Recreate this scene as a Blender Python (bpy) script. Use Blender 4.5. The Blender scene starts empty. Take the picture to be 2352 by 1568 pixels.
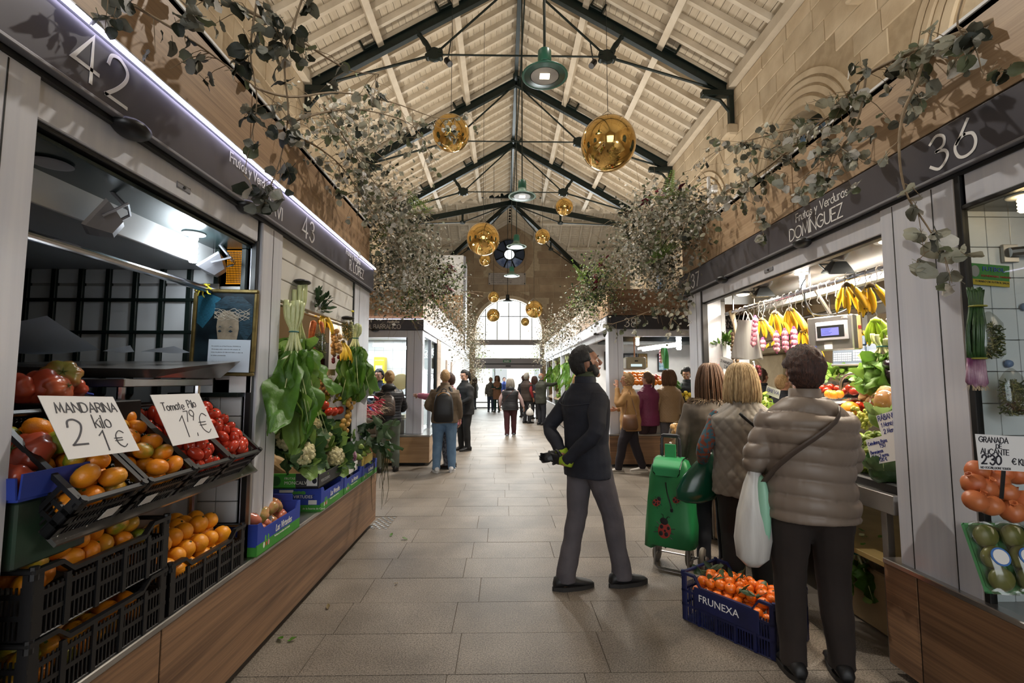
import bpy, math, random
from math import sin, cos, pi, radians as R, sqrt, atan2, exp
from mathutils import Vector, Matrix, noise, Euler, Quaternion
random.seed(7)
S = bpy.context.scene
COL = S.collection
cd = bpy.data.cameras.new('camera'); cam = bpy.data.objects.new('camera', cd); COL.objects.link(cam)
cam.location = (0, 0, 1.5)
cam.rotation_euler = (R(90) + math.atan(88/1100), 0, -math.atan(21/1100))
cd.sensor_width = 36; cd.lens = 36*1100/2352; cd.clip_start = .05; cd.clip_end = 300
S.camera = cam
S.view_settings.view_transform = 'Standard'; S.view_settings.look = 'None'
S.view_settings.gamma = 1; S.view_settings.use_curve_mapping = False
S.view_settings.exposure = 0.5
W = bpy.data.worlds.new('world'); S.world = W; W.use_nodes = True
bg = W.node_tree.nodes['Background']; bg.inputs[0].default_value = (.93, .97, 1, 1); bg.inputs[1].default_value = 2.2
def area(name, loc, aim, sx, sy, power, col=(1, 1, 1), spread=180):
 l = bpy.data.lights.new(name, 'AREA'); l.shape = 'RECTANGLE'; l.size = sx; l.size_y = sy
 l.energy = power; l.color = col; l.spread = R(spread)
 o = bpy.data.objects.new(name, l); COL.objects.link(o); o.location = loc
 o.rotation_euler = (Vector(aim)-Vector(loc)).to_track_quat('-Z', 'Y').to_euler(); return o
def spot(name, loc, aim, power, col, ang, r=.04, blend=.6):
 l = bpy.data.lights.new(name, 'SPOT'); l.energy = power; l.color = col; l.spot_size = R(ang); l.spot_blend = blend; l.shadow_soft_size = r
 o = bpy.data.objects.new(name, l); COL.objects.link(o); o.location = loc
 o.rotation_euler = (Vector(aim)-Vector(loc)).to_track_quat('-Z', 'Y').to_euler(); return o
def point(name, loc, power, col, r=.04):
 l = bpy.data.lights.new(name, 'POINT'); l.energy = power; l.color = col; l.shadow_soft_size = r
 o = bpy.data.objects.new(name, l); COL.objects.link(o); o.location = loc; return o
WARM = (1, .80, .58); NEUT = (1, .94, .85); COOL = (.86, .95, 1)
area('window_daylight', (.33, 26.2, 4.6), (.33, 10, 2.5), 3.4, 2.2, 520, (.95, .98, 1))
area('door_daylight', (.3, 26.0, 1.9), (.3, 10, 1.0), 3.3, 2.6, 190, (.95, .98, 1))
area('rear_fill', (.33, -6.2, 4.2), (.33, 8, 6.0), 6.0, 3.0, 24, NEUT)  # unseen fill lamp behind the camera, added to lift faces turned this way
ROOF_FILLS = [(-2.4, 2.6), (3.1, 2.6), (-2.4, 10.0), (3.1, 10.0), (-2.4, 14.6), (3.1, 14.6)]  # uplights added out of sight on the stall roofs to brighten the ceiling
for x, y in ROOF_FILLS:
 area('roof_fill', (x, y, 3.32), (.35+(x-.35)*.7, y+1.2, 9), .5, .3, 80, (1, .93, .83), 160)
LAMPS = [(.485, 5.34), (.37, 9.04), (.36, 12.56), (.30, 16.18), (.215, 21.6)]
for (x, y), pw_ in zip(LAMPS[:4], (110, 560, 600, 480)):
 spot('pendant_beam', (x, y, 4.86), (x, y, 0), pw_, NEUT, 120, .12)
SPOTS = [((1.75, 5.6, 7.75), (-1.3, 2.9, 3.05)), ((-1.05, 5.6, 7.75), (1.95, 2.6, 3.05)), ((1.75, 9.1, 7.75), (-1.2, 6.8, 2.8)), ((-1.05, 9.1, 7.75), (1.8, 6.8, 2.9))]
for a_, b_ in SPOTS: spot('track_beam', a_, b_, 850, (1, .93, .82), 44, .06, .9)
def tag(o, label=None, cat=None, group=None, kind=None):
 if label: o['label'] = label
 if cat: o['category'] = cat
 if group: o['group'] = group
 if kind: o['kind'] = kind
 return o
def thing(name, label, cat, loc=(0, 0, 0), group=None):
 o = bpy.data.objects.new(name, None); COL.objects.link(o); o.location = loc; o.empty_display_size = .05
 return tag(o, label, cat, group)
def structure(name, loc=(0, 0, 0)):
 o = bpy.data.objects.new(name, None); COL.objects.link(o); o.location = loc
 o['kind'] = 'structure'; return o
def rootloc(o):
 return Vector(o.location) if o.type == 'EMPTY' and o.parent is None else Vector((0, 0, 0))
def link(name, me, parent=None, label=None, kind=None):
 o = bpy.data.objects.new(name, me); COL.objects.link(o)
 if parent is not None:
  o.parent = parent; o.matrix_parent_inverse = Matrix.Translation(-rootloc(parent))
 if label: o['label'] = label
 if kind: o['kind'] = kind
 return o
def kids(o):
 return KIDS.get(o.name, [])
def copy_tree(o, loc=None, rot=None, scale=None, label=None, group=None):
 r = o.copy(); COL.objects.link(r)
 if loc is not None: r.location = loc
 if rot is not None: r.rotation_euler = rot
 if scale is not None: r.scale = (scale,)*3 if not hasattr(scale, '__len__') else scale
 if label: r['label'] = label
 if group: r['group'] = group
 for ch in o.children:
  c = ch.copy(); COL.objects.link(c); c.parent = r
  for g in ch.children:
   d = g.copy(); COL.objects.link(d); d.parent = c
 return r
class MB:
 """collects geometry; .obj() links it as one mesh object"""
 def __init__(s): s.v = []; s.f = []; s.m = []; s.cur = 0
 def mat(s, i): s.cur = i; return s
 def add(s, vs, fs):
  n = len(s.v); s.v.extend(tuple(v) for v in vs); s.f.extend(tuple(n+i for i in f) for f in fs); s.m.extend([s.cur]*len(fs)); return s
 def box(s, x0, x1, y0, y1, z0, z1, M=None):
  vs = [(x, y, z) for x in (x0, x1) for y in (y0, y1) for z in (z0, z1)]
  if M is not None: vs = [M @ Vector(v) for v in vs]
  return s.add(vs, [(0, 1, 3, 2), (4, 6, 7, 5), (0, 4, 5, 1), (2, 3, 7, 6), (0, 2, 6, 4), (1, 5, 7, 3)])
 def bbox(s, x0, x1, y0, y1, z0, z1, b=.004, M=None):
  """box with chamfered vertical + horizontal edges"""
  if x0 > x1: x0, x1 = x1, x0
  if y0 > y1: y0, y1 = y1, y0
  if z0 > z1: z0, z1 = z1, z0
  b = min(b, (x1-x0)/2.01, (y1-y0)/2.01, (z1-z0)/2.01)
  rings = []
  for z, i in ((z0, b), (z0+b, 0), (z1-b, 0), (z1, b)):
   X0, X1, Y0, Y1 = x0+i, x1-i, y0+i, y1-i; c = b
   rings.append([(X0+c, Y0, z), (X1-c, Y0, z), (X1, Y0+c, z), (X1, Y1-c, z), (X1-c, Y1, z), (X0+c, Y1, z), (X0, Y1-c, z), (X0, Y0+c, z)])
  vs = [Vector(p) for r in rings for p in r]
  if M is not None: vs = [M @ v for v in vs]
  fs = []
  for k in range(3):
   for i in range(8):
    j = (i+1) % 8; fs.append((k*8+i, k*8+j, k*8+8+j, k*8+8+i))
  fs += [tuple(range(7, -1, -1)), tuple(range(24, 32))]
  return s.add(vs, fs)
 def loft(s, rings, caps=True, closed=True):
  n = len(rings[0]); vs = [p for r in rings for p in r]; fs = []
  for k in range(len(rings)-1):
   for i in range(n if closed else n-1):
    j = (i+1) % n; fs.append((k*n+i, k*n+j, (k+1)*n+j, (k+1)*n+i))
  if caps and closed:
   fs.append(tuple(range(n-1, -1, -1))); fs.append(tuple(range((len(rings)-1)*n, len(rings)*n)))
  return s.add(vs, fs)
 def tube(s, path, r, seg=6, flat=1.0, up=None, caps=True):
  path = [Vector(p) for p in path]; n = len(path)
  rr = r if hasattr(r, '__len__') else [r]*n
  rings = []; prev = None
  for i, p in enumerate(path):
   t = (path[min(i+1, n-1)]-path[max(i-1, 0)])
   if t.length < 1e-9: t = Vector((0, 0, 1))
   t.normalize()
   if prev is None:
    a = Vector(up) if up else (Vector((0, 0, 1)) if abs(t.z) < .9 else Vector((1, 0, 0)))
   else: a = prev
   a = (a - t*a.dot(t))
   if a.length < 1e-6: a = t.orthogonal()
   a.normalize(); prev = a; b = t.cross(a)
   rings.append([p+(a*cos(2*pi*k/seg)*rr[i]+b*sin(2*pi*k/seg)*rr[i]*flat) for k in range(seg)])
  return s.loft(rings, caps)
 def lathe(s, prof, seg=16, c=(0, 0, 0), M=None):
  rings = []
  for r, z in prof:
   ring = [Vector((r*cos(2*pi*k/seg), r*sin(2*pi*k/seg), z)) for k in range(seg)]
   rings.append([((M @ v) if M is not None else v)+Vector(c) for v in ring])
  return s.loft(rings, True)
 def ball(s, c, r, seg=12, rings=8, M=None, fn=None):
  rx, ry, rz = r if hasattr(r, '__len__') else (r, r, r); c = Vector(c)
  vs = [];
  def P(u, w):
   d = Vector((cos(u)*sin(w), sin(u)*sin(w), cos(w)))
   k = fn(d) if fn else 1.0
   v = Vector((d.x*rx*k, d.y*ry*k, d.z*rz*k))
   return c + (M @ v if M is not None else v)
  vs.append(P(0, 0))
  for j in range(1, rings):
   for i in range(seg): vs.append(P(2*pi*i/seg, pi*j/rings))
  vs.append(P(0, pi)); fs = []
  for i in range(seg):
   k = (i+1) % seg
   fs.append((0, 1+i, 1+k)); L = 1+(rings-2)*seg; fs.append((len(vs)-1, L+k, L+i))
   for j in range(rings-2): a = 1+j*seg; fs.append((a+i, a+seg+i, a+seg+k, a+k))
  return s.add(vs, fs)
 def prism(s, poly, M, d):
  """2-D polygon in M's xy plane extruded d along M's z"""
  n = len(poly); vs = [M @ Vector((x, y, 0)) for x, y in poly]+[M @ Vector((x, y, d)) for x, y in poly]
  fs = [tuple(range(n-1, -1, -1)), tuple(range(n, 2*n))]+[(i, (i+1) % n, n+(i+1) % n, n+i) for i in range(n)]
  return s.add(vs, fs)
 def plate(s, pts, t):
  """thin quad plate through 4 points, thickness t along its normal"""
  p = [Vector(q) for q in pts]; nrm = (p[1]-p[0]).cross(p[3]-p[0]).normalized()*t
  vs = p+[q+nrm for q in p]
  return s.add(vs, [(3, 2, 1, 0), (4, 5, 6, 7), (0, 1, 5, 4), (1, 2, 6, 5), (2, 3, 7, 6), (3, 0, 4, 7)])
 def sheet(s, P, nu, nv):
  vs = [P(i/nu, j/nv) for j in range(nv+1) for i in range(nu+1)]
  return s.add(vs, [(j*(nu+1)+i, j*(nu+1)+i+1, (j+1)*(nu+1)+i+1, (j+1)*(nu+1)+i) for j in range(nv) for i in range(nu)])
 def mesh(s, name, mats, smooth=False):
  me = bpy.data.meshes.new(name); me.from_pydata(s.v, [], s.f)
  for m in (mats if isinstance(mats, (list, tuple)) else [mats]): me.materials.append(m)
  if any(s.m): me.polygons.foreach_set('material_index', s.m)
  if smooth: me.polygons.foreach_set('use_smooth', [True]*len(s.f))
  me.update(); return me
 def obj(s, name, mats, parent=None, smooth=False, label=None, kind=None):
  return link(name, s.mesh(name, mats, smooth), parent, label, kind)
def T(x, y, z): return Matrix.Translation((x, y, z))
def RZ(a): return Matrix.Rotation(a, 4, 'Z')
def RX(a): return Matrix.Rotation(a, 4, 'X')
def RY(a): return Matrix.Rotation(a, 4, 'Y')
def basis(o, x, y):
 """matrix with origin o, x and y axes given"""
 x = Vector(x).normalized(); y = Vector(y).normalized(); z = x.cross(y).normalized(); y = z.cross(x)
 return Matrix(((x.x, y.x, z.x, o[0]), (x.y, y.y, z.y, o[1]), (x.z, y.z, z.z, o[2]), (0, 0, 0, 1)))
def smoothpath(pts, n=4):
 pts = [Vector(p) for p in pts]
 if len(pts) < 3: return pts
 out = []
 for i in range(len(pts)-1):
  p0 = pts[max(i-1, 0)]; p1 = pts[i]; p2 = pts[i+1]; p3 = pts[min(i+2, len(pts)-1)]
  for k in range(n):
   t = k/n
   out.append(.5*((2*p1)+(p2-p0)*t+(2*p0-5*p1+4*p2-p3)*t*t+(3*p1-p0-3*p2+p3)*t**3))
 out.append(pts[-1]); return out
def remesh(mb, voxel, smooth=3, fac=.5):
 me = mb.mesh('tmp', []) ; o = bpy.data.objects.new('tmp', me); COL.objects.link(o)
 m = o.modifiers.new('r', 'REMESH'); m.mode = 'VOXEL'; m.voxel_size = voxel
 if smooth:
  k = o.modifiers.new('s', 'SMOOTH'); k.factor = fac; k.iterations = smooth
 dg = bpy.context.evaluated_depsgraph_get(); out = bpy.data.meshes.new_from_object(o.evaluated_get(dg))
 bpy.data.objects.remove(o); bpy.data.meshes.remove(me); return out
def finish(me, name, mats):
 me.name = name; me.materials.clear()
 for m in (mats if isinstance(mats, (list, tuple)) else [mats]): me.materials.append(m)
 me.polygons.foreach_set('use_smooth', [True]*len(me.polygons)); return me
def srgb(h):
 h = h.lstrip('#'); c = [int(h[i:i+2], 16)/255 for i in (0, 2, 4)]
 return tuple(x/12.92 if x <= .04045 else ((x+.055)/1.055)**2.4 for x in c)+(1,)
MATS = {}
def mat(name, col, rough=.6, metal=0, col2=None, scale=8, detail=4, stretch=None, bump=0, bscale=None, rnd=0, trans=0, emit=0, spec=.5, alpha=1, sss=0, ramp=(.35, .65), coat=0):
 if name in MATS: return MATS[name]
 m = bpy.data.materials.new(name); m.use_nodes = True; nt = m.node_tree; N = nt.nodes; L = nt.links
 b = N['Principled BSDF']; c1 = srgb(col) if isinstance(col, str) else col
 b.inputs['Base Color'].default_value = c1; b.inputs['Roughness'].default_value = rough; b.inputs['Metallic'].default_value = metal
 b.inputs['Specular IOR Level'].default_value = spec
 if coat: b.inputs['Coat Weight'].default_value = coat; b.inputs['Coat Roughness'].default_value = .1
 if trans: b.inputs['Transmission Weight'].default_value = trans; b.inputs['IOR'].default_value = 1.1
 if alpha < 1: b.inputs['Alpha'].default_value = alpha
 if emit: b.inputs['Emission Color'].default_value = c1; b.inputs['Emission Strength'].default_value = emit
 if sss: b.inputs['Subsurface Weight'].default_value = sss; b.inputs['Subsurface Radius'].default_value = (.02, .01, .005)
 src = None
 tc = N.new('ShaderNodeTexCoord'); vec = tc.outputs['Object']
 if stretch:
  mp = N.new('ShaderNodeMapping'); mp.inputs['Scale'].default_value = stretch; L.new(vec, mp.inputs[0]); vec = mp.outputs[0]
 if col2:
  nz = N.new('ShaderNodeTexNoise'); nz.inputs['Scale'].default_value = scale; nz.inputs['Detail'].default_value = detail; L.new(vec, nz.inputs['Vector'])
  rp = N.new('ShaderNodeValToRGB'); rp.color_ramp.elements[0].position = ramp[0]; rp.color_ramp.elements[1].position = ramp[1]
  rp.color_ramp.elements[0].color = c1; rp.color_ramp.elements[1].color = srgb(col2) if isinstance(col2, str) else col2
  L.new(nz.outputs['Fac'], rp.inputs[0]); src = rp.outputs[0]
 if rnd:
  oi = N.new('ShaderNodeObjectInfo'); hs = N.new('ShaderNodeHueSaturation')
  mr = N.new('ShaderNodeMapRange'); mr.inputs['To Min'].default_value = 1-rnd; mr.inputs['To Max'].default_value = 1+rnd
  L.new(oi.outputs['Random'], mr.inputs[0]); L.new(mr.outputs[0], hs.inputs['Value'])
  if src: L.new(src, hs.inputs['Color'])
  else: hs.inputs['Color'].default_value = c1
  src = hs.outputs[0]
 if src: L.new(src, b.inputs['Base Color'])
 if bump:
  nb = N.new('ShaderNodeTexNoise'); nb.inputs['Scale'].default_value = bscale or scale*3; nb.inputs['Detail'].default_value = 5; L.new(vec, nb.inputs['Vector'])
  bp = N.new('ShaderNodeBump'); bp.inputs['Strength'].default_value = bump; bp.inputs['Distance'].default_value = .01
  L.new(nb.outputs['Fac'], bp.inputs['Height']); L.new(bp.outputs[0], b.inputs['Normal'])
 MATS[name] = m; return m
def emat(name, col, s):
 if name in MATS: return MATS[name]
 m = bpy.data.materials.new(name); m.use_nodes = True; nt = m.node_tree; nt.nodes.clear()
 e = nt.nodes.new('ShaderNodeEmission'); e.inputs[0].default_value = srgb(col); e.inputs[1].default_value = s
 o = nt.nodes.new('ShaderNodeOutputMaterial'); nt.links.new(e.outputs[0], o.inputs[0]); MATS[name] = m; return m
def glassmat(name, col, mixf=.08, rough=.02):
 """thin clear sheet: mostly transparent, a little mirror"""
 m = bpy.data.materials.new(name); m.use_nodes = True; nt = m.node_tree; nt.nodes.clear(); N = nt.nodes; L = nt.links
 t = N.new('ShaderNodeBsdfTransparent'); t.inputs[0].default_value = srgb(col)
 g = N.new('ShaderNodeBsdfGlossy'); g.inputs['Roughness'].default_value = rough
 fr = N.new('ShaderNodeLayerWeight'); pw = N.new('ShaderNodeMath'); pw.operation = 'POWER'; pw.inputs[1].default_value = 4; L.new(fr.outputs['Facing'], pw.inputs[0])
 ad = N.new('ShaderNodeMath'); ad.operation = 'MULTIPLY_ADD'; ad.inputs[1].default_value = .3; ad.inputs[2].default_value = mixf; L.new(pw.outputs[0], ad.inputs[0])
 mx = N.new('ShaderNodeMixShader'); L.new(ad.outputs[0], mx.inputs[0]); L.new(t.outputs[0], mx.inputs[1]); L.new(g.outputs[0], mx.inputs[2])
 o = N.new('ShaderNodeOutputMaterial'); L.new(mx.outputs[0], o.inputs[0]); MATS[name] = m; return m
def woodmat(name, c1, c2, axis, scale=1.0, rough=.45):
 """long grained laminate; axis = grain direction"""
 st = {'x': (.6, 9, 9), 'y': (9, .6, 9), 'z': (9, 9, .6)}[axis]
 st = tuple(s*scale for s in st)
 m = bpy.data.materials.new(name); m.use_nodes = True; nt = m.node_tree; N = nt.nodes; L = nt.links; b = N['Principled BSDF']
 tc = N.new('ShaderNodeTexCoord'); mp = N.new('ShaderNodeMapping'); mp.inputs['Scale'].default_value = st; L.new(tc.outputs['Object'], mp.inputs[0])
 n1 = N.new('ShaderNodeTexNoise'); n1.inputs['Scale'].default_value = 1.4; n1.inputs['Detail'].default_value = 3; n1.inputs['Distortion'].default_value = .8; L.new(mp.outputs[0], n1.inputs['Vector'])
 mp2 = N.new('ShaderNodeMapping'); mp2.inputs['Scale'].default_value = tuple(s*(1.2 if s < 1 else 9) for s in st); L.new(tc.outputs['Object'], mp2.inputs[0])
 n2 = N.new('ShaderNodeTexNoise'); n2.inputs['Scale'].default_value = 1.5; n2.inputs['Detail'].default_value = 2; L.new(mp2.outputs[0], n2.inputs['Vector'])
 ad = N.new('ShaderNodeMath'); ad.operation = 'MULTIPLY_ADD'; ad.inputs[1].default_value = .45; L.new(n2.outputs['Fac'], ad.inputs[0]);
 sc = N.new('ShaderNodeMath'); sc.operation = 'MULTIPLY'; sc.inputs[1].default_value = .62; L.new(n1.outputs['Fac'], sc.inputs[0]); L.new(sc.outputs[0], ad.inputs[2])
 rp = N.new('ShaderNodeValToRGB'); rp.color_ramp.elements[0].position = .36; rp.color_ramp.elements[1].position = .68
 rp.color_ramp.elements[0].color = srgb(c1); rp.color_ramp.elements[1].color = srgb(c2)
 L.new(ad.outputs[0], rp.inputs[0]); L.new(rp.outputs[0], b.inputs['Base Color']); b.inputs['Roughness'].default_value = rough
 MATS[name] = m; return m
def foodmat(name, col, spots, rough=.4, bump=.15, bscale=60, rnd=.12, green=None, gamt=.5):
 """fruit skin: base tint, speckle, optional green blush, per-fruit variation"""
 m = bpy.data.materials.new(name); m.use_nodes = True; nt = m.node_tree; N = nt.nodes; L = nt.links; b = N['Principled BSDF']
 tc = N.new('ShaderNodeTexCoord'); oi = N.new('ShaderNodeObjectInfo')
 n1 = N.new('ShaderNodeTexNoise'); n1.noise_dimensions = '4D'; n1.inputs['Scale'].default_value = 14; n1.inputs['Detail'].default_value = 3
 w = N.new('ShaderNodeMath'); w.operation = 'MULTIPLY'; w.inputs[1].default_value = 40; L.new(oi.outputs['Random'], w.inputs[0]); L.new(w.outputs[0], n1.inputs['W'])
 L.new(tc.outputs['Object'], n1.inputs['Vector'])
 mx = N.new('ShaderNodeMix'); mx.data_type = 'RGBA'; mx.inputs[6].default_value = srgb(col); mx.inputs[7].default_value = srgb(spots)
 L.new(n1.outputs['Fac'], mx.inputs[0]); src = mx.outputs[2]
 if green:
  gr = N.new('ShaderNodeMapRange'); gr.inputs['From Min'].default_value = gamt; gr.inputs['From Max'].default_value = 1; L.new(oi.outputs['Random'], gr.inputs[0])
  m3 = N.new('ShaderNodeMath'); m3.operation = 'MULTIPLY_ADD'; m3.inputs[1].default_value = 2.2; m3.inputs[2].default_value = -.7
  L.new(n1.outputs['Fac'], m3.inputs[0]); m4 = N.new('ShaderNodeMath'); m4.operation = 'MULTIPLY'; m4.use_clamp = True; L.new(m3.outputs[0], m4.inputs[0])
  m5 = N.new('ShaderNodeMath'); m5.operation = 'MULTIPLY'; m5.inputs[1].default_value = 2.2; L.new(gr.outputs[0], m5.inputs[0]); L.new(m5.outputs[0], m4.inputs[1])
  mg = N.new('ShaderNodeMix'); mg.data_type = 'RGBA'; L.new(m4.outputs[0], mg.inputs[0]); L.new(src, mg.inputs[6]); mg.inputs[7].default_value = srgb(green); src = mg.outputs[2]
 hs = N.new('ShaderNodeHueSaturation'); mr = N.new('ShaderNodeMapRange'); mr.inputs['To Min'].default_value = 1-rnd; mr.inputs['To Max'].default_value = 1+rnd
 L.new(oi.outputs['Random'], mr.inputs[0]); L.new(mr.outputs[0], hs.inputs['Value']); L.new(src, hs.inputs['Color']); L.new(hs.outputs[0], b.inputs['Base Color'])
 b.inputs['Roughness'].default_value = rough
 if bump:
  nb = N.new('ShaderNodeTexNoise'); nb.inputs['Scale'].default_value = bscale*4; nb.inputs['Detail'].default_value = 2; L.new(tc.outputs['Object'], nb.inputs['Vector'])
  bp = N.new('ShaderNodeBump'); bp.inputs['Strength'].default_value = bump; bp.inputs['Distance'].default_value = .003; L.new(nb.outputs['Fac'], bp.inputs['Height']); L.new(bp.outputs[0], b.inputs['Normal'])
 MATS[name] = m; return m
def speckle(name, c1, c2, c3):
 """granite-like floor slab with per-slab tone"""
 m = bpy.data.materials.new(name); m.use_nodes = True; nt = m.node_tree; N = nt.nodes; L = nt.links; b = N['Principled BSDF']
 tc = N.new('ShaderNodeTexCoord'); oi = N.new('ShaderNodeObjectInfo')
 n1 = N.new('ShaderNodeTexNoise'); n1.inputs['Scale'].default_value = 130; n1.inputs['Detail'].default_value = 3; L.new(tc.outputs['Object'], n1.inputs['Vector'])
 rp = N.new('ShaderNodeValToRGB'); e = rp.color_ramp.elements; e[0].position = .36; e[1].position = .62; e[0].color = srgb(c1); e[1].color = srgb(c2)
 L.new(n1.outputs['Fac'], rp.inputs[0])
 n2 = N.new('ShaderNodeTexNoise'); n2.inputs['Scale'].default_value = 1.7; n2.inputs['Detail'].default_value = 5; L.new(tc.outputs['Object'], n2.inputs['Vector'])
 rp2 = N.new('ShaderNodeValToRGB'); rp2.color_ramp.elements[0].position = .3; rp2.color_ramp.elements[1].position = .62
 rp2.color_ramp.elements[0].color = srgb(c3); rp2.color_ramp.elements[1].color = (1, 1, 1, 1); L.new(n2.outputs['Fac'], rp2.inputs[0])
 mx = N.new('ShaderNodeMix'); mx.data_type = 'RGBA'; mx.blend_type = 'MULTIPLY'; mx.inputs[0].default_value = .5; L.new(rp.outputs[0], mx.inputs[6]); L.new(rp2.outputs[0], mx.inputs[7])
 hs = N.new('ShaderNodeHueSaturation'); mr = N.new('ShaderNodeMapRange'); mr.inputs['To Min'].default_value = .9; mr.inputs['To Max'].default_value = 1.08
 L.new(oi.outputs['Random'], mr.inputs[0]); L.new(mr.outputs[0], hs.inputs['Value']); L.new(mx.outputs[2], hs.inputs['Color']); L.new(hs.outputs[0], b.inputs['Base Color'])
 b.inputs['Roughness'].default_value = .5; b.inputs['Specular IOR Level'].default_value = .3; MATS[name] = m; return m
def leafmat(name, top, under, rough=.5, rnd=.2):
 """leaf with a dark upper face and a pale under face, slightly translucent"""
 m = bpy.data.materials.new(name); m.use_nodes = True; nt = m.node_tree; N = nt.nodes; L = nt.links; b = N['Principled BSDF']
 g = N.new('ShaderNodeNewGeometry'); mx = N.new('ShaderNodeMix'); mx.data_type = 'RGBA'
 mx.inputs[6].default_value = srgb(top); mx.inputs[7].default_value = srgb(under); L.new(g.outputs['Backfacing'], mx.inputs[0])
 nz = N.new('ShaderNodeTexNoise'); nz.inputs['Scale'].default_value = 22; tc = N.new('ShaderNodeTexCoord'); L.new(tc.outputs['Object'], nz.inputs['Vector'])
 mr = N.new('ShaderNodeMapRange'); mr.inputs['To Min'].default_value = 1-rnd*1.6; mr.inputs['To Max'].default_value = 1+rnd*1.6; L.new(nz.outputs['Fac'], mr.inputs[0])
 hs = N.new('ShaderNodeHueSaturation'); L.new(mr.outputs[0], hs.inputs['Value']); L.new(mx.outputs[2], hs.inputs['Color'])
 L.new(hs.outputs[0], b.inputs['Base Color']); b.inputs['Roughness'].default_value = rough
 n3 = N.new('ShaderNodeTexNoise'); n3.inputs['Scale'].default_value = 45; n3.inputs['Detail'].default_value = 3; L.new(tc.outputs['Object'], n3.inputs['Vector']); bp = N.new('ShaderNodeBump'); bp.inputs['Strength'].default_value = .5; bp.inputs['Distance'].default_value = .006; L.new(n3.outputs['Fac'], bp.inputs['Height']); L.new(bp.outputs[0], b.inputs['Normal'])
 tr = N.new('ShaderNodeBsdfTranslucent'); L.new(hs.outputs[0], tr.inputs[0]); ms = N.new('ShaderNodeMixShader'); ms.inputs[0].default_value = .22
 L.new(b.outputs[0], ms.inputs[1]); L.new(tr.outputs[0], ms.inputs[2]); L.new(ms.outputs[0], N['Material Output'].inputs[0]); MATS[name] = m; return m
M_ALU = mat('aluminium', '#d3d5de', .34, .3, col2='#cacdd8', scale=3, stretch=(12, 12, .4))
M_ALUD = mat('grey_aluminium', '#8f9097', .4, .5)
M_BLACK = mat('black_frame', '#101113', .45)
M_FASCIA = mat('grey_sign_band', '#5b5a62', .32, .35, col2='#4d4c55', scale=2.2)
M_FASCIAD = mat('dark_sign_band', '#3c3c43', .35, .3, col2='#34343a', scale=2)
M_WHITE = mat('white_paint', '#d9dadb', .5, col2='#cfd0d2', scale=5)
M_SHUT = mat('cream_shutter', '#cfccc6', .45, .1)
M_STEEL = mat('stainless', '#b4b2b0', .28, .9, col2='#9a9896', scale=4)
M_CHROME = mat('chrome', '#c9c9cc', .16, 1)
M_GREEN = mat('green_iron', '#13221d', .42, .2, col2='#0d1815', scale=12)
M_IRON = mat('dark_iron', '#15191a', .5, .3)
M_ROOFB = mat('roof_board_paint', '#cbbfaa', .62, col2='#bcae98', scale=3, stretch=(6, .5, 6), rnd=.06)
M_RAFT = mat('rafter_paint', '#d2c6b2', .6, col2='#c2b5a0', scale=3, rnd=.05)
M_STONE = mat('sandstone', '#b5a286', .85, col2='#cbba9e', scale=2.6, detail=8, bump=.35, bscale=30, rnd=.1)
M_MORTAR = mat('lime_mortar', '#b3a083', .9, col2='#a59276', scale=9, bump=.2, bscale=50)
M_PLASTER = mat('plaster', '#d9d2c6', .8, col2='#cfc7b9', scale=3)
M_FLOOR = speckle('granite_slab', '#5b5249', '#91877b', '#786c61')
M_GROUT = mat('floor_grout', '#756c62', .9)
M_TILE = mat('white_glazed_tile', '#d7dadd', .18, rnd=.04)
M_TGROUT = mat('tile_grout', '#a9a9a8', .8)
M_DARKG = mat('dark_green_paint', '#16231f', .42, col2='#0f1a17', scale=10)
M_LETTER = mat('white_lettering', '#e6e4e2', .4)
M_PAPER = mat('paper', '#d4d3d3', .75)
M_INK = mat('black_ink', '#20202c', .5)
M_BINK = mat('blue_ink', '#1b2f86', .5)
M_GLASS = glassmat('clear_glass', '#f3f7f7', .03)
M_FILM = glassmat('clear_film', '#f2f2ee', .10, .12)
M_LAMPW = emat('lamp_white', '#fffaf0', 14)
M_LAMPC = emat('lamp_cool', '#f0f8ff', 12)
M_LAMPY = emat('lamp_warm', '#ffd9a0', 12)
M_CARD = mat('cardboard', '#a88f6c', .85, col2='#9b8260', scale=6)
M_WTOP = woodmat('warm_walnut_cladding', '#785d45', '#a38566', 'y')
M_WALNUT = woodmat('walnut_laminate', '#5a4130', '#8f6d50', 'y')
M_OAKY = woodmat('light_oak_laminate_long', '#92765a', '#b59a7b', 'y')
M_OAKX = woodmat('light_oak_laminate_cross', '#9a7650', '#b8946b', 'x')
M_WALX = woodmat('walnut_laminate_cross', '#5f4532', '#8c6a4c', 'x')
M_GOLD = mat('gold_mirror', (.82, .55, .19, 1), .07, 1, bump=.03, bscale=5)
M_BLKPL = mat('black_plastic', '#121214', .38, spec=.5)
M_BLUPL = mat('blue_plastic', '#131c4d', .45, col2='#0e1539', scale=6)
M_BLUBOX = mat('blue_print_card', '#1f3a9c', .6, col2='#1b3287', scale=5)
M_GRNBOX = mat('green_print_card', '#3b8a2d', .6, col2='#2f7d26', scale=5)
FONT = None
def text(s, M, h, mt, parent, ext=.0008, align='LEFT', name='lettering', shear=0, off=0, sx=1):
 c = bpy.data.curves.new(name, 'FONT'); c.body = s; c.size = h*1.38; c.extrude = ext; c.align_x = align; c.shear = shear; c.offset = off; c.resolution_u = 2
 o = bpy.data.objects.new(name, c); COL.objects.link(o)
 me = bpy.data.meshes.new_from_object(o.evaluated_get(bpy.context.evaluated_depsgraph_get())); bpy.data.objects.remove(o); bpy.data.curves.remove(c)
 me.transform(M @ Matrix.Diagonal((sx, 1, 1, 1))); me.materials.clear(); me.materials.append(mt); return link(name, me, parent)
G = {}
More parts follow.
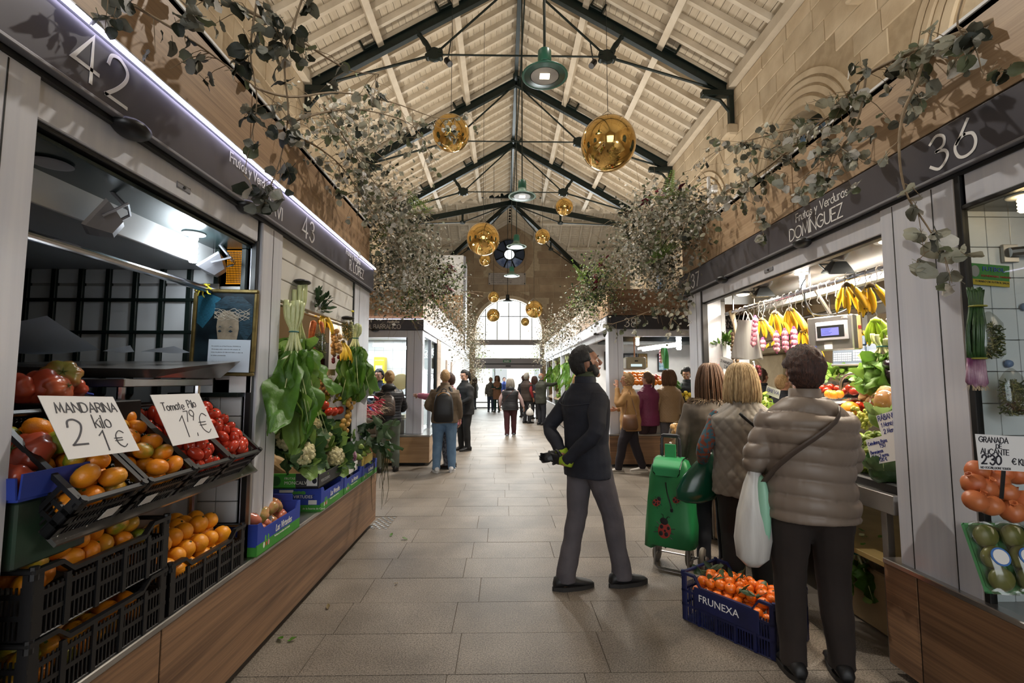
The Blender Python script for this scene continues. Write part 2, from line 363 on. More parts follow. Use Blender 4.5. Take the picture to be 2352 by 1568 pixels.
for ln in '''A .7|0,0 .35,1 .7,0|.13,.36 .57,.36
B .55|0,0 0,1|~0,1 .35,1 .5,.77 .35,.53 0,.53|~0,.53 .4,.53 .55,.27 .4,0 0,0
C .75|~.72,.82 .42,1.01 .08,.78 0,.5 .08,.22 .42,-.01 .72,.18
D .68|0,0 0,1|~0,1 .3,1 .62,.8 .68,.5 .62,.2 .3,0 0,0
E .5|.5,1 0,1 0,0 .5,0|0,.52 .45,.52
F .48|.48,1 0,1 0,0|0,.52 .43,.52
G .8|~.75,.82 .42,1.01 .08,.78 0,.5 .08,.22 .42,-.01 .72,.15 .8,.46|.45,.46 .8,.46
H .62|0,0 0,1|.62,0 .62,1|0,.52 .62,.52
I .02|0,0 0,1
J .38|~.38,1 .38,.3 .3,.03 .12,.0 0,.15
K .55|0,0 0,1|.52,1 0,.45|.15,.58 .55,0
L .45|0,1 0,0 .45,0
M .8|0,0 .12,1 .4,.15 .68,1 .8,0
N .66|0,0 0,1 .66,0 .66,1
O .85|~.42,1.01 .1,.85 0,.5 .1,.15 .42,-.01 .75,.15 .85,.5 .75,.85 .42,1.01
P .5|0,0 0,1|~0,1 .35,1 .5,.75 .35,.5 0,.5
Q .85|~.42,1.01 .1,.85 0,.5 .1,.15 .42,-.01 .75,.15 .85,.5 .75,.85 .42,1.01|.55,.25 .85,-.05
R .55|0,0 0,1|~0,1 .35,1 .5,.76 .35,.52 0,.52|.25,.52 .55,0
S .5|~.46,.82 .27,1.01 .05,.82 .12,.6 .38,.46 .5,.24 .27,-.01 .02,.2
T .6|0,1 .6,1|.3,1 .3,0
U .62|~0,1 0,.35 .08,.08 .31,-.01 .54,.08 .62,.35 .62,1
V .66|0,1 .33,0 .66,1
X .6|0,1 .6,0|.6,1 0,0
Y .6|0,1 .3,.48 .6,1|.3,.48 .3,0
Z .58|0,1 .58,1 0,0 .58,0
W .95|0,1 .24,0 .47,.85 .71,0 .95,1
a .46|~.46,.6 .2,.62 0,.42 0,.2 .2,-.01 .46,.15|.46,.6 .46,0
b .46|0,1 0,0|~0,.5 .25,.62 .46,.42 .46,.18 .25,-.01 0,.1
c .42|~.42,.5 .22,.62 .02,.42 .02,.2 .22,-.01 .42,.1
d .46|.46,1 .46,0|~.46,.5 .22,.62 0,.42 0,.2 .22,-.01 .46,.12
e .46|~0,.32 .46,.34 .42,.55 .22,.62 .02,.44 0,.22 .22,-.01 .45,.12
f .3|~.3,.98 .16,.98 .1,.8 .1,0|0,.6 .26,.6
g .46|~.46,.5 .22,.62 0,.42 0,.2 .22,0 .46,.12|~.46,.6 .46,-.1 .3,-.3 .04,-.22
h .42|0,1 0,0|~0,.42 .2,.62 .4,.48 .42,0
i .02|0,.6 0,0|0,.78 0,.82
j .15|~.14,.6 .14,-.1 .0,-.25|.14,.78 .14,.82
k .4|0,1 0,0|.38,.6 0,.28|.12,.38 .4,0
l .02|0,1 0,0
m .7|0,.6 0,0|~0,.42 .16,.62 .33,.48 .34,0|~.34,.42 .5,.62 .68,.48 .7,0
n .42|0,.6 0,0|~0,.42 .2,.62 .4,.48 .42,0
o .48|~.24,.62 .05,.52 0,.3 .05,.08 .24,-.01 .43,.08 .48,.3 .43,.52 .24,.62
p .46|0,.6 0,-.3|~0,.5 .25,.62 .46,.42 .46,.18 .25,-.01 0,.1
r .26|0,.6 0,0|~0,.4 .1,.58 .26,.6
s .34|~.32,.5 .18,.62 .03,.5 .1,.36 .28,.26 .34,.12 .16,-.01 0,.1
t .3|.12,.85 .12,0|0,.6 .28,.6
u .42|~0,.6 .02,.15 .2,-.01 .42,.18|.42,.6 .42,0
v .4|0,.6 .2,0 .4,.6
x .4|0,.6 .4,0|.4,.6 0,0
y .42|0,.6 .22,0|.42,.6 .1,-.3
z .36|0,.6 .36,.6 0,0 .36,0
0 .6|~.3,1.01 .06,.8 0,.5 .06,.2 .3,-.01 .54,.2 .6,.5 .54,.8 .3,1.01
1 .3|0,.75 .25,1 .25,0
2 .58|~.02,.72 .1,.95 .32,1.01 .54,.86 .52,.62 .3,.3 .0,0|0,0 .58,0
3 .55|~.03,.85 .25,1.01 .48,.88 .46,.64 .22,.54|~.22,.54 .5,.45 .55,.22 .28,-.01 .0,.16
4 .62|.45,0 .45,1 0,.28 .62,.28
5 .52|.48,1 .12,1 .06,.56|~.06,.56 .3,.65 .52,.42 .46,.12 .22,-.01 .0,.1
6 .6|.42,1 .06,.45|~.3,.62 .06,.5 0,.3 .1,.06 .3,-.01 .52,.08 .6,.3 .52,.54 .3,.62
7 .56|0,1 .56,1 .18,0
8 .56|~.28,1.01 .07,.9 .07,.65 .28,.54 .5,.65 .5,.9 .28,1.01|~.28,.54 .05,.42 0,.25 .1,.03 .28,-.01 .46,.03 .56,.25 .51,.42 .28,.54
9 .56|~.28,1.01 .05,.9 .0,.68 .1,.46 .28,.4 .48,.48 .56,.7 .48,.92 .28,1.01|.53,.6 .2,0
€ .7|~.7,.85 .45,1.0 .18,.8 .1,.5 .18,.2 .45,0 .7,.15|0,.58 .5,.58|0,.42 .48,.42
. .05|0,0 .03,.03
, .06|.05,.06 0,-.15
' .05|.04,1 0,.8
- .3|0,.4 .3,.4
_ .5|0,-.12 .5,-.1
/ .4|0,-.1 .4,1'''.split('\n'):
 k, rest = ln[0], ln[2:]; ps = rest.split('|'); G[k] = (float(ps[0]), [(p[0] == '~', [tuple(map(float, q.split(','))) for q in p.strip('~').split()]) for p in ps[1:]])
ACC = {'Í': ('I', [(-.03, 1.12), (.15, 1.28)]), 'Ó': ('O', [(.38, 1.14), (.55, 1.3)]), 'É': ('E', [(.2, 1.12), (.38, 1.28)]), 'Á': ('A', [(.32, 1.12), (.5, 1.28)])}
def strokes(s, M, h, w, mt, parent, name='lettering', sp=.2, jit=0, slant=0, depth=.0012, cut=None):
 """writes s with round-ended strokes in M's xy plane"""
 mb = MB(); x = 0; rng = random.Random(s); single = h >= .06
 for ch in s:
  if ch == ' ': x += .36; continue
  if single: mb = MB()
  base, acc = (ACC[ch] if ch in ACC else (ch, None))
  wd, pl = G[base]; pl = pl+([(False, acc)] if acc else [])
  jy = rng.uniform(-jit, jit); js = 1+rng.uniform(-jit, jit)
  for sm, pts in pl:
   q = [(x+a*js+slant*b+rng.uniform(-jit, jit)*.3, b*js+jy+rng.uniform(-jit, jit)*.3) for a, b in pts]
   if sm: q = [(v.x, v.y) for v in smoothpath([(a, b, 0) for a, b in q], 5)]
   q = [Vector((a*h, b*h)) for a, b in q]
   L = []; Rr = []
   for i, p in enumerate(q):
    d0 = (q[i]-q[i-1]).normalized() if i else (q[1]-q[0]).normalized()
    d1 = (q[i+1]-q[i]).normalized() if i < len(q)-1 else d0
    n0 = Vector((-d0.y, d0.x)); n1 = Vector((-d1.y, d1.x)); n = (n0+n1)
    if n.length < .3: n = n0
    n.normalize(); k = 1/max(.45, n.dot(n0)); e = Vector((0, 0))
    if i == 0: e = -d1*w*.4
    if i == len(q)-1: e = d0*w*.4
    L.append(p+n*w*.5*k+e); Rr.append(p-n*w*.5*k+e)
   n = len(q); vs = [M @ Vector((p.x, p.y, depth)) for p in L]+[M @ Vector((p.x, p.y, depth)) for p in Rr]
   vs += [M @ Vector((p.x, p.y, 0)) for p in L]+[M @ Vector((p.x, p.y, 0)) for p in Rr]
   fs = [(i+1, i, n+i, n+i+1) for i in range(n-1)]+[(i, i+1, 2*n+i+1, 2*n+i) for i in range(n-1)]+[(n+i+1, n+i, 3*n+i, 3*n+i+1) for i in range(n-1)]
   mb.add(vs, fs)
  x += wd+sp
  if single: o = mb.obj('letter' if name == 'lettering' else name, mt, parent)
 return o if single else mb.obj(name, mt, parent)
def swidth(s, sp=.2): return sum(.36 if c == ' ' else G[ACC[c][0] if c in ACC else c][0]+sp for c in s)-sp
# ================================================================== HALL SHELL
X0, HW, ZE, ZR = .35, 4.24, 7.55, 10.04          # hall axis, half width, roof height at wall and ridge
XL, XR, YB, YC, YE = X0-HW, X0+HW, -6.5, 21.2, 25.4
SL = Vector((HW, 0, ZE-ZR)).normalized(); LS = sqrt(HW**2+(ZR-ZE)**2)
fl = structure('floor')
MB().box(-9, 9, YB, 26, -.12, -.006).obj('subfloor', M_GROUT, fl)
rows = [.98+.4*i for i in range(11)]+[4.99, 5.44]+[5.44+.41*i for i in range(1, 12)]
rows = sorted(set(round(r, 3) for r in rows if r < 4.9))+[4.99]+[5.44+.41*i for i in range(0, 12)]
rng = random.Random(3)
def slab(x0, x1, y0, y1):
 g = .0013; z = rng.uniform(-.0008, .0008)
 MB().add([(x0+g, y0+g, -.005), (x1-g, y0+g, -.005), (x1-g, y1-g, -.005), (x0+g, y1-g, -.005), (x0+g+.001, y0+g+.001, z), (x1-g-.001, y0+g+.001, z), (x1-g-.001, y1-g-.001, z), (x0+g+.001, y1-g-.001, z)],
             [(4, 5, 6, 7), (0, 1, 5, 4), (1, 2, 6, 5), (2, 3, 7, 6), (3, 0, 4, 7)]).obj('slab', M_FLOOR, fl)
for i in range(len(rows)-1):
 y0, y1 = rows[i], rows[i+1]; big = y1 < 5.0 or abs(y0-4.99) < .01
 xa, xb = (-1.36, 2.1) if y1 < 5.0 else ((-1.16, 2.1) if abs(y0-4.99) < .01 else (XL, XR))
 x = xa; cuts = [xa]
 if y1 < 5.0: x = -.93+.1*(y0-3.7); cuts.append(x)
 while x < xb-.25:
  x += rng.choice([.62, .7, .9, .8]) if y1 < 5.5 else rng.choice([.6, .62, .75])
  cuts.append(min(x, xb) if x > xb-.25 else x)
 if cuts[-1] < xb-.01: cuts.append(xb)
 for a, b in zip(cuts, cuts[1:]): slab(a, b, y0, y1)
far = MB(); y = rows[-1]
while y < 25.6:
 x = XL if y < 17 else -8
 while x < (XR if y < 17 else 8):
  w = rng.choice([.8, 1.0, 1.2]); far.box(x+.003, x+w-.003, y+.003, y+.437, -.02, rng.uniform(-.0008, .0008)); x += w
 y += .44
far.obj('far_slabs', M_FLOOR, fl, kind='stuff')
dr = MB()                                     # drain cover with punched slots beside the left counter
dr.box(-1.36, -1.165, 4.995, 5.435, -.02, -.0075)
dr.cur = 1
for i in range(6):
 for j in range(9):
  if (i+j) % 2: dr.box(-1.352+.031*i, -1.352+.031*i+.024, 5.0+.048*j, 5.0+.048*j+.034, -.0075, -.001)
drain = dr.obj('drain_cover', [M_IRON, M_STEEL]); tag(drain, 'square perforated metal drain cover in the floor past the left counter', 'drain cover')
def arch_wall(name, xw, sgn):
 st = structure(name)
 mb = MB(); C = [(3.7, 4.85), (7.2, 4.85), (10.75, 4.85), (14.3, 4.85)]; rin = .8
 xo = xw+sgn*.45
 if True:
  ybr = [YB]+[c for c, _ in C for c in (c-.82, c+.82)]+[16.96]
  mb.box(min(xw, xo), max(xw, xo), YB, 16.96, 0, 4.0)
  N = 10; k = 0
  edges = [YB]
  for cy, cz in C:
   mb.box(min(xw, xo), max(xw, xo), edges[-1], cy-rin, 4.0, 7.3)
   for i in range(N):
    a0 = pi-pi*i/N; a1 = pi-pi*(i+1)/N
    ya, za = cy+rin*cos(a0), cz+rin*sin(a0); yb, zb = cy+rin*cos(a1), cz+rin*sin(a1)
    mb.add([(xw, ya, za), (xw, yb, zb), (xw, yb, 7.3), (xw, ya, 7.3), (xo, ya, za), (xo, yb, zb), (xo, yb, 7.3), (xo, ya, 7.3)], [(0, 1, 2, 3), (4, 7, 6, 5), (0, 4, 5, 1)])
   edges.append(cy+rin)
  mb.box(min(xw, xo), max(xw, xo), edges[-1], 16.96, 4.0, 7.3)
 mb.obj('wall_core', M_MORTAR, st)
 for cy, cz in C:                          # moulded arch rings
  rg = MB()
  for r, t, pr_ in ((1.32, .09, .03), (1.2, .07, .045), (1.08, .09, .03), (.93, .11, .05)):
   n = 24; rings = []
   for i in range(n+1):
    a = pi*i/n; q = []
    for rr, xx in ((r-t/2, 0), (r+t/2, 0), (r+t/2, pr_), (r-t/2, pr_)):
     q.append((xw-sgn*(xx-.01), cy+rr*cos(a), cz+rr*sin(a)))
    rings.append(q)
   rg.loft(rings)
   for s in (-1, 1): rg.box(min(xw, xw-sgn*(pr_-.01)), max(xw, xw-sgn*(pr_-.01)), cy+s*r-t/2, cy+s*r+t/2, 4.0, cz)
  rg.obj('arch_moulding', M_STONE, st)
  wf = MB(); xf = xw+sgn*.3            # green glazed arch window
  n = 20; rings = [[(xf+dx, cy+rr*cos(pi*i/n), cz+rr*sin(pi*i/n)) for rr, dx in ((.7, 0), (.8, 0), (.8, .06), (.7, .06))] for i in range(n+1)]; wf.loft(rings)
  for s in (-.4, 0, .4): wf.box(xf, xf+.05, cy+s-.02, cy+s+.02, 4.0, cz+sqrt(.75**2-s*s))
  wf.box(xf, xf+.05, cy-.78, cy+.78, cz-.03, cz+.03); wf.box(xf, xf+.05, cy-.78, cy+.78, 4.0, 4.06)
  wf.obj('window_frame', M_GREEN, st)
  gl = MB(); gl.add([(xf+.02, cy+.75*cos(pi*i/n), cz+.75*sin(pi*i/n)) for i in range(n+1)]+[(xf+.02, cy-.75, 4.0), (xf+.02, cy+.75, 4.0)], [tuple(range(n+3))])
  gl.obj('pane', mat('blue_church_glass', '#5f7fa0', .12, 0, col2='#26384a', scale=3), st)
 z = 4.02; c = 0
 while z < 7.2:
  h = rng.choice([.3, .34, .36]); y = 2.4+rng.random()*.5
  if z+h > 7.24: h = 7.24-z
  if h < .1: break
  while y < 16.7:
   w = rng.uniform(.42, .85); cym, czm = y+w/2, z+h/2
   ok = True
   for cy, cz in C:
    d = sqrt((cym-cy)**2+max(0, czm-cz)**2)
    if d < 1.38+ (.22 if abs(cym-cy) > .3 else .0) and (abs(cym-cy)-w/2) < 1.37: ok = False
   if ok:
    p = rng.uniform(.008, .02)
    b = MB(); g = .007; X = (xw-sgn*p)
    ys = (y+g, y+w-g); zs = (z+g, z+h-g)
    b.add([(xw, ys[0], zs[0]), (xw, ys[1], zs[0]), (xw, ys[1], zs[1]), (xw, ys[0], zs[1])]+[(X, ys[0]+.008, zs[0]+.008), (X, ys[1]-.008, zs[0]+.008), (X, ys[1]-.008, zs[1]-.008), (X, ys[0]+.008, zs[1]-.008)],
                      [(4, 5, 6, 7) if sgn < 0 else (7, 6, 5, 4)]+[(i, (i+1) % 4, 4+(i+1) % 4, 4+i) for i in range(4)])
    b.obj('stone_block', M_STONE, st)
   y += w
  z += h
 MB().box(min(xw, xw-sgn*.14), max(xw, xw-sgn*.14), YB, 16.96, 7.26, 7.46).obj('wall_plate', M_RAFT, st)
arch_wall('wall_right', XR, 1); arch_wall('wall_left', XL, -1)
wb = structure('wall_rear'); MB().box(XL-.4, -2.6, YB-.3, YB, 0, 10.2).box(3.3, XR+.4, YB-.3, YB, 0, 10.2).box(-2.6, 3.3, YB-.3, YB, 5.8, 10.2).obj('wall_core', M_STONE, wb)
for nm, x0, x1 in (('wall_transept_left', -9.2, -8.9), ('wall_transept_right', 9.6, 9.9)):
 w = structure(nm); MB().box(x0, x1, 16.7, 25.6, 0, 10.2).obj('wall_core', M_PLASTER, w)
w = structure('wall_transept_near'); MB().box(-9, XL-.45, 16.7, 16.96, 0, 7.4).box(XR+.45, 9.7, 16.7, 16.96, 0, 7.4).obj('wall_core', M_PLASTER, w)
we = structure('wall_end'); mb = MB(); cx, rz, cz = .31, 1.78, 4.05
N = 24
def strip(mb, y0, y1, f_lo, f_hi, xs):
 for a, b in zip(xs, xs[1:]):
  la, lb, ha, hb = f_lo(a), f_lo(b), f_hi(a), f_hi(b)
  mb.add([(a, y0, la), (b, y0, lb), (b, y0, hb), (a, y0, ha), (a, y1, la), (b, y1, lb), (b, y1, hb), (a, y1, ha)], [(0, 1, 2, 3), (7, 6, 5, 4), (0, 4, 5, 1), (3, 2, 6, 7)])
xs = [cx-rz+2*rz*i/N for i in range(N+1)]
top = lambda x: 7.1
strip(mb, YE, YE+.5, lambda x: cz+sqrt(max(0, rz**2-(x-cx)**2)), top, xs)
mb.box(-9, cx-rz, YE, YE+.5, 0, 7.1).box(cx+rz, 9.7, YE, YE+.5, 0, 7.1)
rcx, rcz, rr = .345, 8.30, .9                 # rose window opening
xs2 = [rcx-rr+2*rr*i/16 for i in range(17)]
strip(mb, YE, YE+.5, lambda x: 7.1, lambda x: rcz-sqrt(max(0, rr**2-(x-rcx)**2)), xs2)
strip(mb, YE, YE+.5, lambda x: rcz+sqrt(max(0, rr**2-(x-rcx)**2)), lambda x: 10.1, xs2)
mb.box(-9, rcx-rr, YE, YE+.5, 7.1, 10.1).box(rcx+rr, 9.7, YE, YE+.5, 7.1, 10.1)
mb.obj('wall_core', M_MORTAR, we)
M_STONEE = mat('end_wall_stone', '#8b745b', .85, col2='#a08a6e', scale=1.6, detail=8, bump=.3, bscale=25, rnd=.12)
z = 3.6; row = 0
while z < 9.9:
 h = rng.choice([.32, .36, .4]); x = -4.4+rng.random()*.4
 while x < 5.2:
  w = rng.uniform(.45, .85); mx, mz = x+w/2, z+h/2
  dA = min(sqrt((xx-cx)**2+max(0, mz-cz)**2) for xx in (x, mx, x+w)); dR = min(sqrt((xx-rcx)**2+(mz-rcz)**2) for xx in (x, mx, x+w))
  gab = ZR-.3-abs(mx-X0)*(ZR-ZE)/HW
  if dA > rz+.42 and dR > rr+.42 and z+h < 10 and abs(mx-.3) < 4.7 and not (abs(mx-.23) < 1.2 and 6.5 < mz < 7.3) and mz < gab+.3:
   b = MB(); g = .009; p = rng.uniform(.01, .025)
   b.add([(x+g, YE, z+g), (x+w-g, YE, z+g), (x+w-g, YE, z+h-g), (x+g, YE, z+h-g), (x+g+.01, YE-p, z+g+.01), (x+w-g-.01, YE-p, z+g+.01), (x+w-g-.01, YE-p, z+h-g-.01), (x+g+.01, YE-p, z+h-g-.01)],
                  [(4, 5, 6, 7)]+[(i, (i+1) % 4, 4+(i+1) % 4, 4+i) for i in range(4)]); b.obj('stone_block', M_STONEE, we)
  x += w
 z += h
def ring(mb, c, r0, r1, y0, y1, a0, a1, n):
 rings = [[(c[0]+r*cos(a0+(a1-a0)*i/n), y, c[1]+r*sin(a0+(a1-a0)*i/n)) for r, y in ((r0, y1), (r1, y1), (r1, y0), (r0, y0))] for i in range(n+1)]
 mb.loft(rings)
nv = 15                                        # voussoirs round the arched window, and round the rose
for i in range(nv):
 b = MB(); ring(b, (cx, cz), rz+.16, rz+.42, YE-.03, YE+.02, pi*i/nv+.008, pi*(i+1)/nv-.008, 3); b.obj('voussoir', M_STONEE, we)
for i in range(12):
 b = MB(); ring(b, (rcx, rcz), rr+.1, rr+.42, YE-.02, YE+.02, 2*pi*i/12+.01, 2*pi*(i+1)/12-.01, 3); b.obj('voussoir', M_STONEE, we)
b = MB(); ring(b, (cx, cz), rz-.02, rz+.16, YE-.08, YE+.3, 0, pi, 30); b.obj('arch_moulding', mat('pale_stone', '#c9b69a', .8, col2='#b9a588', scale=4), we)
b = MB(); ring(b, (rcx, rcz), rr-.06, rr+.1, YE-.06, YE+.3, 0, 2*pi, 32); b.obj('rose_moulding', M_STONEE, we)
w1 = structure('window_1'); b = MB(); yf = YE+.2
for i in range(-2, 3): b.box(cx+i*.62-.02, cx+i*.62+.02, yf, yf+.05, 3.6, cz+sqrt(rz**2-(i*.62)**2))
b.box(cx-rz, cx+rz, yf, yf+.05, 4.88, 4.92); ring(b, (cx, cz), rz-.05, rz, yf, yf+.05, 0, pi, 30)
b.obj('window_bars', M_IRON, w1)
gp = [(cx+(rz-.02)*cos(pi*i/30), yf+.02, cz+(rz-.02)*sin(pi*i/30)) for i in range(31)]+[(cx-rz, yf+.02, 3.6), (cx+rz, yf+.02, 3.6)]
MB().add(gp, [tuple(range(33))]).obj('pane', M_GLASS, w1)
w2 = structure('window_2'); b = MB()           # rose window: eight spokes, hub, louvred lower panes
ring(b, (rcx, rcz), rr-.1, rr, YE+.2, YE+.27, 0, 2*pi, 32); ring(b, (rcx, rcz), .27, .33, YE+.19, YE+.28, 0, 2*pi, 24)
for i in range(8):
 a = pi/8+i*pi/4; b.tube([(rcx+.3*cos(a), YE+.23, rcz+.3*sin(a)), (rcx+.82*cos(a), YE+.23, rcz+.82*sin(a))], .035, 4)
b.obj('rose_tracery', M_IRON, w2)
for i in range(8):
 a0 = pi/8+i*pi/4; p = MB(); p.add([(rcx+r*cos(a), YE+.24, rcz+r*sin(a)) for r, a in [(.33, a0+.08), (.8, a0+.04)]+[(.8, a0+.04+(pi/4-.08)*k/4) for k in range(1, 5)]+[(.33, a0+pi/4-.08)]], [tuple(range(7))])
 p.obj('pane', mat('rose_glass', '#9fb2d8', .2, col2='#5d6f98', scale=4) if i in (5, 6, 4) else mat('rose_dark_glass', '#3a4458', .2), w2)
MB().add([(rcx+.28*cos(2*pi*i/20), YE+.24, rcz+.28*sin(2*pi*i/20)) for i in range(20)], [tuple(range(20))]).obj('pane', M_GLASS, w2)
d1 = structure('door_1'); b = MB()             # sliding entrance: beam, transom light, header, jambs
b.box(cx-rz, cx+rz, YE-.05, YE+.4, 3.34, 3.62).obj('transom_beam', mat('mauve_grey_paint', '#8d8585', .5), d1)
MB().box(-1.5, 2.0, YE-.02, YE+.35, 2.36, 2.64).box(-1.5, 2.0, YE, YE+.3, 2.09, 2.31).obj('door_header', mat('header_grey', '#918d90', .45, .2), d1)
MB().box(-1.5, 2.0, YE, YE+.3, 2.31, 2.36).obj('header_rail', M_IRON, d1)
MB().box(cx-rz, -1.46, YE-.03, YE+.4, 0, 3.4).box(1.96, cx+rz, YE-.03, YE+.4, 0, 3.4).obj('door_jamb', M_ALUD, d1)
MB().box(-1.46, 1.96, YE+.2, YE+.24, .28, .34).box(-1.46, 1.96, YE+.2, YE+.24, 0, .06).box(-.45, -.4, YE+.2, YE+.24, 0, 2.09).obj('glazing_bar', M_ALUD, d1)
MB().box(-1.46, -.42, YE+.215, YE+.222, .06, 2.09).obj('pane', M_GLASS, d1)
MB().box(cx-rz+.1, cx+rz-.1, YE+.215, YE+.222, 2.64, 3.34).obj('transom_pane', M_GLASS, d1)
MB().box(.15, .42, YE-.05, YE, 2.2, 2.26).obj('door_sensor', M_BLACK, d1)
ex = thing('exit_sign', 'green exit sign on the header above the far entrance', 'sign', (.2, YE-.03, 2.46))
MB().box(.02, .42, YE-.06, YE-.02, 2.42, 2.55).obj('sign_board', mat('exit_green', '#2f7a52', .5), ex)
strokes('SALIDA', basis((.07, YE-.062, 2.455), (1, 0, 0), (0, 0, 1)), .065, .014, M_LETTER, ex, sp=.24)
pq = thing('stone_plaque', 'pale engraved stone plaque above the far arched window', 'plaque', (.23, YE-.02, 6.55))
MB().bbox(-.78, 1.22, YE-.07, YE-.005, 6.58, 7.22, .01).obj('slab', mat('grey_marble', '#a59a90', .5, col2='#978c82', scale=5), pq)
for i in range(5):
 s = ['LA EMPRESA NACIONAL MERCADO Y', 'AYUNTAMIENTO DE ESTE PUERTO', 'EXMO PALACIO REAL INICIA LA', 'REMODELACION Y RESTAURACION', 'CENTRAL DE ABASTOS, JUNIO 1986'][i]
 text(s, basis((-.64, YE-.072, 7.08-.105*i), (1, 0, 0), (0, 0, 1)), .05, M_INK, pq)
for i, (x, z) in enumerate(((-.72, 7.15), (1.16, 7.15), (-.72, 6.64), (1.16, 6.64))): MB().lathe([(.03, 0), (.03, .015)], 10, (0, 0, 0), T(x, YE-.07, z) @ RX(pi/2)).obj('stud', M_IRON, pq)
og = structure('street'); MB().box(-25, 25, 26.0, 60, -.2, -.02).obj('pavement', mat('bright_pavement', '#d8d2c8', .9), og)
hs_ = thing('house', 'pale sunlit building across the street beyond the entrance', 'building', (0, 46, 0)); MB().box(-20, 20, 46, 50, -.1, 12).obj('facade', mat('sunlit_render', '#efe9de', .9), hs_)
for k in range(5): MB().box(-9+4*k, -7.6+4*k, 45.95, 46.02, 1.2, 3.2).obj('window', mat('far_window', '#9aa0a3', .4), hs_)
lm = leafmat('street_leaf', '#5c7a32', '#8aa34f')
for nm, xx, lab in (('street_tree', -1.9, 'green street tree seen at the left edge of the far entrance'), ('street_tree', 2.6, 'green street tree seen at the right edge of the far entrance')):
 t_ = thing(nm, lab, 'tree', (xx, 31, 0)); MB().tube([(xx, 31, -.05), (xx+.05, 31, 1.2), (xx, 31, 2.4)], [.12, .1, .08], 8).obj('trunk', M_WALNUT, t_)
 b = MB()
 for k in range(500):
  c = Vector((xx+rng.gauss(0, .55), 31+rng.gauss(0, .5), 2.55+rng.gauss(0, .28))); a = Vector((rng.gauss(0, 1), rng.gauss(0, 1), rng.gauss(0, 1))).normalized(); o_ = a.orthogonal().normalized()
  b.add([c, c+a*.06+o_*.04, c+a*.13, c+a*.06-o_*.04], [(0, 1, 2, 3)])
 b.obj('foliage', lm, t_, kind='stuff')
rf = structure('ceiling')
TH = .03
def plank(p0, p1, w, n, t=TH, name='roof_board', m=None):
 """plank from p0 to p1 (centre line of the under face), width along w, thickness along n"""
 p0, p1, w, n = Vector(p0), Vector(p1), Vector(w), Vector(n)
 vs = [p0-w, p0+w, p1+w, p1-w]; vs += [v+n*t for v in vs]
 MB().add(vs, [(0, 1, 2, 3), (4, 7, 6, 5), (0, 4, 5, 1), (1, 5, 6, 2), (2, 6, 7, 3), (3, 7, 4, 0)]).obj(name, m or M_ROOFB, rf)
PW = .149; NP = int(LS/PW)
for sg in (1, -1):
 d = Vector((sg*SL.x, 0, SL.z)); n = Vector((-sg*SL.z*1, 0, SL.x)) if sg > 0 else Vector((SL.z, 0, SL.x)); n = Vector((sg*-SL.z, 0, SL.x)).normalized()
 for k in range(NP+1):
  s = (k+.5)*PW; c = Vector((X0, 0, ZR))+d*s; dx = s*SL.x
  if dx > HW+.1: break
  j = rng.uniform(0, .004)
  plank((c.x, YB, c.z+j), (c.x, YC-dx, c.z+j), d*(PW/2-.004), n)
  if dx < HW: plank((c.x, YC+dx*.98, c.z+j), (c.x, YE+.3, c.z+j), d*(PW/2-.004), n)
db = MB()
for sg in (1, -1): db.add([(X0, YB, ZR+.1), (X0, YC, ZR+.1), (X0+sg*(HW+.05), YC-HW, ZE+.06), (X0+sg*(HW+.3), YC-HW, ZE-.08), (X0+sg*(HW+.3), YB, ZE-.08)], [(0, 1, 2, 3, 4)]); db.add([(X0, YC, ZR+.1), (X0, YE+.5, ZR+.1), (X0+sg*HW, YE+.5, ZE+.1)], [(0, 1, 2)])
for sg in (1, -1):
 for kk in (1, -1): db.add([(X0, YC, ZR+.1), (X0+sg*9.5, YC, ZR+.1), (X0+sg*9.5, YC+kk*HW, ZE+.1), (X0+sg*HW, YC+kk*HW, ZE+.1)], [(0, 1, 2, 3)])
db.obj('roof_deck', mat('dark_roof_deck', '#5b5040', .9), rf)
for sg in (1, -1):
 for kk in (1, -1):
  d = Vector((0, kk*SL.x, SL.z)); n = Vector((0, -kk*SL.z, SL.x))
  for k in range(NP+1):
   s = (k+.5)*PW; dy = s*SL.x; c = Vector((0, YC, ZR))+d*s
   if dy > HW+.1: break
   plank((X0+sg*dy, c.y, c.z), (X0+sg*9, c.y, c.z), d*(PW/2-.004), n)
def bar(p0, p1, w, h, up, name, m, parent, label=None):
 """rectangular bar hanging h below the line p0-p1"""
 p0, p1, up = Vector(p0), Vector(p1), Vector(up).normalized(); t = (p1-p0).normalized(); sd = t.cross(up).normalized()*w/2
 vs = [p0-sd, p0+sd, p0+sd-up*h, p0-sd-up*h, p1-sd, p1+sd, p1+sd-up*h, p1-sd-up*h]
 return MB().add(vs, [(0, 1, 2, 3), (7, 6, 5, 4), (0, 4, 5, 1), (1, 5, 6, 2), (2, 6, 7, 3), (3, 7, 4, 0)]).obj(name, m, parent, label=label)
y = 3.2
while y < 25.2:
 for sg in (1, -1):
  d = Vector((sg*SL.x, 0, SL.z)); n = Vector((-sg*SL.z, 0, SL.x)); a = Vector((X0, y, ZR)); ymax = HW if y < 16.96 else None
  if y <= YC: s0, s1 = 0, (LS if y < 16.96 else (YC-y)/SL.x)
  else: s0, s1 = 0, (y-YC)/SL.x
  if s1-s0 > .3: bar(a+d*s0, a+d*s1, .075, .12, n, 'rafter', M_RAFT, rf)
 y += .43
x = X0+.5
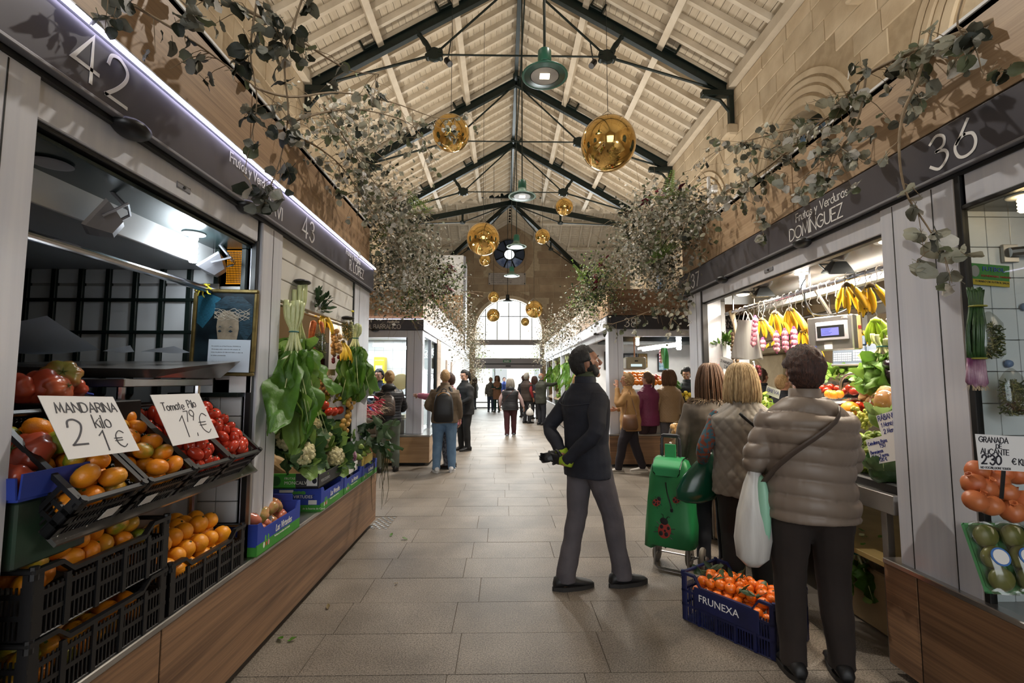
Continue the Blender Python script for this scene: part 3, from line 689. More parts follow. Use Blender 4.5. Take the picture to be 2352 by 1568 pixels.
while x < X0+8.8:
 for sg in (1, -1):
  for kk in (1, -1):
   d = Vector((0, kk*SL.x, SL.z)); n = Vector((0, -kk*SL.z, SL.x)); dx = x-X0
   s1 = min(LS, dx/SL.x);
   if s1 > .3: bar(Vector((X0+sg*dx, YC, ZR)), Vector((X0+sg*dx, YC, ZR))+d*s1, .075, .12, n, 'rafter', M_RAFT, rf)
 x += .5
PX = (1.44, 2.91)
for sg in (1, -1):
 n = Vector((-sg*SL.z, 0, SL.x))
 for dx in PX:
  z = ZR-dx*(ZR-ZE)/HW; off = n*-.12
  bar(Vector((X0+sg*dx, YB, z))+off, Vector((X0+sg*dx, YC-dx, z))+off, .13, .17, n, 'purlin', M_RAFT, rf)
  bar(Vector((X0+sg*dx, YC+dx, z))+off, Vector((X0+sg*dx, YE, z))+off, .13, .17, n, 'purlin', M_RAFT, rf)
 for kk in (1, -1):
  for dy in PX:
   n2 = Vector((0, -kk*SL.z, SL.x)); z = ZR-dy*(ZR-ZE)/HW
   bar(Vector((X0+sg*dy, YC+kk*dy, z))-n2*.12, Vector((X0+sg*9, YC+kk*dy, z))-n2*.12, .13, .17, n2, 'purlin', M_RAFT, rf)
bar((X0, YB, ZR-.1), (X0, YC, ZR-.1), .09, .24, (0, 0, 1), 'ridge_beam', M_GREEN, rf)
bar((X0-9, YC, ZR-.1), (X0+9, YC, ZR-.1), .09, .2, (0, 0, 1), 'ridge_beam', M_GREEN, rf)
MB().tube([(X0+.1, YB, ZR-.5), (X0+.1, YC, ZR-.5)], .018, 6).obj('conduit', M_GREEN, rf)
ZA, ZF = 9.62, 7.2                             # axis of the truss rafters
def truss(y, label):
 t = thing('roof_truss', label, 'roof truss', (X0, y, 7.2), 'iron roof trusses')
 for sg in (1, -1):
  P = lambda dx, z: Vector((X0+sg*dx, y, z))
  n = Vector((sg*(ZA-ZF), 0, HW)).normalized()
  b = MB()                               # I-section rafter: web and flanges
  p0, p1 = P(0, ZA), P(HW-.03, ZF)
  tdir = (p1-p0).normalized()
  for w, h0, h1 in ((.11, .1, .085), (.11, -.085, -.1), (.03, .085, -.085)):
   q = [p0+n*h0, p1+n*h0, p1+n*h1, p0+n*h1]
   vs = [v+Vector((0, -w/2, 0)) for v in q]+[v+Vector((0, w/2, 0)) for v in q]
   b.add(vs, [(0, 1, 2, 3), (7, 6, 5, 4), (0, 4, 5, 1), (1, 5, 6, 2), (2, 6, 7, 3), (3, 7, 4, 0)])
  b.obj('truss_rafter', M_GREEN, t)
  nd = P(1.72, 7.93); st = P(2.08, 8.43)
  MB().tube([P(4.0, 7.25), nd], .028, 6).obj('tie_rod', M_GREEN, t)
  MB().tube([nd, P(.08, 9.5)], .024, 6).obj('tie_rod', M_GREEN, t)
  if sg > 0: MB().tube([P(-1.72, 7.93), nd], .02, 6).obj('tie_rod', M_GREEN, t)
  b = MB(); b.lathe([(.13, -.05), (.15, -.02), (.15, .02), (.13, .05)], 12, nd, RX(pi/2))
  for dx, dz in ((.12, .1), (-.12, .06), (.13, -.05), (-.12, -.05)): b.lathe([(.05, -.06), (.05, .06)], 8, nd+Vector((dx*sg, 0, dz)), RX(pi/2))
  b.obj('node_plate', M_GREEN, t)
  L = (st-nd); b = MB(); b.tube([nd+L*k for k in (0, .12, .16, .25, .5, .75, .84, .88, 1)], [.03, .035, .055, .04, .06, .04, .055, .035, .03], 8); b.obj('strut', M_GREEN, t)
  for dx in PX+(.0, ):
   if dx == 0 and sg < 0: continue
   c = P(dx, ZA-dx*(ZA-ZF)/HW); a = atan2(n.x, n.z)
   M = T(*c) @ RY(a); b = MB(); b.bbox(-.14, .14, -.1, .1, .08, .14, .01, M)
   for s in (-1, 1): b.bbox(s*.14-.02, s*.14+.02, -.09, .09, .1, .3, .01, M)
   b.obj('purlin_clip', M_GREEN, t)
  foot = P(HW-.02, 7.2); b = MB()
  b.bbox(*sorted((foot.x-sg*.62, foot.x)), y-.07, y+.07, 7.12, 7.24, .01)
  b.bbox(*sorted((foot.x-sg*.09, foot.x)), y-.06, y+.06, 6.5, 7.15, .01)
  b.tube([(foot.x-sg*.02, y, 6.5), (foot.x-sg*.06, y, 6.8), (foot.x-sg*.25, y, 7.05), (foot.x-sg*.6, y, 7.16)], .035, 6)
  b.obj('foot_bracket', M_GREEN, t)
  MB().bbox(*sorted((foot.x-sg*.2, foot.x+sg*.03)), y-.16, y+.16, 6.28, 6.5, .03).obj('stone_corbel', M_STONE, t)
 return t
for y, l in ((5.55, 'green iron roof truss nearest the viewer, mostly above the frame'), (9.05, 'green iron roof truss just behind the first green pendant lamp'), (12.5, 'green iron roof truss second in view, behind the big gold ball'), (16.0, 'green iron roof truss last before the crossing of the roofs')): truss(y, l)
for sx in (1, -1):                             # valley beams over the crossing
 for sy in (1, -1):
  t = thing('valley_beam', 'dark iron valley beam rising to the roof crossing from the %s %s corner' % ('near' if sy < 0 else 'far', 'right' if sx > 0 else 'left'), 'roof beam', (X0, YC, 7.2))
  p0, p1 = Vector((X0, YC, ZA+.02)), Vector((X0+sx*(HW-.05), YC+sy*(HW-.1), ZF+.02))
  bar(p0, p1, .12, .22, (0, 0, 1), 'beam', M_GREEN, t)
  nd = p0.lerp(p1, .48)+Vector((0, 0, -.55)); MB().tube([p1+Vector((0, 0, -.1)), nd, p0+Vector((0, 0, -.15))], .024, 6).obj('tie_rod', M_GREEN, t)
  MB().tube([nd, p0.lerp(p1, .48)], [.04, .05], 6).obj('strut', M_GREEN, t)
  MB().lathe([(.1, -.05), (.13, 0), (.1, .05)], 10, nd).obj('node_plate', M_GREEN, t)
  if sy < 0: MB().bbox(p1.x-.09, p1.x+.09, p1.y-.09, p1.y+.09, 6.3, 7.2, .02).obj('foot_bracket', M_GREEN, t)
# ================================================================== MARKET STALLS
def sheetbox(name, x0, x1, y0, y1, z0, z1, m, p, b=.003, label=None):
 return MB().bbox(x0, x1, y0, y1, z0, z1, b).obj(name, m, p, label=label)
def onX(y, z, x, sg):                         # writing frame on a face looking towards the aisle; sg=+1 left block (faces +x), -1 right block
 return basis((x, y, z), (0, 1, 0) if sg > 0 else (0, -1, 0), (0, 0, 1)) if sg > 0 else basis((x, y, z), (0, -1, 0), (0, 0, 1))
def onY(x, z, y): return basis((x, y, z), (1, 0, 0), (0, 0, 1))
def canopy(name, label, xf, sg, y0, y1, wood_top, led, mband, mwood, joints=()):
 """long sign band with timber cladding above; sg=+1 faces +x"""
 t = thing(name, label, 'stall sign', (xf, (y0+y1)/2, 2.43)); xb = xf-sg*.12
 sheetbox('sign_band', xf, xb, y0, y1, 2.43, 2.655, mband, t, .004)
 sheetbox('band_lip', xf+sg*.012, xf-sg*.02, y0, y1, 2.425, 2.437, M_ALUD, t, .002)
 sheetbox('soffit', xf-sg*.02, xf-sg*.3, y0, y1, 2.405, 2.425, M_BLACK, t, .002)
 ys = [y0]+list(joints)+[y1]
 for a, b in zip(ys, ys[1:]): sheetbox('wood_panel', xf-sg*.05, xf-sg*.09, a+.003, b-.003, 2.69, wood_top, mwood, t, .002)
 sheetbox('top_trim', xf-sg*.044, xf-sg*.12, y0, y1, wood_top, wood_top+.018, M_WHITE, t, .002)
 sheetbox('shadow_gap', xf-sg*.06, xf-sg*.1, y0, y1, 2.65, 2.69, M_BLACK, t, .001)
 if led: MB().box(xf+sg*.022, xf-sg*.045, y0, y1, 2.668, 2.674).obj('led_cover', M_ALU, t); MB().box(xf+sg*.02, xf+sg*.006, y0, y1, 2.658, 2.668).obj('led_strip', led, t)
 sheetbox('top_cap', xf-sg*.05, xf-sg*2.45, y0, y1, wood_top-.03, wood_top, M_WHITE, t, .002)
 return t
def eyelids(t, xf, sg, ys):                   # small black half-dome lamps under the band
 for y in ys:
  b = MB(); b.ball((xf-sg*.01, y, 2.42), (.06, .075, .035), 12, 8); b.obj('dome_lamp', M_BLKPL, t, True)
XA = -1.36
LED = emat('led_white', '#e4deff', 7.0)
cl = canopy('stall_canopy', 'grey sign band numbered 42 and 43 with glowing light strip and timber above', XA, 1, .25, 5.0, 3.12, LED, M_FASCIA, M_WTOP, (1.2, 2.6, 3.9))
strokes('42', onX(1.46, 2.475, XA+.001, 1), .155, .0125, M_LETTER, cl, sp=.22)
strokes('Frutas y Verduras', onX(2.33, 2.585, XA+.001, 1), .048, .0062, M_LETTER, cl, sp=.18)
strokes('JAVI', onX(2.72, 2.475, XA+.001, 1), .075, .0075, M_LETTER, cl, sp=.22)
strokes('43', onX(3.2, 2.475, XA+.001, 1), .14, .0125, M_LETTER, cl, sp=.25)
strokes('R. LÓPEZ', onX(4.2, 2.475, XA+.001, 1), .085, .0085, M_LETTER, cl, sp=.2)
strokes('Frutas y Verduras', onX(4.1, 2.59, XA+.001, 1), .046, .006, M_LETTER, cl, sp=.16)
eyelids(cl, XA, 1, (1.72, 2.52))
def stall(name, label, loc): return thing(name, label, 'market stall', loc)
s42 = stall('market_stall', 'fruit stall numbered 42 with dark gridded back wall, left and nearest', (-2.5, 1.6, 0))
def pillar(t, x0, x1, y0, y1, z0, z1, grooves=(), m=None, face=1):
 p = sheetbox('pillar', x0, x1, y0, y1, z0, z1, m or M_ALU, t, .006)
 g = MB()
 for y in grooves: g.box(max(x0, x1)-.001 if face > 0 else min(x0, x1)-.0015, max(x0, x1)+.0015 if face > 0 else min(x0, x1)+.001, y-.002, y+.002, z0+.01, z1-.01)
 if grooves: g.obj('groove', M_BLACK, p)
 return p
pillar(s42, -1.62, -1.385, .55, 1.40, .56, 2.41, (1.3, 1.08))
sheetbox('header_rail', -1.40, -1.5, 1.40, 2.72, 2.285, 2.41, M_ALU, s42, .004)
sheetbox('frame_strip', -1.4, -1.43, 2.70, 2.735, .56, 2.41, M_BLACK, s42)
sheetbox('frame_strip', -1.41, -1.45, 1.40, 2.72, 2.268, 2.285, M_BLACK, s42)
lp = MB(); lp.bbox(-1.402, -1.396, 2.02, 2.11, 2.325, 2.352, .004); lp.obj('lock_plate', M_ALUD, s42); MB().lathe([(.007, 0), (.007, .004)], 10, (0, 0, 0), T(-1.396, 2.065, 2.338) @ RY(pi/2)).obj('keyhole', M_BLACK, s42)
pillar(s42, -1.62, -1.385, 2.735, 2.985, .56, 2.41, (2.86,))
sheetbox('ceiling_strip', -1.43, -1.66, .6, 2.72, 2.245, 2.262, mat('dark_glossy_panel', '#1d2a2c', .22, .4, col2='#27383a', scale=3), s42)
sheetbox('valance', -1.655, -1.67, .6, 2.72, 2.125, 2.25, M_WHITE, s42, .002)
sheetbox('low_ceiling', -1.67, -3.85, .6, 2.72, 2.125, 2.14, mat('grey_panel', '#8b8f93', .5), s42)
sheetbox('back_wall', -3.83, -3.87, .5, 2.75, 0, 2.4, M_DARKG, s42); sheetbox('side_wall', -1.5, -3.85, .5, .54, 0, 2.4, M_DARKG, s42)
pw = sheetbox('partition', -1.45, -3.85, 2.735, 2.78, 0, 2.42, M_TGROUT, s42, .002)
for i in range(16):                            # white wall panels behind a dark green lattice
 for j, (za, zb) in enumerate(((1.50, 1.56), (1.59, 1.757), (1.775, 1.94), (1.958, 2.03), (2.045, 2.125), (2.125, 2.24))):
  x1 = -1.49-.151*i
  if j == 5 and i > 0: continue
  if i == 0 and j in (4, 5): continue
  MB().bbox(x1-.122, x1, 2.722, 2.736, za, zb, .002).obj('panel', M_TILE, pw)
b = MB()
for z0, z1 in ((1.757, 1.775), (1.94, 1.958), (1.56, 1.588)): b.bbox(-3.85, -1.43, 2.705, 2.736, z0, z1, .003)
b.obj('lattice_rail', M_DARKG, pw)
for i in range(17): MB().bbox(-1.49-.151*i+.0, -1.49-.151*i+.029, 2.708, 2.736, 1.42, 2.245, .003).obj('lattice_bar', M_DARKG, pw)
for i in range(3):
 for j in range(6): MB().bbox(-1.46-.118*(i+1)+.002, -1.46-.118*i-.002, 2.722, 2.736, .72+.116*j, .72+.116*(j+1)-.004, .002).obj('tile', M_TILE, pw)
sheetbox('shelf_edge', -1.45, -1.83, 2.66, 2.74, 1.405, 1.43, M_DARKG, pw)
b = MB()
for i in range(14): b.box(-1.47-.0085*i, -1.468-.0085*i, 2.722, 2.727, 2.05, 2.235); b.box(-1.585, -1.465, 2.721, 2.726, 2.05+.0135*i, 2.052+.0135*i)
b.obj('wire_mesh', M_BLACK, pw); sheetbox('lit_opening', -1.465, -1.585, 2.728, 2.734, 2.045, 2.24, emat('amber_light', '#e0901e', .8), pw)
pl_ = thing('hanging_rail', 'round steel rail running the length of stall 42', 'rail', (-1.64, 2.0, 2.0))
MB().tube([(-1.64, .8, 2.0), (-1.64, 2.7, 2.0)], .019, 14).obj('rail', M_CHROME, pl_); sheetbox('wall_flange', -1.6, -1.68, 2.695, 2.704, 1.97, 2.04, M_STEEL, pl_)
b = MB()
for k in range(7): a = k*.9; b.tube(smoothpath([(-1.64, 2.64, 2.022), (-1.64+.03*cos(a), 2.64+.012*sin(a), 2.0+.03*sin(a)), (-1.64+.045*cos(a+.3), 2.63, 1.985+.035*sin(a+.4))]), [.006, .005, .005, .004, .004, .003, .003, .002, .002], 5, .4)
tag(b.obj('ribbon', mat('yellow_ribbon', '#d8c92a', .5)), 'yellow ribbon knotted on the end of the steel rail', 'ribbon')
def bulb(name, label, x, y, z, mt, power, col, r=.021, h=.13):
 t = thing(name, label, 'lamp', (x, y, z)); b = MB()
 prof = [(.012, 0)]
 for i in range(15): prof.append((r*(1.0 if i % 4 < 2 else .84)*(1 if i < 13 else .8), -.02-h*i/14))
 b.lathe(prof[::-1], 14, (x, y, z)); b.obj('spiral_tube', mt, t, True)
 MB().lathe([(.03, .008), (.055, 0), (.052, -.006), (.02, -.002)], 18, (x, y, z)).obj('lamp_ring', M_WHITE, t, True)
 if power: point('bulb_glow', (x, y, z-h*.6), power, col, .05)
 return t
bulb('spiral_lamp', 'bright white spiral lamp under the ceiling of stall 42', -1.575, 2.42, 2.243, M_LAMPC, 5, COOL)
def floodlamp(label, x, y, z, yaw, tilt, lit=None, m=None, cat='lamp'):
 t = thing('floodlight', label, cat, (x, y, z)); M = T(x, y, z) @ RZ(yaw) @ RX(tilt); m = m or M_ALUD
 b = MB(); q = [(-.055, -.03), (.055, -.03), (.075, .03), (-.075, .03)]
 rings = [[M @ Vector((sx*w, yy, sz*h)) for sx, sz in ((-1, -1), (1, -1), (1, 1), (-1, 1))] for yy, w, h in ((.07, .035, .03), (.03, .06, .05), (0, .075, .062), (-.012, .078, .065), (-.012, .068, .055), (0, .066, .053))]
 b.loft(rings); b.obj('housing', m, t)
 MB().add([M @ Vector((sx*.066, -.004, sz*.053)) for sx, sz in ((-1, -1), (1, -1), (1, 1), (-1, 1))], [(0, 1, 2, 3)]).obj('lens', lit or mat('lens_glass', '#8f9890', .3, col2='#6c756e', scale=20), t)
 b = MB(); b.tube([M @ Vector((-.082, .02, 0)), M @ Vector((-.082, .05, .09)), M @ Vector((.082, .05, .09)), M @ Vector((.082, .02, 0))], .006, 5); b.tube([M @ Vector((0, .05, .09)), (x, y+.02, z+.14)], .008, 5); b.obj('yoke', m, t)
 return t
floodlamp('unlit grey floodlight hanging at the near end of stall 42', -1.58, 1.86, 2.13, R(-55), R(-30))
floodlamp('grey floodlight beside the spiral lamp in stall 42', -1.6, 2.62, 2.14, R(-70), R(-50))
MB().lathe([(.05, 0), (.06, -.006), (.045, -.008)], 20, (-1.55, 1.62, 2.244)).obj('downlight_ring', M_ALUD, s42)
fr = thing('framed_picture', 'gilt framed dark portrait print hanging on the stall 42 partition', 'picture', (-1.555, 2.69, 1.76))
GILT = mat('gilt_frame', '#8d7b4a', .4, .6, col2='#6e5f38', scale=20)
MF = T(-1.555, 2.69, 1.765) @ RY(R(1.2))
b = MB()
for x0, x1, z0, z1 in ((-.178, .178, .222, .242), (-.178, .178, -.242, -.222), (-.178, -.158, -.222, .222), (.158, .178, -.222, .222)): b.bbox(x0, x1, -.012, .012, z0, z1, .005, MF)
b.obj('frame', GILT, fr)
MB().box(-.16, .16, 0, .006, -.224, .224, MF).obj('print', mat('dark_print', '#0e161b', .3, col2='#22323a', scale=9, detail=8), fr)
def flat(poly, m, name, d, parent=fr, M0=MF):
 MB().prism(poly, M0 @ basis((0, -d, 0), (1, 0, 0), (0, 0, 1)), .0006).obj(name, m, parent)
flat([(-.155, .2), (-.09, .215), (-.03, .19), (-.07, .09), (-.12, .02), (-.155, .05)], mat('print_teal', '#2e6d86', .4, col2='#123a4c', scale=30, stretch=(30, 3, 3)), 'print_cloth', .0008)
flat([(-.045, .03), (-.04, .09), (-.01, .12), (.04, .115), (.075, .08), (.08, .02), (.07, -.06), (-.03, -.06)], mat('print_skin', '#9c8d78', .4, col2='#6f6455', scale=16), 'print_face', .0010)
flat([(-.05, .1), (-.06, .16), (0, .205), (.09, .2), (.15, .15), (.155, .0), (.12, -.05), (.085, .0), (.08, .09), (.03, .135), (-.02, .13)], mat('print_hair', '#142029', .4, col2='#2a4654', scale=14, stretch=(4, 4, 25)), 'print_hair', .0014)
b = MB()
for k in range(9):
 pts = [(-.06+.028*i, -.002, .1+.014*sin(i*1.9+k)+.006*k*(1 if k % 2 else -1)*.5) for i in range(8)]
 b.tube([MF @ Vector(p) for p in smoothpath(pts, 2)], .0016, 4)
b.obj('print_twigs', mat('print_twig', '#a89f90', .5), fr)
for ex_, w in ((-.025, .022), (.035, .026)): flat([(ex_-w/2, .005), (ex_, .013), (ex_+w/2, .004), (ex_, -.002)], mat('print_eye', '#26333c', .3), 'print_eye', .0016); flat([(ex_-w/2, .024), (ex_, .034), (ex_+w/2, .026), (ex_, .029)], mat('print_hair', '#142029'), 'print_brow', .0016)
nt_ = thing('bag_notice', 'white printed notice about plastic bags tucked in the gilt frame', 'notice', (-1.515, 2.67, 1.63))
MN = T(-1.515, 2.675, 1.632) @ RY(R(1.2)); MB().box(-.115, .115, -.001, .001, -.09, .09, MN).obj('sheet', mat('notice_paper', '#c5d0dc', .7), nt_)
for i, s in enumerate(('De acuerdo con el Real Decreto 293/2018, de', '18 de mayo, sobre reducción del consumo de', 'bolsas de plástico, ES OBLIGATORIO el cobro de', 'las bolsas suministradas.', '', '   Bolsa de plástico ligera ........ 2 céntimos', '   Bolsa de plástico ............... 5 céntimos')):
 if s: text(s, MN @ basis((-.098, -.0012, .05-.017*i), (1, 0, 0), (0, 0, 1)), .0062, M_INK, nt_, ext=.0002)
for i, (x0, x1, z0, z1, l) in enumerate(((-1.76, -1.61, 1.43, 1.53, 'white leaflet pinned under the left corner of the gilt frame'), (-1.52, -1.40, 1.43, 1.52, 'white bordered leaflet pinned under the right corner of the gilt frame'))):
 MB().box(x0, x1, 2.700, 2.703, z0, z1).obj('leaflet', M_PAPER); o = bpy.data.objects['leaflet' if not i else 'leaflet.001']; tag(o, l, 'leaflet')
wt = thing('work_table', 'stainless work table behind the crates in stall 42', 'table', (-2.2, 2.2, 0))
sheetbox('table_top', -1.55, -3.0, 2.0, 2.6, 1.47, 1.505, M_STEEL, wt);
for x, y in ((-1.6, 2.05), (-2.9, 2.05), (-1.6, 2.55), (-2.9, 2.55)): MB().tube([(x, y, 0), (x, y, 1.47)], .016, 8).obj('leg', M_CHROME, wt)
tr = thing('weighing_tray', 'dark sloping tray on the stainless table in stall 42', 'tray', (-1.9, 2.35, 1.505))
b = MB(); b.loft([[(-2.3, 2.1, 1.51), (-1.5, 2.1, 1.51), (-1.5, 2.58, 1.51), (-2.3, 2.58, 1.51)], [(-2.4, 2.05, 1.56), (-1.42, 2.05, 1.545), (-1.42, 2.62, 1.60), (-2.4, 2.62, 1.60)]], True); b.obj('tray_body', M_STEEL, tr)
for i, (x, y, a, l) in enumerate(((-2.15, 2.1, .1, 'large folded sheet of white wrapping paper on the tray'), (-1.78, 2.25, .5, 'torn scrap of paper at the middle of the tray'), (-1.6, 2.3, -.3, 'torn scrap of paper at the right end of the tray'))):
 w = (.3, .07, .08)[i]; b = MB(); b.sheet(lambda u, v: (x+(u-.5)*w*2*cos(a)-(v-.5)*w*sin(a), y+(v-.5)*w, 1.61+(.14 if i == 0 else .03)*(u*(1-v)+.3*sin(u*5+v*2)*.3)+.02), 8, 5); tag(b.obj('wrapping_paper', mat('wrapping_paper', '#aebccf', .7), smooth=True), l, 'paper')
def counter(name, label, xf, sg, segs, z_top, mwood, depth=.5):
 t = thing(name, label, 'counter', (xf, (segs[0]+segs[-1])/2, 0))
 for a, b in zip(segs, segs[1:]): sheetbox('front_panel', xf, xf-sg*.02, a+.004, b-.004, .05, z_top-.015, mwood, t, .002); sheetbox('joint', xf-sg*.004, xf-sg*.02, b-.004, b+.004, .05, z_top-.015, M_BLACK, t, .001)
 sheetbox('plinth', xf-sg*.09, xf-sg*depth, segs[0], segs[-1]-.05, 0, .05, M_BLACK, t)
 sheetbox('worktop', xf+sg*.004, xf-sg*depth, segs[0], segs[-1]+.004, z_top-.015, z_top+.012, M_STEEL, t, .004)
 sheetbox('end_panel', xf-sg*.001, xf-sg*depth, segs[-1]-.02, segs[-1], .05, z_top-.015, mwood, t, .002)
 return t
counter('counter', 'walnut fronted low counter under the left crates and vegetable boxes', -1.33, 1, [.6, 1.98, 5.17], .543, M_WALNUT, .6)
rk = thing('display_rack', 'stainless stepped rack holding the tilted fruit crates of stall 42', 'rack', (-1.6, 2.0, .55))
sheetbox('riser', -1.66, -1.68, 1.0, 2.7, .555, 1.3, M_STEEL, rk); MB().plate([(-1.34, 1.5, 1.0), (-1.34, 2.68, 1.0), (-1.66, 2.68, 1.31), (-1.66, 1.5, 1.31)], .012).obj('slope', M_STEEL, rk)
for y in (1.25, 2.66): MB().bbox(-1.38, -1.36, y, y+.02, .555, 1.03, .002).obj('leg', M_STEEL, rk)
s43 = stall('market_stall', 'vegetable stall numbered 43 with half lowered cream shutter and hanging greens', (-2.5, 4, 0))
sh = MB()
for z0, z1 in ((2.0, 2.13), (2.135, 2.265), (2.27, 2.41)): sheetbox('shutter_panel', -1.4, -1.44, 2.985, 4.45, z0, z1, M_SHUT, s43, .004)
sheetbox('frame_strip', -1.39, -1.44, 4.45, 4.475, .56, 2.41, M_BLACK, s43); pillar(s43, -1.62, -1.39, 4.475, 4.97, .56, 2.41, (4.62,))
sheetbox('lock_plate', -1.398, -1.392, 3.62, 3.72, 2.05, 2.08, M_ALUD, s43)
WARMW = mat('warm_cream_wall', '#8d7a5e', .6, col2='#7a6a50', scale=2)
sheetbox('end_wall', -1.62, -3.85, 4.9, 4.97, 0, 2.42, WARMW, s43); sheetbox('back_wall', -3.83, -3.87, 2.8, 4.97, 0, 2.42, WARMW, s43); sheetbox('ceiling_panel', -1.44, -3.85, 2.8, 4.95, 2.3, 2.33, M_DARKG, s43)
sheetbox('rail', -1.46, -1.48, 2.99, 4.45, 1.985, 2.005, M_CHROME, s43)
shf = thing('shelf_unit', 'black shelf unit at the far end of stall 43', 'shelf', (-2.0, 4.75, 0)); sheetbox('upright', -1.66, -1.7, 4.6, 4.88, .5, 1.85, M_BLACK, shf); sheetbox('upright', -2.5, -2.54, 4.6, 4.88, .5, 1.85, M_BLACK, shf)
for z in (1.0, 1.3, 1.62, 1.83): sheetbox('shelf', -1.7, -2.5, 4.6, 4.88, z, z+.025, M_BLACK, shf)
for k, (x, z) in enumerate(((-1.78, 1.325), (-1.95, 1.325), (-2.15, 1.325), (-1.85, 1.645), (-2.05, 1.645))): tag(MB().bbox(x-.07, x+.07, 4.64, 4.8, z, z+(.17 if k % 2 else .12), .004).obj('carton', mat(('carton_cream', 'carton_red')[k % 2], ('#b7a083', '#8c3a2c')[k % 2], .7)), 'small %s carton on the %s shelf inside stall 43' % (('cream', 'red')[k % 2], 'upper' if k > 2 else 'middle'), 'carton', 'cartons on the black shelf')
point('stall_lamp', (-1.9, 3.7, 2.15), 16, WARM, .06); bulb('spiral_lamp', 'warm lamp glowing inside stall 43 behind the greens', -1.9, 3.7, 2.3, M_LAMPY, 0, WARM)
eyelid2 = [(3.23, 2.16), (4.2, 2.04)]
for y, z in eyelid2:
 b = MB(); b.ball((-1.36, y, z), (.055, .07, .018), 14, 8); o = b.obj('dome_lamp', M_BLKPL, s43, True)
XB = 2.01
cr = canopy('stall_canopy', 'dark grey sign band numbered 36 and 37 with oak cladding above', XB, -1, .25, 5.37, 3.1, None, M_FASCIA, M_OAKY, (1.4, 3.27, 4.4))
strokes('36', onX(2.14, 2.47, XB-.001, -1), .155, .013, M_LETTER, cr, sp=.25)
strokes('Frutas y Verduras', onX(3.17, 2.575, XB-.001, -1), .055, .0065, M_LETTER, cr, sp=.16)
strokes('DOMÍNGUEZ', onX(3.25, 2.465, XB-.001, -1), .08, .008, M_LETTER, cr, sp=.13)
strokes('37', onX(5.0, 2.47, XB-.001, -1), .14, .012, M_LETTER, cr, sp=.28)
eyelids(cr, XB, -1, (3.12, 4.3))
s37 = stall('market_stall', 'fruit stall numbered 37 hung with bananas, right of the aisle', (3, 3.7, 0))
pillar(s37, 2.03, 2.3, 2.06, 2.485, .56, 2.41, (2.17, 2.4), face=-1)
sheetbox('header_rail', 2.04, 2.14, 2.485, 4.82, 2.285, 2.41, M_ALU, s37, .004); sheetbox('frame_strip', 2.05, 2.1, 2.485, 4.82, 2.27, 2.285, M_BLACK, s37)
pillar(s37, 2.03, 2.25, 4.85, 5.16, .0, 2.41, (4.95,), face=-1); sheetbox('frame_strip', 2.035, 2.09, 4.81, 4.85, .5, 2.41, M_BLACK, s37)
lp = MB(); lp.bbox(2.034, 2.04, 3.52, 3.64, 2.325, 2.355, .004); lp.obj('lock_plate', M_ALUD, s37); MB().lathe([(.008, 0), (.008, .005)], 10, (0, 0, 0), T(2.034, 3.58, 2.34) @ RY(-pi/2)).obj('keyhole', M_BLACK, s37)
sheetbox('ceiling_panel', 2.14, 4.0, 2.485, 5.16, 2.325, 2.345, mat('brown_glossy_panel', '#57504a', .18, .5, col2='#6a6158', scale=3), s37)
sheetbox('rear_beam', 3.95, 4.05, 2.485, 5.16, 2.2, 2.42, M_WHITE, s37); sheetbox('cable_tray', 2.75, 2.83, 2.5, 5.1, 2.235, 2.325, M_WHITE, s37); sheetbox('inner_post', 2.3, 2.36, 5.0, 5.16, .0, 2.33, M_WHITE, s37); sheetbox('inner_post', 3.95, 4.03, 5.08, 5.16, 0, 2.33, M_WHITE, s37)
for i, (y, z, l) in enumerate(((5.165, 2.33, 'switch_box'), (5.165, 2.17, 'switch_box'))): MB().bbox(2.035, 2.085, 5.16, 5.2, z-.05, z+.05, .006).obj(l, M_WHITE, s37)
part = thing('partition', 'white tiled partition wall behind the glass of stall 36', 'partition wall', (3.2, 2.14, 0));
sheetbox('wall_core', 2.28, 4.4, 2.125, 2.16, .0, 2.42, M_TGROUT, part)
sheetbox('wall_core', 2.045, 2.28, 2.1, 2.06, .56, 2.42, M_TGROUT, part)
for i in range(7):
 for j in range(13):
  x = 2.048+.107*i; z = .57+.138*j
  if x < 2.75 and z < 2.28: MB().bbox(x+.0015, x+.1055, 2.049, 2.06, z+.0015, min(z+.1365, 2.4), .0015).obj('tile', M_TILE, part)
s36 = stall('market_stall', 'glazed stall numbered 36 at the right edge with tiled wall behind', (3, 1.4, 0))
sheetbox('header_rail', 2.04, 2.14, .4, 2.02, 2.27, 2.41, M_ALU, s36, .004); sheetbox('frame_strip', 2.028, 2.06, 2.03, 2.058, .56, 2.41, M_BLACK, s36); sheetbox('frame_strip', 2.03, 2.06, .4, 2.03, 2.25, 2.27, M_BLACK, s36)
sheetbox('ceiling_panel', 2.06, 4.2, .4, 2.05, 2.25, 2.27, mat('black_gloss', '#0c0d0e', .2), s36); MB().box(2.042, 2.048, .4, 2.03, .575, 2.25).obj('pane', M_GLASS, s36); sheetbox('back_wall', 4.2, 4.25, .3, 2.1, 0, 2.4, M_DARKG, s36)
bulb('spiral_lamp', 'small warm lamp in the dark ceiling of stall 36', 2.12, 1.86, 2.25, M_LAMPY, 0, WARM, .02, .05)
counter('counter', 'dark walnut counter with steel top below the stall 36 window', 2.0, -1, [.4, 2.36, 2.56], .56, M_WALNUT, .6)
ct = thing('counter', 'stainless edged display counter of stall 37 heaped with produce', 'counter', (2.4, 3.7, 0))
sheetbox('front_panel', 2.0, 2.02, 4.05, 5.12, .02, .55, M_OAKY, ct); sheetbox('end_panel', 2.0, 3.9, 5.1, 5.12, .02, .55, M_OAKX, ct)
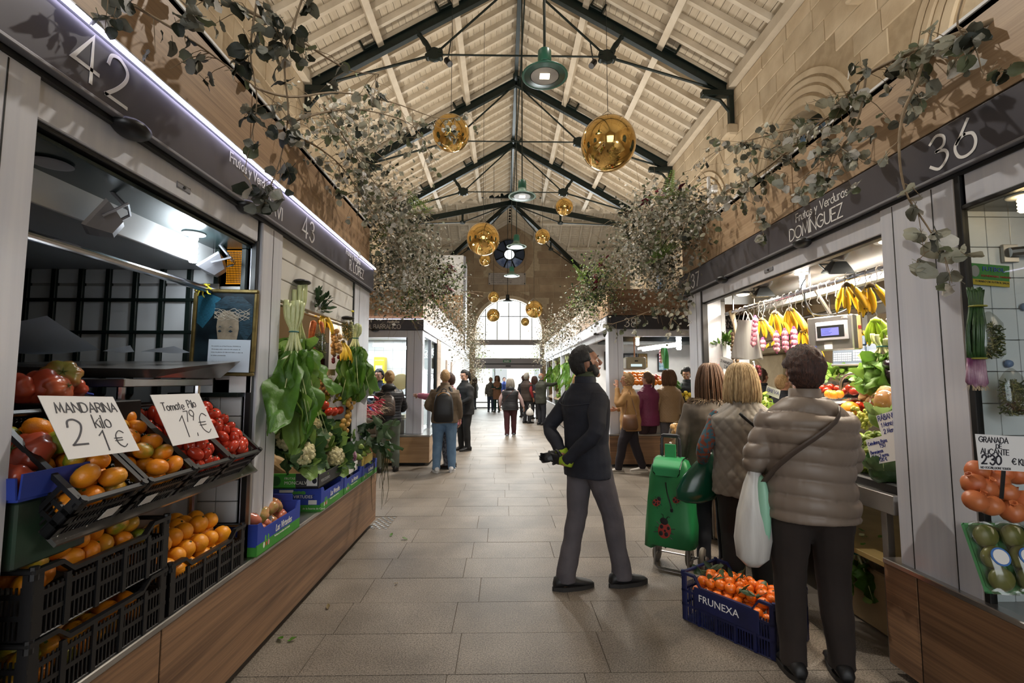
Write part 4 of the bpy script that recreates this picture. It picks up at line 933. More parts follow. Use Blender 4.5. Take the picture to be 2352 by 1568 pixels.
sheetbox('edge_rail', 2.02, 2.06, 2.5, 4.82, .80, .90, M_STEEL, ct); MB().plate([(2.06, 2.5, .84), (2.06, 4.82, .84), (3.0, 4.82, 1.16), (3.0, 2.5, 1.16)], -.015).obj('slope', M_STEEL, ct)
sheetbox('lower_shelf', 2.04, 3.2, 2.5, 5.0, .5, .53, mat('ochre_board', '#9b8350', .6, col2='#84703f', scale=5), ct); sheetbox('back_panel', 3.18, 3.2, 2.5, 4.8, 0, .86, M_BLACK, ct)
for y in (2.6, 4.7): MB().bbox(2.06, 2.1, y, y+.04, 0, .84, .003).obj('leg', M_STEEL, ct)
for nm, x, z, r, l in (('hanging_rail', 2.3, 2.175, .019, 'steel hanging rail full of hooks along the front of stall 37'), ('hanging_rail', 3.0, 2.12, .016, 'second steel rail deeper inside stall 37')):
 t = thing(nm, l, 'rail', (x, 3.6, z)); MB().tube([(x, 2.5, z), (x, 4.85, z)], r, 12).obj('rail', M_CHROME, t)
 for y in (2.75, 3.5, 4.3, 4.7): MB().tube([(x, y, z), (x, y, 2.33)], .007, 6).obj('rod', M_STEEL, t)
def downlight(label, x, y, z, lit, power, col):
 t = thing('downlight', label, 'lamp', (x, y, z)); MB().lathe([(.03, .02), (.055, .012), (.085, 0), (.08, -.006), (.05, -.002)], 20, (x, y, z)).obj('rim', M_ALUD, t, True); MB().lathe([(.058, -.004), (.045, -.012), (.0001, -.016)], 18, (x, y, z)).obj('bulb_face', lit, t, True)
 if power: spot('downlight_beam', (x, y, z-.04), (x, y, 0), power, col, 140, .05)
for i, (x, y, l) in enumerate(((2.3, 4.5, 'glowing round downlight at the far end of stall 37'), (2.28, 2.72, 'glowing round downlight nearest the pillar in stall 37'))): downlight(l, x, y, 2.318, M_LAMPY, 22, WARM)
bulb('spiral_lamp', 'white tube lamp hanging in the middle of the stall 37 ceiling', 2.32, 3.62, 2.325, M_LAMPC, 14, NEUT, .02, .1)
floodlamp('lit floodlight tilted down over the bananas of stall 37', 2.3, 3.2, 2.24, R(170), R(75), M_LAMPY, M_IRON); floodlamp('thin lit floodlight between the lamp and far downlight of stall 37', 2.33, 4.2, 2.25, R(170), R(85), M_LAMPY, M_IRON)
area('stall_37_light', (2.55, 3.6, 2.315), (2.5, 3.6, 0), 1.6, .12, 46, (1, .92, .8))
spot('flood_37_beam', (2.2, 3.2, 2.22), (2.45, 3.6, 1.6), 60, (1, .88, .7), 130, .05)
spot('flood_37_beam', (2.2, 4.1, 2.22), (2.45, 4.0, 1.6), 40, (1, .88, .7), 130, .05)
area('stall_36_light', (2.9, 1.4, 2.2), (2.3, 2.0, 1.3), .4, .3, .7, WARM)
pr = structure('trim_1'); b = MB(); b.bbox(4.2, 4.62, 7.1, 8.1, 0, 1.9, .02).bbox(4.15, 4.62, 7.05, 8.15, 1.9, 2.0, .02).bbox(4.18, 4.62, 7.08, 8.12, 2.0, 2.1, .02).bbox(4.2, 4.62, 7.1, 8.1, 2.1, 4.2, .02); b.obj('stone_pier', mat('grey_stone', '#a39579', .85, col2='#8f8268', scale=5, detail=8, bump=.3), pr)
def front(name, label, xa, xb, y, sg, rows):
 return thing(name, label, 'market stall', ((xa+xb)/2, y+1, 0))
XC = -1.44
s3 = stall('market_stall', 'brightly lit olive stall facing the viewer past the left cross aisle', (-2.5, 9.5, 0))
c3 = thing('stall_canopy', 'grey sign band of the olive stall under oak cladding', 'stall sign', (-2.6, 8.7, 2.4))
sheetbox('sign_band', -3.85, XC, 8.68, 8.8, 2.405, 2.595, M_FASCIA, c3); sheetbox('wood_panel', -3.85, XC-.02, 8.72, 8.76, 2.63, 3.14, M_OAKX, c3); sheetbox('sign_band', XC, XC-.1, 8.8, 18, 2.405, 2.595, M_ALU, c3); sheetbox('wood_panel', XC-.03, XC-.07, 8.76, 18, 2.63, 3.14, M_OAKY, c3); sheetbox('top_cap', -3.85, XC-.07, 8.76, 18, 3.1, 3.13, M_WHITE, c3)
MB().box(-3.85, XC-.02, 8.69, 8.71, 2.597, 2.605).obj('led_strip', LED, c3); MB().box(XC-.02, XC-.04, 8.7, 18, 2.597, 2.605).obj('led_strip', LED, c3)
strokes('Aceitunas', onY(-2.1, 2.53, 8.679), .045, .008, M_LETTER, c3, sp=.16); strokes('M. BARRANCO', onY(-2.46, 2.425, 8.679), .075, .009, M_LETTER, c3, sp=.17)
b = MB(); b.ball((-2.32, 8.69, 2.4), (.075, .06, .035), 12, 8); b.obj('dome_lamp', M_BLKPL, c3, True)
pillar(s3, -1.74, -1.46, 8.72, 8.95, .53, 2.4); MB().box(-1.615, -1.611, 8.717, 8.723, .54, 2.39).obj('groove', M_BLACK, s3)
sheetbox('header_rail', -3.85, -1.74, 8.73, 8.8, 2.27, 2.4, M_ALU, s3); sheetbox('frame_strip', -1.76, -1.74, 8.73, 8.78, .95, 2.27, M_BLACK, s3)
for z0, z1 in ((0.04, .53), ): sheetbox('base_front', -3.85, -1.29, 8.56, 8.58, .05, .5, M_OAKX, s3); sheetbox('base_side', -1.31, -1.29, 8.58, 11.6, .05, .5, M_OAKY, s3); sheetbox('base_top', -3.85, -1.28, 8.55, 11.6, .5, .53, M_STEEL, s3); sheetbox('plinth', -3.85, -1.38, 8.66, 11.6, 0, .05, M_IRON, s3)
b = MB()
sheetbox('back_wall', -3.85, -1.6, 11.55, 11.6, 0, 2.45, M_WHITE, s3); sheetbox('ceiling_panel', -3.85, -1.5, 8.8, 11.6, 2.36, 2.39, M_WHITE, s3); sheetbox('left_wall', -3.86, -3.82, 8.8, 11.6, 0, 2.4, M_WHITE, s3)
bw = sheetbox('tiled_wall', -3.8, -1.55, 10.5, 10.55, .5, 2.36, M_TGROUT, s3)
for i in range(11):
 for j in range(9): MB().bbox(-3.8+.2*i+.002, -3.8+.2*(i+1)-.002, 10.49, 10.5, .54+.2*j+.002, .54+.2*(j+1)-.002, .002).obj('tile', M_TILE, bw)
for i, (x0, x1, y, z, l) in enumerate(((-2.6, -1.85, 9.6, 2.18, 'fluorescent tube across the olive stall'), (-2.15, -1.75, 10.2, 2.16, 'second fluorescent tube deeper in the olive stall'))):
 t = thing('tube_light', l, 'lamp', (x0, y, z)); MB().tube([(x0, y, z), (x1, y-.05, z-.03)], .018, 8).obj('tube', M_LAMPC, t); sheetbox('fitting', x0, x1, y+.02, y+.06, z+.0, z+.05, M_WHITE, t)
area('olive_stall_light', (-2.6, 9.7, 2.35), (-2.6, 9.7, 0), 1.4, .2, 30, COOL)
dc = thing('display_case', 'glass fronted chilled display case of the olive stall', 'display case', (-2.6, 8.85, .53))
sheetbox('case_base', -3.8, -1.78, 8.78, 9.3, .53, .78, M_STEEL, dc); sheetbox('case_top', -3.8, -1.78, 8.9, 9.3, 1.2, 1.23, M_STEEL, dc); MB().plate([(-3.8, 8.8, .78), (-1.78, 8.8, .78), (-1.78, 8.9, 1.2), (-3.8, 8.9, 1.2)], .006).obj('pane', M_GLASS, dc); MB().box(-3.8, -1.78, 8.95, 8.97, 1.17, 1.195).obj('case_light', M_LAMPC, dc)
for k in range(8): tag(MB().bbox(-3.6+.23*k, -3.42+.23*k, 8.95, 9.2, .785, .86, .01).obj('food_tub', mat(('olive_green', 'white_cheese', 'pickle_red')[k % 3], ('#6f7a33', '#d9d4c4', '#9b4030')[k % 3], .5)), 'small %s tub inside the olive stall display case' % ('olive', 'cheese', 'pickle')[k % 3], 'food tub', 'tubs in the display case')
for i, (a, bb) in enumerate(((8.98, 9.75), (9.82, 10.6))):
 MB().box(-1.5, -1.494, a, bb, .56, 2.3).obj('pane', M_GLASS, s3); sheetbox('window_post', -1.52, -1.46, bb, bb+.07, .53, 2.4, M_IRON if i else M_ALUD, s3)
sheetbox('window_head', -1.52, -1.46, 8.95, 10.67, 2.3, 2.4, M_ALU, s3); sheetbox('wood_strip', -1.53, -1.45, 10.67, 11.2, .53, 2.4, M_OAKY, s3)
ws = thing('wall_cabin', 'white panelled service wall with small timber hatches along the left aisle', 'service cabin', (-2.5, 14, 0))
for k in range(6): sheetbox('wall_panel', -1.49, -1.45, 11.2+1.13*k+.004, 11.2+1.13*(k+1)-.004, .0, 2.4, M_WHITE, ws)
for y in (12.2, 13.4): sheetbox('hatch', -1.45, -1.435, y, y+.25, 1.35, 2.0, M_OAKY, ws)
sheetbox('end_wall', -3.85, -1.49, 17.9, 17.98, 0, 3.1, M_WHITE, ws)
tb = thing('tall_white_cabin', 'tall white boxed shaft rising above the far left stalls', 'service shaft', (-2.7, 17, 3.2)); sheetbox('shaft', -3.8, -1.5, 18.0, 19.8, 2.9, 6.25, M_WHITE, tb, .02); sheetbox('cladding', -3.8, -1.52, 17.93, 17.99, 3.15, 4.7, M_OAKX, tb); sheetbox('corner_pipe', -1.5, -1.42, 18.0, 18.08, 2.5, 6.2, M_ALUD, tb); sheetbox('lower_wall', -3.8, -1.5, 18, 21.5, 0, 2.9, M_WHITE, tb)
XD = 1.97
s38 = stall('market_stall', 'fruit stall numbered 38 facing the viewer past the right cross aisle', (3.2, 9.4, 0))
c4 = thing('stall_canopy', 'dark sign band numbered 38 under walnut cladding', 'stall sign', (3.2, 8.4, 2.4))
sheetbox('sign_band', XD-.13, 4.55, 8.38, 8.5, 2.4, 2.62, M_FASCIAD, c4); sheetbox('wood_panel', XD-.08, 4.55, 8.42, 8.46, 2.65, 3.12, M_WALX, c4); sheetbox('sign_band', XD-.13, XD-.03, 8.5, 21.5, 2.4, 2.62, M_ALU, c4); sheetbox('wood_panel', XD-.1, XD-.06, 8.46, 21.5, 2.65, 3.12, M_OAKY, c4); sheetbox('top_cap', XD-.06, 4.55, 8.46, 21.5, 3.08, 3.11, M_WHITE, c4); sheetbox('shadow_gap', XD-.09, 4.55, 8.43, 8.5, 2.62, 2.65, M_BLACK, c4); sheetbox('shadow_gap', XD-.11, XD-.06, 8.5, 21.5, 2.62, 2.65, M_BLACK, c4)
strokes('38', onY(2.15, 2.435, 8.379), .15, .013, M_LETTER, c4, sp=.25); strokes('Frutas y Verduras', onY(3.78, 2.535, 8.379), .05, .007, M_LETTER, c4, sp=.16); strokes('E. GRANADO', onY(3.68, 2.425, 8.379), .085, .009, M_LETTER, c4, sp=.17); strokes('FRUTA', onX(9.3, 2.44, XD-.131, -1), .07, .008, M_LETTER, c4, sp=.2)
b = MB(); b.ball((3.0, 8.39, 2.4), (.075, .06, .035), 12, 8); b.ball((XD-.12, 9.4, 2.4), (.06, .08, .03), 12, 8); b.obj('dome_lamp', M_BLKPL, c4)
pillar(s38, 1.87, 2.13, 8.42, 8.65, 0.5, 2.4); MB().box(2.03, 2.034, 8.417, 8.423, .51, 2.39).obj('groove', M_BLACK, s38)
sheetbox('header_rail', 2.13, 4.5, 8.43, 8.5, 2.27, 2.4, M_ALU, s38); sheetbox('mid_post', 3.42, 3.62, 8.43, 8.6, .5, 2.4, M_ALU, s38)
sheetbox('base_front', 1.85, 4.5, 8.35, 8.37, .05, .53, M_WALX, s38); sheetbox('base_side', 1.85, 1.87, 8.37, 8.7, .05, .53, M_WALNUT, s38); sheetbox('base_top', 1.84, 4.5, 8.34, 8.9, .53, .56, M_STEEL, s38); sheetbox('plinth', 1.93, 4.5, 8.45, 8.9, 0, .05, M_BLACK, s38); sheetbox('steel_front', 2.7, 4.4, 8.5, 8.53, .56, .9, M_STEEL, s38)
sheetbox('back_wall', 2.0, 4.5, 11.2, 11.25, 0, 2.4, M_WHITE, s38); sheetbox('ceiling_panel', 2.0, 4.5, 8.5, 11.2, 2.33, 2.36, mat('dark_beams', '#3b3530', .4, col2='#56504a', scale=3, stretch=(1, 12, 1)), s38); sheetbox('right_wall', 4.5, 4.55, 8.5, 11.2, 0, 2.4, M_WHITE, s38); sheetbox('beam', 2.0, 4.5, 9.2, 9.25, 2.24, 2.33, M_IRON, s38); sheetbox('beam', 2.0, 4.5, 10.0, 10.05, 2.24, 2.33, M_IRON, s38)
area('stall_38_light', (3.1, 9.6, 2.32), (3.1, 9.6, 0), 1.6, .2, 80, (1, .95, .85))
bulb('spiral_lamp', 'warm bulb at the left of stall 38 ceiling', 2.55, 9.0, 2.3, M_LAMPY, 0, WARM, .035, .13); bulb('spiral_lamp', 'cool tube lamp at the right of stall 38 ceiling', 3.3, 8.9, 2.3, M_LAMPC, 0, COOL, .05, .22)
t = thing('tube_light', 'slanting fluorescent fitting under the ceiling of stall 38', 'lamp', (3.1, 9.8, 2.2)); MB().tube([(2.85, 9.7, 2.1), (3.6, 9.8, 2.2)], .02, 8).obj('tube', M_LAMPC, t); b = MB(); b.bbox(-.42, .42, 0, .12, .02, .07, .005, T(3.22, 9.76, 2.15) @ RY(R(-7.6))); b.obj('fitting', M_WHITE, t)
s39 = stall('market_stall', 'long vegetable stall with hanging greens along the far right aisle', (3.2, 15, 0))
for y in (8.66, 11.55, 13.4, 15.6, 18.2, 20.9): sheetbox('post', XD-.07, XD+.05, y, y+.16, 0, 2.4, M_ALU, s39)
sheetbox('header_rail', XD-.06, XD, 8.8, 21, 2.28, 2.4, M_ALU, s39); sheetbox('base_front', XD-.08, XD-.06, 11.4, 21, .03, .6, mat('pale_panel', '#a2968a', .5), s39); sheetbox('base_top', XD-.1, 2.7, 11.4, 21, .6, .63, M_STEEL, s39); sheetbox('inner_wall', 3.2, 3.25, 11.4, 21, 0, 2.35, M_WHITE, s39); sheetbox('ceiling_panel', XD, 3.2, 11.4, 21, 2.33, 2.36, M_WHITE, s39); sheetbox('cross_wall', XD, 3.2, 20.96, 21.0, 0, 2.4, M_OAKX, s39)
area('greens_light', (2.7, 14.5, 2.32), (2.3, 14.5, 0), .15, 5, 60, (.97, 1, .94))
sheetbox('far_wall', -4, -1.5, 25.2, 25.3, 0, 3.3, M_WHITE, s39) if False else None
# ================================================================== PRODUCE
CAMF = Vector(cam.rotation_euler.to_matrix() @ Vector((0, 0, -1))); CAMR = Vector(cam.rotation_euler.to_matrix() @ Vector((1, 0, 0))); CAMU = Vector(cam.rotation_euler.to_matrix() @ Vector((0, 1, 0)))
def at(px, py, x=None, y=None, z=None):
 """world point seen at a photograph position, at a known real x, y or z"""
 d = CAMF+CAMR*((px-1176)/1100)-CAMU*((py-784)/1100)
 k = x/d.x if x is not None else (y/d.y if y is not None else (z-1.5)/d.z)
 return Vector((0, 0, 1.5))+d*k
prng = random.Random(11)
M_MAND = foodmat('mandarin_peel', '#d97a14', '#e8931f', .36, .25, 60, .12, '#6f7a1e', .45)
M_ORNG = foodmat('orange_peel', '#df8a12', '#e69a20', .4, .3, 60, .08)
M_CLEM = foodmat('clementine_peel', '#d9600f', '#e5761c', .35, .22, 60, .1)
M_BEEF = foodmat('beef_tomato_skin', '#9c3527', '#b4553a', .22, .04, 20, .12, '#7d7a3a', .6)
M_PINKT = foodmat('pink_tomato_skin', '#b4574a', '#c98064', .22, .04, 20, .1, '#8a8a48', .6)
M_PLUM = foodmat('plum_tomato_skin', '#a92a1c', '#c2442a', .2, .03, 20, .14)
M_STEMG = mat('green_stem', '#4a6228', .6); M_STEMD = mat('dark_stem', '#3b3a1e', .7)
M_POM = foodmat('pomegranate_skin', '#a8452c', '#c07a44', .4, .1, 20, .12)
M_POT = foodmat('potato_skin', '#8d7348', '#a88d5e', .75, .3, 30, .1)
M_BAN = mat('banana_skin', '#e0b92a', .45, col2='#d3a61f', scale=9, rnd=.08); M_BANG = mat('green_banana_skin', '#8fae2b', .45, col2='#7b9c22', scale=9, rnd=.08); M_BANT = mat('banana_tip', '#4a3a1c', .7)
M_CHARD = leafmat('chard_leaf', '#4a7420', '#7a9c46'); M_CHARDS = mat('chard_stalk', '#cdd2a4', .4, col2='#b8c184', scale=14, stretch=(20, 20, 2))
M_CABD = leafmat('cabbage_leaf_dark', '#31512b', '#557049'); M_CABL = leafmat('cabbage_leaf_light', '#7c9a4c', '#93ad66'); M_CURD = mat('cauliflower_curd', '#d6cda6', .75, col2='#c8bc8c', scale=30, bump=.8, bscale=90)
M_KALE = leafmat('kale_leaf', '#263b22', '#3f5636'); M_LETT = leafmat('lettuce_leaf', '#587f28', '#7d9f42'); M_HERB = leafmat('herb_leaf', '#5d7d24', '#8f9c3a')
M_RAD = mat('radish_skin', '#a31f3c', .35, col2='#c43a58', scale=8); M_ROOT = mat('pale_root', '#c9b79a', .7)
M_AUB = mat('aubergine_skin', '#1e0f1d', .15, coat=.4)
M_GRAPE = mat('green_grape_skin', '#a9b04a', .25, col2='#c0b85c', scale=20, sss=.1)
M_BEAN = mat('green_pepper_skin', '#6f8a24', .35, col2='#8fa03a', scale=12, rnd=.2)
M_GARL = mat('garlic_skin', '#cfa6a8', .55, col2='#b4697f', scale=18); M_GARLW = mat('dry_garlic_skin', '#a98f74', .6, col2='#8d6f5a', scale=18)
M_NETP = mat('pink_net', '#c2569a', .5); M_PLAS = mat('white_plastic', '#cfcdc9', .35, col2='#b9b6b2', scale=3, stretch=(8, 8, .6), alpha=.93)
def fruit(name, label, cat, fn, r, m, seg=14, rings=9, stem=True, sm=M_STEMG, star=False):
 t = thing(name, label, cat); b = MB(); b.ball((0, 0, 0), r, seg, rings, fn=fn); b.obj('skin', m, t, True)
 if stem:
  h = (r[2] if hasattr(r, '__len__') else r); k = fn(Vector((0, 0, 1))) if fn else 1
  b = MB()
  if star:
   for i in range(5):
    a = i*1.257; b.add([(0, 0, h*k+.001), (.006*cos(a-.5), .006*sin(a-.5), h*k+.003), (.02*cos(a), .02*sin(a), h*k+.004), (.006*cos(a+.5), .006*sin(a+.5), h*k+.003)], [(0, 1, 2, 3)])
   b.tube([(0, 0, h*k-.004), (.001, 0, h*k+.012)], [.003, .002], 5)
  else: b.lathe([(.0045, h*k-.003), (.0055, h*k+.0005), (.002, h*k+.0015)], 6)
  b.obj('stem', sm, t)
 return t
fm = lambda d: 1-.10*max(0, d.z-.72)/.28-.07*max(0, -d.z-.75)/.25+.012*cos(9*atan2(d.y, d.x))*max(0, d.z)
fr8 = lambda n, a: (lambda d: 1+a*abs(cos(n*atan2(d.y, d.x)/2+.6*d.z))*sqrt(max(0, 1-d.z*d.z))-.22*max(0, abs(d.z)-.6))
HIDE = (0, 0, -50)
FIRST = {}
def place(proto, loc, rot=None, scale=1, label=None, group=None):
 """first use moves the prototype itself, later uses copy it"""
 rot = rot if rot is not None else (prng.uniform(-.9, .9), prng.uniform(-.9, .9), prng.uniform(0, 6.28))
 k = proto.name
 if k not in FIRST:
  FIRST[k] = 1; o = proto; o.location = loc; o.rotation_euler = rot; o.scale = (scale,)*3 if not hasattr(scale, '__len__') else scale
  if label: o['label'] = label
  if group: o['group'] = group
  return o
 return copy_tree(proto, loc, rot, scale, label, group)
P_MAND = fruit('mandarin', 'mandarin', 'mandarin', fm, (.0385, .0385, .032), M_MAND)
P_ORNG = fruit('orange', 'orange', 'orange', lambda d: 1+.06*max(0, d.z-.85)*4-.05*max(0, -d.z-.8), (.04, .04, .039), M_ORNG, sm=M_STEMD)
P_CLEM = fruit('clementine', 'clementine', 'clementine', fm, (.033, .033, .029), M_CLEM, sm=M_STEMD)
P_BEEF = fruit('beef_tomato', 'beef tomato', 'tomato', fr8(7, .17), (.06, .055, .043), M_BEEF, 28, 12, star=True)
P_PINK = fruit('pink_tomato', 'pink tomato', 'tomato', fr8(6, .15), (.05, .046, .036), M_PINKT, 28, 12, star=True)
P_PLUM = fruit('plum_tomato', 'plum tomato', 'tomato', None, (.024, .024, .034), M_PLUM, 12, 8, sm=M_STEMD)
P_POM = fruit('pomegranate', 'pomegranate', 'pomegranate', lambda d: 1+.05*cos(6*atan2(d.y, d.x))*sqrt(max(0, 1-d.z*d.z))-.08*max(0, -d.z-.6), (.047, .047, .044), M_POM, 16, 10, stem=False)
b = MB(); b.lathe([(.008, .04), (.010, .05), (.0155, .058), (.012, .058), (.007, .049)], 6); b.obj('crown', M_POM, P_POM)
P_POT = fruit('potato', 'potato', 'potato', lambda d: 1+.08*sin(3*d.x+1)*cos(2*d.y+d.z), (.05, .036, .033), M_POT, 12, 8, stem=False)
P_RTOM = fruit('red_tomato', 'red tomato', 'tomato', lambda d: 1-.08*max(0, d.z-.7)/.3, (.035, .035, .03), mat('red_tomato_skin', '#b3341f', .2, rnd=.12), 14, 9, star=True)
def heap(proto, M, L, Wd, r, layers, label, group, z0=0, dome=.0, jit=.25, seed=1, skip=0):
 """lays fruit in staggered layers in the rectangle L x Wd of frame M"""
 rg = random.Random(seed); n = 0
 for k in range(layers):
  nx = max(1, int((L-2*r-k*.6*r)/(2*r*.97))+1); ny = max(1, int((Wd-2*r-k*.6*r)/(2*r*.97))+1)
  for i in range(nx):
   for j in range(ny):
    if rg.random() < skip: continue
    fx = (i-(nx-1)/2)*2*r*.98+(r*.5 if j % 2 else -r*.2)*(1 if nx > 1 else 0); fy = (j-(ny-1)/2)*2*r*.98
    if abs(fx) > L/2-r*.9 or abs(fy) > Wd/2-r*.9: fx *= .93; fy *= .96
    e = 1-(abs(fx)/(L/2))**2*.5-(abs(fy)/(Wd/2))**2*.5
    p = M @ Vector((fx+rg.uniform(-jit, jit)*r, fy+rg.uniform(-jit, jit)*r, z0+r+k*r*1.5+dome*e+rg.uniform(-.12, .12)*r))
    place(proto, p, None, rg.uniform(.9, 1.1), label, group); n += 1
 return n
def crate(L, Wd, H, m, name='crate', lip=True, dip=.0, slats=True):
 """open lattice crate, long side along x, origin under its middle"""
 t = thing(name, 'crate', 'crate'); a, c = L/2, Wd/2; b = MB()
 b.bbox(-a, a, -c, c, 0, .006, .003)
 for sx in (-1, 1):
  for sy in (-1, 1): b.bbox(min(sx*a, sx*(a-.035)), max(sx*a, sx*(a-.035)), min(sy*c, sy*(c-.012)), max(sy*c, sy*(c-.012)), 0, H, .003); b.bbox(min(sx*a, sx*(a-.012)), max(sx*a, sx*(a-.012)), min(sy*c, sy*(c-.035)), max(sy*c, sy*(c-.035)), 0, H, .003)
 b.obj('base', m, t); b = MB()
 for sy in (-1, 1):                         # rim with a dipped middle on the long sides
  y0, y1 = (c-.016, c+.004) if sy > 0 else (-c-.004, -c+.016)
  xs = [-a, -a+.09, -a+.13, a-.13, a-.09, a]; zz = [H, H, H-dip, H-dip, H, H]
  rings = [[(x, y0, z-.014), (x, y1, z-.014), (x, y1, z), (x, y0, z)] for x, z in zip(xs, zz)]; b.loft(rings)
 for sx in (-1, 1): b.bbox(min(sx*(a+.004), sx*(a-.016)), max(sx*(a+.004), sx*(a-.016)), -c, c, H-.014, H, .003)
 for sx in (-1, 1):
  for sy in (-1, 1): b.lathe([(.012, H-.03), (.012, H+.008), (.008, H+.008)], 8, (sx*(a-.008), sy*(c-.008), 0))
 b.obj('rim', m, t); b = MB()
 for z in (H*.33, H*.62):
  for sy in (-1, 1): b.box(-a, a, min(sy*c, sy*(c-.008)), max(sy*c, sy*(c-.008)), z-.007, z+.007)
  for sx in (-1, 1): b.box(min(sx*a, sx*(a-.008)), max(sx*a, sx*(a-.008)), -c, c, z-.007, z+.007)
 for sy in (-1, 1):
  for i in range(1, 5): x = -a+L*i/5; b.box(x-.008, x+.008, min(sy*(c+.003), sy*(c-.008)), max(sy*(c+.003), sy*(c-.008)), 0, H-dip-.01)
 b.obj('rails', m, t); b = MB()
 n = int(L/.016)
 for i in range(n):
  x = -a+.02+(L-.04)*i/(n-1)
  for sy in (-1, 1): b.box(x-.0025, x+.0025, min(sy*(c-.002), sy*(c-.006)), max(sy*(c-.002), sy*(c-.006)), .005, H*.7)
 n = int(Wd/.016)
 for i in range(n):
  y = -c+.02+(Wd-.04)*i/(n-1)
  for sx in (-1, 1): b.box(min(sx*(a-.002), sx*(a-.006)), max(sx*(a-.002), sx*(a-.006)), y-.0025, y+.0025, .005, H*.75)
 b.obj('lattice', m, t, kind='stuff')
 return t
# ---- stall 42: low crates on the counter
P_CR = crate(.56, .40, .2, M_BLKPL, dip=.035); zc = .556
def crate_at(p, loc, rot, label, group=None):
 o = place(p, loc, rot, 1, label, group); return o
crate_at(P_CR, (-1.535, 1.72, zc), (0, 0, pi/2), 'black lattice crate of mandarins at the bottom of the near left stack', 'black crates on the left counter')
crate_at(P_CR, (-1.535, 1.72, zc+.202), (0, 0, pi/2), 'black lattice crate heaped with mandarins on top of the near left stack', 'black crates on the left counter')
crate_at(P_CR, (-1.535, 2.30, zc), (0, 0, pi/2), 'single black lattice crate of oranges beside the pink tomato box', 'black crates on the left counter')
MM = lambda x, y, z: T(x, y, z) @ RZ(pi/2)
g = 'mandarins in the left crates'
heap(P_MAND, MM(-1.535, 1.72, zc+.202), .53, .37, .0385, 3, 'mandarin heaped in the upper crate of the near left stack', 'mandarins in the upper stack crate', .07, .06, .3, 2)
heap(P_MAND, MM(-1.535, 1.72, zc), .53, .37, .0385, 2, 'mandarin seen through the lower crate of the near left stack', 'mandarins in the lower stack crate', .02, .0, .3, 3, .15)
heap(P_ORNG, MM(-1.535, 2.30, zc), .53, .37, .043, 3, 'navel orange in the single black crate on the left counter', 'oranges in the single crate', .045, .04, .3, 4)
for i, (z, l) in enumerate(((.62, 'lower'), (.83, 'upper'))):
 tag(MB().box(-1.62, -1.54, 1.4365, 1.4385, z, z+.09).obj('crate_label', M_PAPER), 'white paper label on the near end of the %s stacked crate' % l, 'label')
# ---- tilted crates
P_CT = crate(.40, .26, .15, M_BLKPL, dip=.0); TILT = R(42)
tilts = []
for i, y in enumerate((1.62, 1.895, 2.16, 2.425)):
 rim = Vector((-1.255, y, 1.135)); Mr = RY(TILT); loc = rim-(Mr @ Vector((.2, 0, .15)))
 what = ('mandarins', 'mandarins', 'plum tomatoes', 'plum tomatoes')[i]
 crate_at(P_CT, loc, (0, TILT, 0), 'tilted black crate of %s, %s from the left pillar' % (what, ('first', 'second', 'third', 'fourth')[i]), 'tilted crates on the rack')
 tilts.append(T(*loc) @ Mr)
heap(P_MAND, tilts[0], .38, .23, .0385, 2, 'mandarin in the first tilted crate under the handwritten mandarin sign', 'mandarins in the first tilted crate', .03, .03, .3, 5)
heap(P_MAND, tilts[1], .38, .23, .036, 2, 'mandarin in the second tilted crate beside the tomato crates', 'mandarins in the second tilted crate', .03, .04, .3, 6)
heap(P_PLUM, tilts[2], .38, .23, .026, 3, 'plum tomato in the third tilted crate under the tomato sign', 'plum tomatoes in the third tilted crate', .03, .02, .3, 7)
heap(P_PLUM, tilts[3], .38, .23, .027, 3, 'plum tomato in the fourth tilted crate nearest the middle pillar', 'plum tomatoes in the fourth tilted crate', .03, .02, .3, 8)
for k, (i, s) in enumerate(((1, -.05), (2, .0), (0, .05))):
 M = tilts[i]; o = MB().plate([M @ Vector(q) for q in ((.206, s-.03, .03), (.206, s+.03, .03), (.206, s+.03, .075), (.206, s-.03, .075))], .0012).obj('crate_label', M_PAPER)
 tag(o, 'small white label on the front of the %s tilted crate' % ('second', 'third', 'first')[k], 'label')
def handsign(label, c, w, h, xdir, ydir, lines, ink=None, curl=.02):
 """price card with pen lettering; lines = (text, u, v, height, stroke)"""
 t = thing('price_sign', label, 'price sign', c); M = basis(c, xdir, ydir); b = MB()
 f = lambda u, v: M @ Vector(((u-.5)*w, (v-.5)*h, curl*((u-.5)**2*4-.5)*(v)))
 b.sheet(f, 8, 4); b.sheet(lambda u, v: f(u, v)+(M.to_3x3() @ Vector((0, 0, -.0012))), 8, 4); b.obj('card', M_PAPER, t, True)
 for s, u, v, hh, sw in lines:
  strokes(s, M @ T((u-.5)*w, (v-.5)*h, .0004), hh, sw, ink or M_INK, t, sp=.16, jit=.05, slant=.1)
 return t
xs, ys_ = Vector((.15, .27, -.0)).normalized(), Vector((-.42, -.12, .8)).normalized()
def corners_sign(label, pl, xv, lines, ink=None):
 tl, tr_, br, bl = [at(px, py, x=xx) for (px, py), xx in zip(pl, xv)]
 c = (tl+tr_+br+bl)/4; xd = ((tr_-tl)+(br-bl)); yd = (tl-bl)+(tr_-br)
 return handsign(label, c, xd.length/2, yd.length/2, xd.normalized(), yd.normalized(), lines, ink, 0)
corners_sign('handwritten white sign reading mandarina 2 kilo 1 euro', ((78, 912), (255, 908), (325, 1036), (165, 1050)), (-1.37, -1.37, -1.26, -1.26),
 [('MANDARINA', .12, .72, .034, .0035), ('2', .14, .2, .085, .0055), ('kilo', .52, .45, .045, .0032), ('1', .5, .07, .075, .0038), ('€', .7, .1, .06, .003)])
